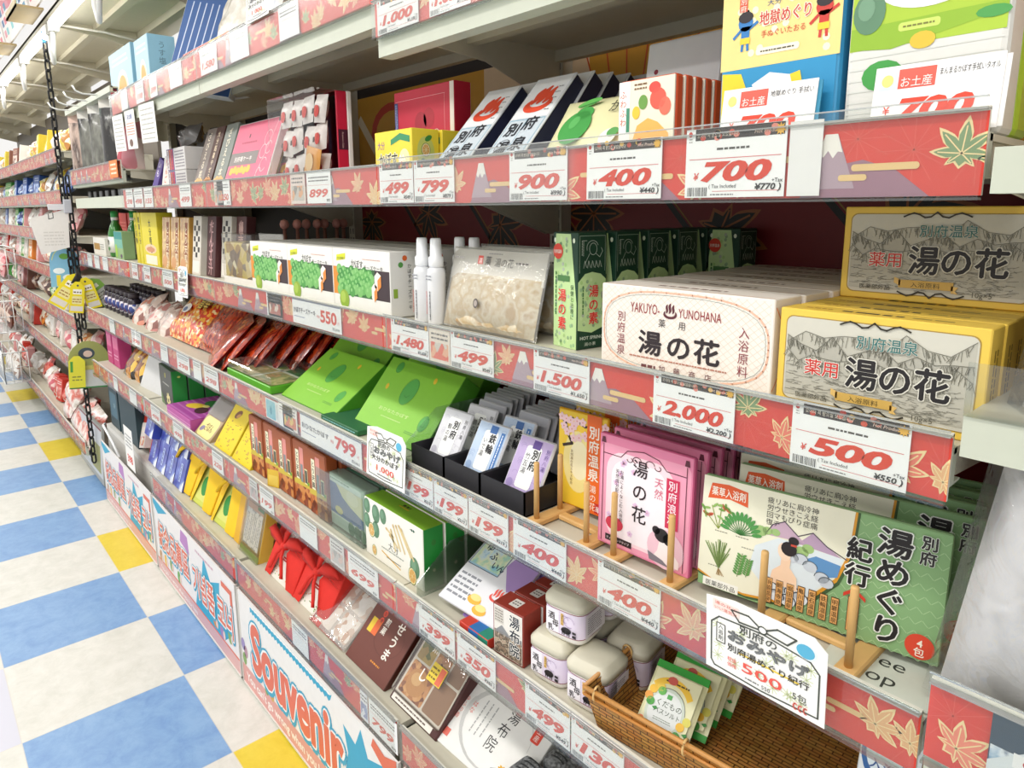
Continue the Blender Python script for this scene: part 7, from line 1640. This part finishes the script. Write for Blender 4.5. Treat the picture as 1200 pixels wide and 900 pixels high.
# hanging dried food packs on hooks
for i in range(4):
    h_ = MB(); x = -2.86+.2*i; h_.tube([(x, .46, 2.02), (x, -.05, 2.02), (x, -.075, 2.03), (x, -.085, 2.05)], .004, M('#e3e3e0', .3, .3), 6)
    tag(h_.build('display_hook', None), 'white wire display hook above the hanging dried food packs, %s from the chain' % (ORD[i] if i else 'first'), 'hook')
PKC = [('#8a6a5a', '#c9b0a0', '#5a4a44', '#d9c9bc'), ('#161412', '#2c2a28', '#8a8a80', '#1a1816'), ('#1a1614', '#c9782a', '#2a2622', '#6a665e'), ('#6a7a70', '#1f1d1b', '#2a2826', '#b9b9b0'), ('#d9909a', '#e6cfc8', '#c8606a', '#efe0da')]
for i in range(9):
    x = -2.98+.115*i; ci = (0, 1, 1, 2, 1, 3, 3, 4, 4)[i]; hh = .30 if ci < 4 else .27
    b = MB(); b.pillow(.105, hh, .03, MIX(PKC[ci], (18, 14, 14, 16, 14, 14, 14, 22, 22)[i], .2, 'noise' if ci < 4 else 'voronoi', .2, .5, (1, 1, .35)), 8, 12, .008, .15, seed=i)
    b.rbox(.0, .105, -.001, .001, hh-.004, hh+.045, ('#d9b9a9', '#e3e0d8', '#e3e0d8', '#e0a07a', '#e3e0d8', '#dad6cc', '#dad6cc', '#c8485a', '#c8485a')[i], .0008, 1)
    tag(b.build('dried_food_pack', None, (x, .01+.03*(i % 2), 2.02-hh-.045), (0, 0, R(38+8*(i % 3)))), ('reddish-brown hanging pack nearest the chain', 'dark seaweed hanging pack, second from the chain', 'dark seaweed hanging pack, third from the chain', 'dark hanging pack with an orange label', 'dark seaweed hanging pack right of the orange label', 'grey-green hanging pack left of the pink pair', 'grey-green hanging pack touching the pink pair', 'pink and white hanging pack, left of the pair', 'pink and white hanging pack beside the notices')[i], 'pack')
for i in range(7):
    b = MB(); b.rbox(0, .07, 0, .03, 0, .035, M('#23211f', .4), .003, 1); c = b.front(); c.rect(.02, .006, .03, .024, '#6f7274', 1)
    tag(b.build('black_tray_pack', None, (-2.92+.125*i, .05, 1.6005)), 'small black pack with grey label, %s in the slotted row behind the chain' % (ORD[i] if i else 'first'), 'pack', 'small black packs')
tag((lambda b: (b.box(0, .13, 0, .0008, 0, .068, '#e07a2c'), b.front().dashes(.02, .01, .09, .05, 3, '#f4e2c8', 1, 3), b)[-1])(MB()).build('price_card', None, (-2.09, -.016, 1.672)), 'orange price card at the right end of the hanging pack rail', 'price card')
# top shelf goods at the left
def pale(c, w, h):
    c.rect(.002, .002, w-.004, h-.004, '#a9cbdc', 1); c.ell(w*.55, h*.32, w*.24, h*.30, '#e9dfc8', 2, 22); c.ell(w*.55, h*.28, w*.18, h*.24, '#d9a458', 3, 20); c.dashes(w*.15, h*.72, w*.7, h*.18, 2, '#e3ecf0', 2, 3)
psd = lambda c, d, h: (c.rect(.001, .001, d-.002, h-.002, '#8fc0d6', 1), c.text('うす塩', d*.5, h*.9, d*.28, '#5a7a8a', 2, vert=True), c.ell(d*.6, h*.2, d*.16, h*.09, '#5f8aa8', 2))
sim_box('pale_blue_box', 'pale blue box with an orange oval window, left one on the top shelf', (-2.125, .03, 1.951), .335, .05, .205, '#a3c8da', pale, side=psd)
sim_box('pale_blue_box', 'pale blue box with an orange oval window, right and taller in view', (-1.74, .03, 1.951), .175, .09, .195, '#a3c8da', pale, side=psd)
def bluepk(c, w, h):
    c.rect(.002, .002, w-.004, h-.004, '#3a5f9a', 1)
    for i in range(9): c.line([(w*(.08+.1*i), h*.08), (w*(.12+.1*i), h*.92)], .004, '#c9d6ea', 2)
sim_box('striped_pack', 'white sided blue striped pack leaning steeply on the top shelf', (-1.45, .04, 1.952), .24, .035, .34, '#e6eaee', bluepk, (R(-16), R(10), R(38)), 'pack')
sim_box('striped_pack', 'white pack leaning behind the blue striped one', (-1.62, .19, 1.952), .24, .05, .34, '#e9ebec', None, (R(-14), 0, R(20)), 'pack')
def redor(c, w, h):
    c.rect(.002, .002, w*.45, h-.004, '#c8472a', 1); c.rect(w*.45, .002, w*.2, h-.004, '#d9b03a', 1); c.rect(w*.65, .002, w*.12, h-.004, '#dd6a3a', 1); c.rect(w*.77, .002, w*.22, h-.004, '#77786e', 1); c.text('味', w*.25, h*.2, h*.6, '#f0dccc', 2)
sim_box('orange_flat_box', 'flat orange, yellow and grey box lying at the front edge of the top shelf', (-1.15, .015, 1.951), .50, .16, .055, '#e3dfd8', redor)
for i, (x, w_, q) in enumerate(((-1.08, .2, ('#e6e3dc', '#cfc8b8', '#f0eee8')), (-.85, .2, ('#2f4a8a', '#d9dde3', '#e6e0d6')), (-.62, .22, ('#e8e6e2', '#d9c49a', '#c98a5a')), (-.36, .22, ('#c9cf7a', '#a8b85a', '#e9e6d8')), (-.16, .14, ('#e3a09a', '#f0e0da', '#d9706a')))):
    b = MB(); b.pillow(w_, .22, .07, MIX(q, 18, .2, 'noise', .2, .5), 10, 10, .008, .15, seed=i+5)
    tag(b.build('snack_bag', None, (x, .09, 2.0075 if i < 2 else 1.954), (R(-24), 0, 0)), ('white crinkled bag on the orange flat box', 'blue and white bag on the orange flat box', 'clear bag of tan sweets on the top shelf', 'yellow-green bag on the top shelf', 'pink and white bag next to the upright seam on the top shelf')[i], 'bag')
hc = hand_card(-.56, 1.975, .13, .085, 'handwritten card standing at the top shelf edge near the tan sweets bag', False, -.018, -4)
for i, (x, q, w_) in enumerate(((-2.60, '#1f8a5a', .26), (-2.30, '#2f9a6a', .16), (-2.88, '#2a8f62', .15))):
    sim_box('green_carton', ('green carton with a white label, largest of three above the hooks', 'green carton right of the largest one above the hooks', 'small green carton left of the largest one above the hooks')[i], (x, .14, 2.03), w_, .18, (.17, .10, .07)[i], q, lambda c, w, h: (c.rect(w*.25, h*.1, w*.6, h*.7, '#e3e6e0', 1), c.dashes(w*.3, h*.3, w*.5, h*.3, 3, '#6a7a70', 2, 4)))
tb = shelf(-2.985, 2.028, 2.0, .0, 'cream shelf under the green cartons above the hooks', w=.96, rail=False, lip=.02)
sim_box('red_board', 'red curved board standing behind the pale blue boxes', (-1.75, .40, 1.951), .55, .02, .36, '#c23222')
# ------------------------------------------------------------------ canopy with fluorescent tubes
t = thing('light_canopy', 'cream canopy shelf with ribs over the far bays, carrying fluorescent tubes', 'canopy', (0, 0, 0))
b = MB(); b.box(-9.0, -.98, -.04, .52, 2.45, 2.462, '#cfc8b4'); b.box(-9.0, -.98, -.04, -.02, 2.43, 2.465, '#b9b3a0'); b.box(-9, -.98, .16, .20, 2.425, 2.45, '#c4bda8'); b.box(-9, -.98, .36, .40, 2.415, 2.45, '#c4bda8'); b.build('canopy_board', t)
for i in range(9):
    k = MB(); x = -.99-.99*i; k.prism([(-.02, 2.45), (-.02, 2.425), (.2, 2.40), (.50, 2.33), (.52, 2.33), (.52, 2.45)], 'x', x-.005, x+.005, '#c9c2ae'); k.build('rib', t)
for i, x in enumerate((-2.0, -2.98, -3.96, -4.94, -5.92)):
    t = thing('fluorescent_tube', 'bright fluorescent tube under the canopy front, %s from the main bays' % (ORD[i] if i else 'first'), 'lamp', (x, 0, 2.405), (0, 0, 0), 'fluorescent tubes')
    b = MB(); b.tube([(-.88, -.02, 0), (-.03, -.02, 0)], .018, GLOW('#fffdf8', TUBE_GLOW), 12); b.build('tube', t)
    k = MB(); k.box(-.93, .02, -.035, .0, .022, .044, '#a9a494'); k.box(-.92, -.88, -.04, 0, -.02, .03, '#e3e1db'); k.box(-.03, .01, -.04, 0, -.02, .03, '#e3e1db'); k.build('lamp_holder', t)
    q = MB(); q.tube([(-.03, -.02, .0), (.02, -.03, -.10), (.06, -.03, -.16), (.09, -.03, -.10), (.07, -.02, .02)], .011, '#ecebe6', 8); q.tube([(.05, -.02, .02), (.10, .20, .005), (.12, .50, -.04)], .006, '#e6e3da', 6); q.build('cable', t)
    ld = bpy.data.lights.new('tube_light', 'AREA'); ld.shape = 'RECTANGLE'; ld.size = .85; ld.size_y = .05; ld.energy = 1.2; ld.color = (1, .98, .94)
    lo = bpy.data.objects.new('tube_light', ld); COL.objects.link(lo); lo.parent = t; lo.location = (-.45, -.04, -.022)
def poster(x0, w, label, seed):
    b = MB(); b.box(0, w, 0, .01, 0, .48, '#e9e3e0'); c = b.front(); rnd = random.Random(seed)
    c.ell(w*.45, .30, w*.4, .16, '#d9808c', 1, 28); c.ell(w*.45, .30, w*.33, .12, '#e9b0b4', 2, 28)
    for r in range(3):
        for i in range(9): c.rect(.03+i*(w-.06)/9, .04+.055*r, (w-.06)/12, .036, rnd.choice(['#4a8fae', '#d9707c', '#7ac0c4', '#3f6fa0', '#d98a9a', '#e6e2de']), 2)
    c.dashes(w*.15, .26, w*.6, .08, 2, '#c84a5a', 3, 3)
    tag(b.build('hanging_poster', None, (x0, -.07, 2.50), (R(8), 0, 0)), label, 'poster')
poster(-3.10, .75, 'pink and white poster above the canopy nearest the main bays', 3)
poster(-4.05, .9, 'poster with a pink oval above the canopy, middle one', 5)
poster(-5.2, 1.1, 'poster with a pink oval above the canopy, farthest one', 8)
for i, x in enumerate((-2.40, -3.25, -4.2)):
    b = MB(); b.box(0, .35, -.16, -.05, 2.475, 2.485, '#a58f62'); b.box(0, .35, -.16, -.155, 2.475, 2.51, '#bfae86'); tag(b.build('poster_ledge', None, (x, 0, 0)), 'brown ledge holding the posters above the canopy, %s from the main bays' % ('first', 'second', 'third')[i], 'ledge')
# ------------------------------------------------------------------ chain with hanging packs
CH = M('#1d1c1c', .35, .3)
def link_mesh(twist):
    m = MB(); P = []
    for i in range(16):
        a = 2*math.pi*i/16; x, z = .012*math.cos(a), .0165*math.sin(a)+(.0125 if math.sin(a) > 0 else -.0125)
        P.append((x, 0, z) if not twist else (0, x, z))
    m.tube(P, .0048, CH, 6, True); return m
def chain(x, y, z0, z1, label, dx=0.0, curve=0.0):
    t = thing('black_chain', label, 'chain', (x, y, z1)); n = int((z1-z0)/.0475); pr = None
    for i in range(n):
        f = (i+.5)/n
        loc = (dx*f+curve*math.sin(f*math.pi), 0, -.0475*(i+.5))
        if i < 2:
            o = link_mesh(i).build('link', t, loc); pr = (pr or []) + [o]
        else:
            o = pr[i % 2].copy(); COL.objects.link(o); o.parent = t; o.location = loc
        o.rotation_euler = (0, 0, R(35+8*math.sin(i)))
    return t
chain(-3.15, -.022, .14, 2.385, 'long black plastic chain hanging from the canopy to near the floor')
chain(-3.15, .006, .87, 1.72, 'shorter black chain beside the long one, carrying the hanging packs')
b = MB(); b.tube([(-3.15, -.022, 2.375), (-3.15, -.022, 2.44)], .013, '#5aa0c8', 8); tag(b.build('chain_hook', None), 'light blue hook at the top of the long black chain', 'hook')
def hang_tag(py, pz, w, h, rot, col, label, draw=None, arch=False, px=-3.10):
    """packs on the chain face along the aisle"""
    b = MB(); pts = [(-w/2, -h), (w/2, -h), (w/2, -h*.16), (w*.18, 0), (-w*.18, 0), (-w/2, -h*.16)] if not arch else [(-w/2, -h), (w/2, -h)]+[(w/2*math.cos(R(a)), -h*.42+h*.42*math.sin(R(a))) for a in range(0, 181, 15)]
    b.prism(pts, 'y', 0, .008, col); c = Canvas(b, (0, 0, 0), (1, 0, 0), (0, 0, 1))
    if draw: draw(c, w, h)
    tag(b.build('hanging_pack', None, (px, py, pz), (0, R(rot), R(82))), label, 'pack')
def yt(c, w, h): c.rect(-w*.42, -h*.94, w*.84, h*.16, '#d9d4cc', 1); c.rrect(-w*.34, -h*.72, w*.68, h*.26, .006, '#e6dc9a', 1); c.dashes(-w*.3, -h*.68, w*.6, h*.16, 2, '#a8803a', 2, 3); c.rect(-w*.3, -h*.40, w*.6, h*.16, '#f4f0e4', 1); c.dashes(-w*.26, -h*.38, w*.52, h*.1, 1, '#6a5a2a', 2, 4); c.ell(0, -h*.12, w*.08, w*.08, '#4a4a44', 1)
hang_tag(-.001, 1.205, .085, .195, 37, '#e9d61c', 'yellow hanging pack swung out to the left on the chain', yt, px=-3.10)
hang_tag(-.013, 1.172, .066, .165, 8, '#e9d61c', 'yellow hanging pack in the middle of the chain bunch', yt, px=-3.07)
hang_tag(.017, 1.190, .066, .17, -14, '#e9d61c', 'yellow hanging pack swung slightly to the right on the chain', yt, px=-3.085)
hang_tag(.045, 1.175, .08, .175, -36, '#7fb04a', 'green-topped hanging pack with grey barcode panel, rightmost of the bunch', lambda c, w, h: (c.rect(-w*.46, -h*.97, w*.92, h*.58, '#b9bcb9', 1), c.barcode(-w*.1, -h*.9, w*.3, h*.2, 2, 3), c.dashes(-w*.4, -h*.7, w*.6, h*.25, 3, '#6a6c6a', 2, 3), c.rect(-w*.2, -h*.3, w*.4, h*.12, '#e6ecd8', 1)), px=-3.11)
b = MB()
for i in range(7): b.tube([(-3.09, -.012+.009*(i-3), 1.165), (-3.10, -.004+.003*(i-3), 1.205), (-3.13, -.005, 1.245)], .004, '#2a2826', 6)
tag(b.build('strap_bunch', None), 'bunch of black straps holding the yellow packs on the chain', 'strap')
hang_tag(-.045, 1.366, .132, .225, 2, '#7fb8d6', 'light blue arch-topped hanging pack with white clouds', lambda c, w, h: (c.ell(-w*.2, -h*.62, w*.2, h*.07, '#e9f0f2', 1), c.ell(w*.15, -h*.78, w*.24, h*.08, '#e9f0f2', 1), c.arc(0, -h*.42, w*.42, h*.33, 10, 170, .004, '#d9e08a', 1), c.ell(0, -h*.28, w*.17, h*.07, '#5f9a3a', 2, 12), c.rect(-w*.3, -h*.98, w*.14, h*.26, '#e9d03a', 2)), True, -3.17)
hang_tag(.006, .848, .192, .26, 3, '#9a9f5a', 'olive arch-topped hanging pack with pictures near the chain end', lambda c, w, h: (c.rect(-w*.48, -h*.97, w*.96, h*.36, '#d5d6d2', 1), c.rect(-w*.48, -h*.62, w*.96, h*.10, '#c9c26a', 1), c.ell(-w*.05, -h*.26, w*.2, h*.12, '#3a4a54', 1), c.ell(-w*.02, -h*.27, w*.11, h*.07, '#d9c0b0', 2), c.ell(-w*.2, -h*.68, w*.1, h*.07, '#8a6a5a', 2), c.ell(w*.2, -h*.72, w*.12, h*.07, '#c9a58f', 2), c.rect(-w*.48, -h*1.0, w*.96, h*.03, '#3f8a4a', 2)), True, -3.10)
hang_tag(-.058, .775, .075, .17, 4, '#ded83a', 'yellow pack with green stripe overlapping the olive arch pack', lambda c, w, h: (c.rect(-w*.4, -h*.5, w*.16, h*.34, '#4a9a3a', 1), c.dashes(-w*.3, -h*.8, w*.6, h*.2, 2, '#8a8a3a', 1, 3)), False, -3.075)
b = MB(); b.prism([(-.186, 1.50), (-.010, 1.553), (-.022, 1.352), (-.15, 1.318)], 'x', 0, .002, '#e6e4df'); c = Canvas(b, (.002, 0, 0), (0, 1, 0), (0, 0, 1)); c.dashes(-.13, 1.36, .09, .08, 5, '#d3d1cb', 1, 4); c.line([(-.10, 1.525), (-.10, 1.50), (-.08, 1.505), (-.08, 1.53)], .004, '#55565a', 2)
tag(b.build('hanging_note', None, (-3.13, 0, 0)), 'blank white paper sheet clipped to the chain', 'paper')
b = MB(); b.rbox(-.006, .006, -.03, .006, 1.53, 1.60, M('#b9bcc4', .25), .003, 1); b.rbox(-.003, .003, -.10, -.01, 1.545, 1.575, M('#d9dade', .3), .002, 1); tag(b.build('clip', None, (-3.12, 0, 0)), 'clear grey clip holding the white paper to the chain', 'clip')
# ------------------------------------------------------------------ far run of shelves beyond the chain
FX0, FX1 = -9.0, -3.30
t = MB(); t.box(FX0, FX1, BACK, BACK+.02, 0, 2.4, '#6b6258'); struct(t.build('wall_far'))
FL = [(1.80, 1.86), (1.58, 1.62), (1.36, 1.40), (1.13, 1.17), (.88, .92), (.60, .64), (.16, .20)]
for si in range(6):
    x0 = -4.29-.99*si+.0
    for li, (zr, zs) in enumerate(FL):
        o = shelf(x0+.0, zs, zr, .075, 'distant cream shelf, %s level from the top in the %s bay beyond the chain' % (ORD[li] if li else 'first', ORD[si] if si else 'first'), w=.99, seed=300+si*7+li, lip=.05)
        if li == 6: o.location.y = -.03
PAL = [('#d9c23a', '#e9e0a0', '#b5782c', '#f0ead0'), ('#c8392c', '#e9d9d0', '#8a2a22', '#e07a6a'), ('#e0a0a0', '#f0e0dc', '#c8606a', '#e9c9c0'), ('#4a9a44', '#c9d98a', '#2f6a34', '#e6ecd0'), ('#2f56a0', '#c9d6ea', '#24367a', '#8aa6d6'), ('#e6e0d8', '#c9b9a8', '#a88a78', '#f2eee8'), ('#7a4a3a', '#c9a58a', '#4a2a22', '#e0c9b8'), ('#e08a3a', '#f0d0a0', '#b5561e', '#f4e6d0')]
PN = ['yellow', 'red', 'pink', 'green', 'blue', 'white', 'brown', 'orange']
WANT = [(0, 0, 6, 0, 5, 0), (4, 0, 3, 4, 5, 3), (4, 5, 1, 3, 2, 5), (2, 1, 3, 5, 2, 7), (2, 3, 6, 2, 5, 3), (5, 2, 1, 5, 2, 7), (5, 1, 2, 5, 1, 5)]
protos = {}
rnd = random.Random(21)
lvl = ['highest', 'second', 'third', 'fourth', 'fifth', 'sixth', 'lowest']
def far_item(pi, kind):
    key = (pi, kind)
    if key not in protos:
        b = MB()
        m = MIX(PAL[pi], 30, .3, 'voronoi', .2, .3)
        if kind == 0: b.pillow(.15, .18, .06, m, 8, 8, .008, .2, seed=pi)
        elif kind == 1:
            b.rbox(0, .12, -.03, .03, 0, .16, M(PAL[pi][0], .4), .003, 1); c = b.front(y=-.03); c.rect(.006, .02, .108, .08, m, 1); c.dashes(.015, .115, .09, .03, 2, PAL[pi][1], 1, pi)
        else: b.pillow(.20, .14, .09, m, 8, 8, .008, .25, seed=pi+9)
        protos[key] = b
    return protos[key]
base_o = {}
for li, (zr, zs) in enumerate(FL):
    x = FX1-.18; n = 0
    while x > -8.6:
        pi = WANT[li][int(rnd.random()*6)]; kind = int(rnd.random()*3)
        wd = (.15, .12, .20)[kind]
        lab = '%s %s on the %s far shelf beyond the chain' % (PN[pi], ('soft pack', 'small box', 'plump bag')[kind], lvl[li])
        gp = '%s %ss on the %s far shelf' % (PN[pi], ('soft pack', 'small box', 'plump bag')[kind], lvl[li])
        loc = (x-wd, .07+.02*rnd.random()-(.03 if li == 6 else 0), zs+.003+(.016 if kind != 1 else 0)); rot = (R(-8-(16 if kind != 1 else 0)), 0, R(rnd.uniform(-8, 8)))
        key = (pi, kind)
        if key not in base_o: base_o[key] = o = far_item(pi, kind).build(('soft_pack', 'small_box', 'plump_bag')[kind], None, loc, rot)
        else:
            o = base_o[key].copy(); COL.objects.link(o); o.location = loc; o.rotation_euler = rot
        tag(o, lab, ('pack', 'box', 'bag')[kind], gp)
        x -= wd+rnd.uniform(.012, .035); n += 1
# wire baskets standing before the far shelves
def wire_basket(x, z, label):
    b = MB(); W = M('#dcdcd8', .3, .3); w, d, h, y0 = .62, .16, .24, -.20
    for zz in (z, z+h*.5, z+h): b.tube([(x, y0, zz), (x+w, y0, zz), (x+w, y0+d, zz), (x, y0+d, zz)], .006 if zz != z+h*.5 else .004, W, 6, True)
    for i in range(13): b.tube([(x+w*i/12, y0, z), (x+w*i/12, y0, z+h)], .0035, W, 5)
    for i in range(4): b.tube([(x+w, y0+d*i/3, z), (x+w, y0+d*i/3, z+h)], .0035, W, 5); b.tube([(x, y0+d*i/3, z), (x, y0+d*i/3, z+h)], .0035, W, 5)
    for i in range(13): b.tube([(x+w*i/12, y0, z), (x+w*i/12, y0+d, z)], .003, W, 5)
    return tag(b.build('wire_basket', None), label, 'basket')
for i, z in enumerate((1.02, .62, .22)):
    wire_basket(-5.95, z, '%s white wire basket hooked before the far shelves' % ('upper', 'middle', 'lower')[i])
    for j in range(4):
        pi = (2, 6, 5)[i]; o = far_item(pi, 0).build('soft_pack', None, (-5.92+.14*j, -.12, z+.02), (R(-10), 0, 0)); tag(o, '%s soft pack in the %s wire basket, %s from the left' % (PN[pi], ('upper', 'middle', 'lower')[i], ORD[j] if j else 'first'), 'pack')
# pale red bags on the low ledge nearest the chain
for i, (x, z) in enumerate(((-4.05, .205), (-3.78, .205), (-3.55, .205), (-3.9, .40))):
    b = MB(); b.pillow(.26, .22, .09, MIX(('#d9cfc4', '#c85a48', '#e9e2da', '#b5a594'), 12, .3, 'noise', .2, .3), 10, 10, .012, .15, seed=i+31)
    tag(b.build('rice_cracker_bag', None, (x, -.02, z), (R(-30), R(-12+9*i), 0)), ('cream bag with red edges at the left of the low ledge', 'cream bag with red edges in the middle of the low ledge', 'cream bag with red edges nearest the chain end', 'cream bag with red edges lying on the others')[i], 'bag')
# ------------------------------------------------------------------ neighbouring bay at the right
X1 = .988
for z, zr, hr, d_, rl, sd in ((1.588, 0, 0, 'narrow cream shelf edge of the next bay beside the 700 tag', False, 1), (1.362, 0, 0, 'cream shelf edge of the next bay right of the yellow bath salt boxes', False, 2), (1.045, 1.030, .082, 'cream shelf of the next bay with a maple rail under the wrapped white bag', True, 77)):
    o = shelf(X1, z, zr, hr, d_, w=.98, rail=rl, lip=.034, seed=sd, guard=.01); o.location.y = -.028
b = MB(); b.box(0, .9, 0, .001, 0, .048, CLEAR('f4f6f4', .10)); tag(b.build('clear_guard', None, (X1+.002, -.030, 1.363)), 'clear plastic guard on the next bay shelf edge right of the yellow boxes', 'guard')
t = thing('wrapped_white_goods', 'large clear plastic bag around white folded goods at the right edge', 'bag', (.966, -.046, 1.0575), (R(-3), R(7), 0))
b = MB(); b.pillow(.30, .40, .14, M('#e9e8e8', .6), 14, 16, .02, .05, seed=4); c = b.front(y=-.072); c.ell(.15, .22, .03, .04, '#5a6a9a', 1, 16); c.ell(.155, .225, .018, .024, '#c9c4d4', 2, 14); b.build('white_goods', t, (.012, .08, .008))
k = MB(); k.pillow(.325, .43, .16, CLEAR('fafafa', .10, .04, .02, .35), 16, 18, .012, .12, seed=8); k.build('plastic_bag', t, (0, .08, 0))
b = MB(); b.box(0, .115, 0, .0008, 0, .076, '#33485a'); c = b.front(); c.rect(.001, .001, .113, .045, MIX(('#3f6a94', '#8fb0c9', '#dfe6ea', '#2f4f74'), 50, .4, 'noise'), 1); c.poly([(.0, .03), (.03, .055), (.055, .048), (.08, .035), (.06, .02), (.0, .015)], '#d9dfe0', 2); c.rect(.018, .034, .022, .014, '#eeeeec', 3); c.ell(.029, .041, .004, .004, '#c8282c', 4, 10); c.text('JAPAN', .045, .028, .018, '#e9ecee', 4, bold=.02)
tag(b.build('picture_card', None, (1.040, -.0375, 1.032)), 'dark blue wave picture card reading JAPAN on the rail at the right edge', 'card')
b = MB(); b.rbox(0, .062, 0, .004, 0, .105, M('#e3e6e6', .3), .0015, 1); c = b.front(); c.ell(.026, .062, .024, .034, '#2f5f9a', 1, 20); c.ell(.026, .064, .019, .027, '#d9e3e8', 2, 20); c.text('薬用', .012, .066, .014, '#2f4f8a', 3, bold=.02); c.text('入浴', .012, .046, .014, '#2f4f8a', 3, bold=.02); c.ell(.052, .04, .018, .022, '#e08a3c', 2, 14); c.rect(.0, .0, .062, .03, '#3a6fae', 1)
tag(b.build('bath_pack', None, (.905, .045, .872), (R(-10), 0, 0)), 'white pack with a blue ring emblem standing in the basket under the rail end', 'pack')
for i, (z, q) in enumerate(((1.365, '#5a3030'), (1.59, '#6a3a3c'))):
    b = MB(); b.pillow(.3, .17 if i == 0 else .24, .10, MIX((q, '#c9c4bc', '#3a2a2c', '#8a5a5c'), 16, .25, 'noise', .1, .5), 10, 10, .01, .1, seed=i+40)
    tag(b.build('dark_bag', None, (1.03, .07, z), (R(-8), 0, 0)), ('dark wrapped bag on the next bay shelf beside the yellow boxes', 'dark reddish bag at the top right edge beside the lime towel packet')[i], 'bag')
sh[('right', 0)] = None
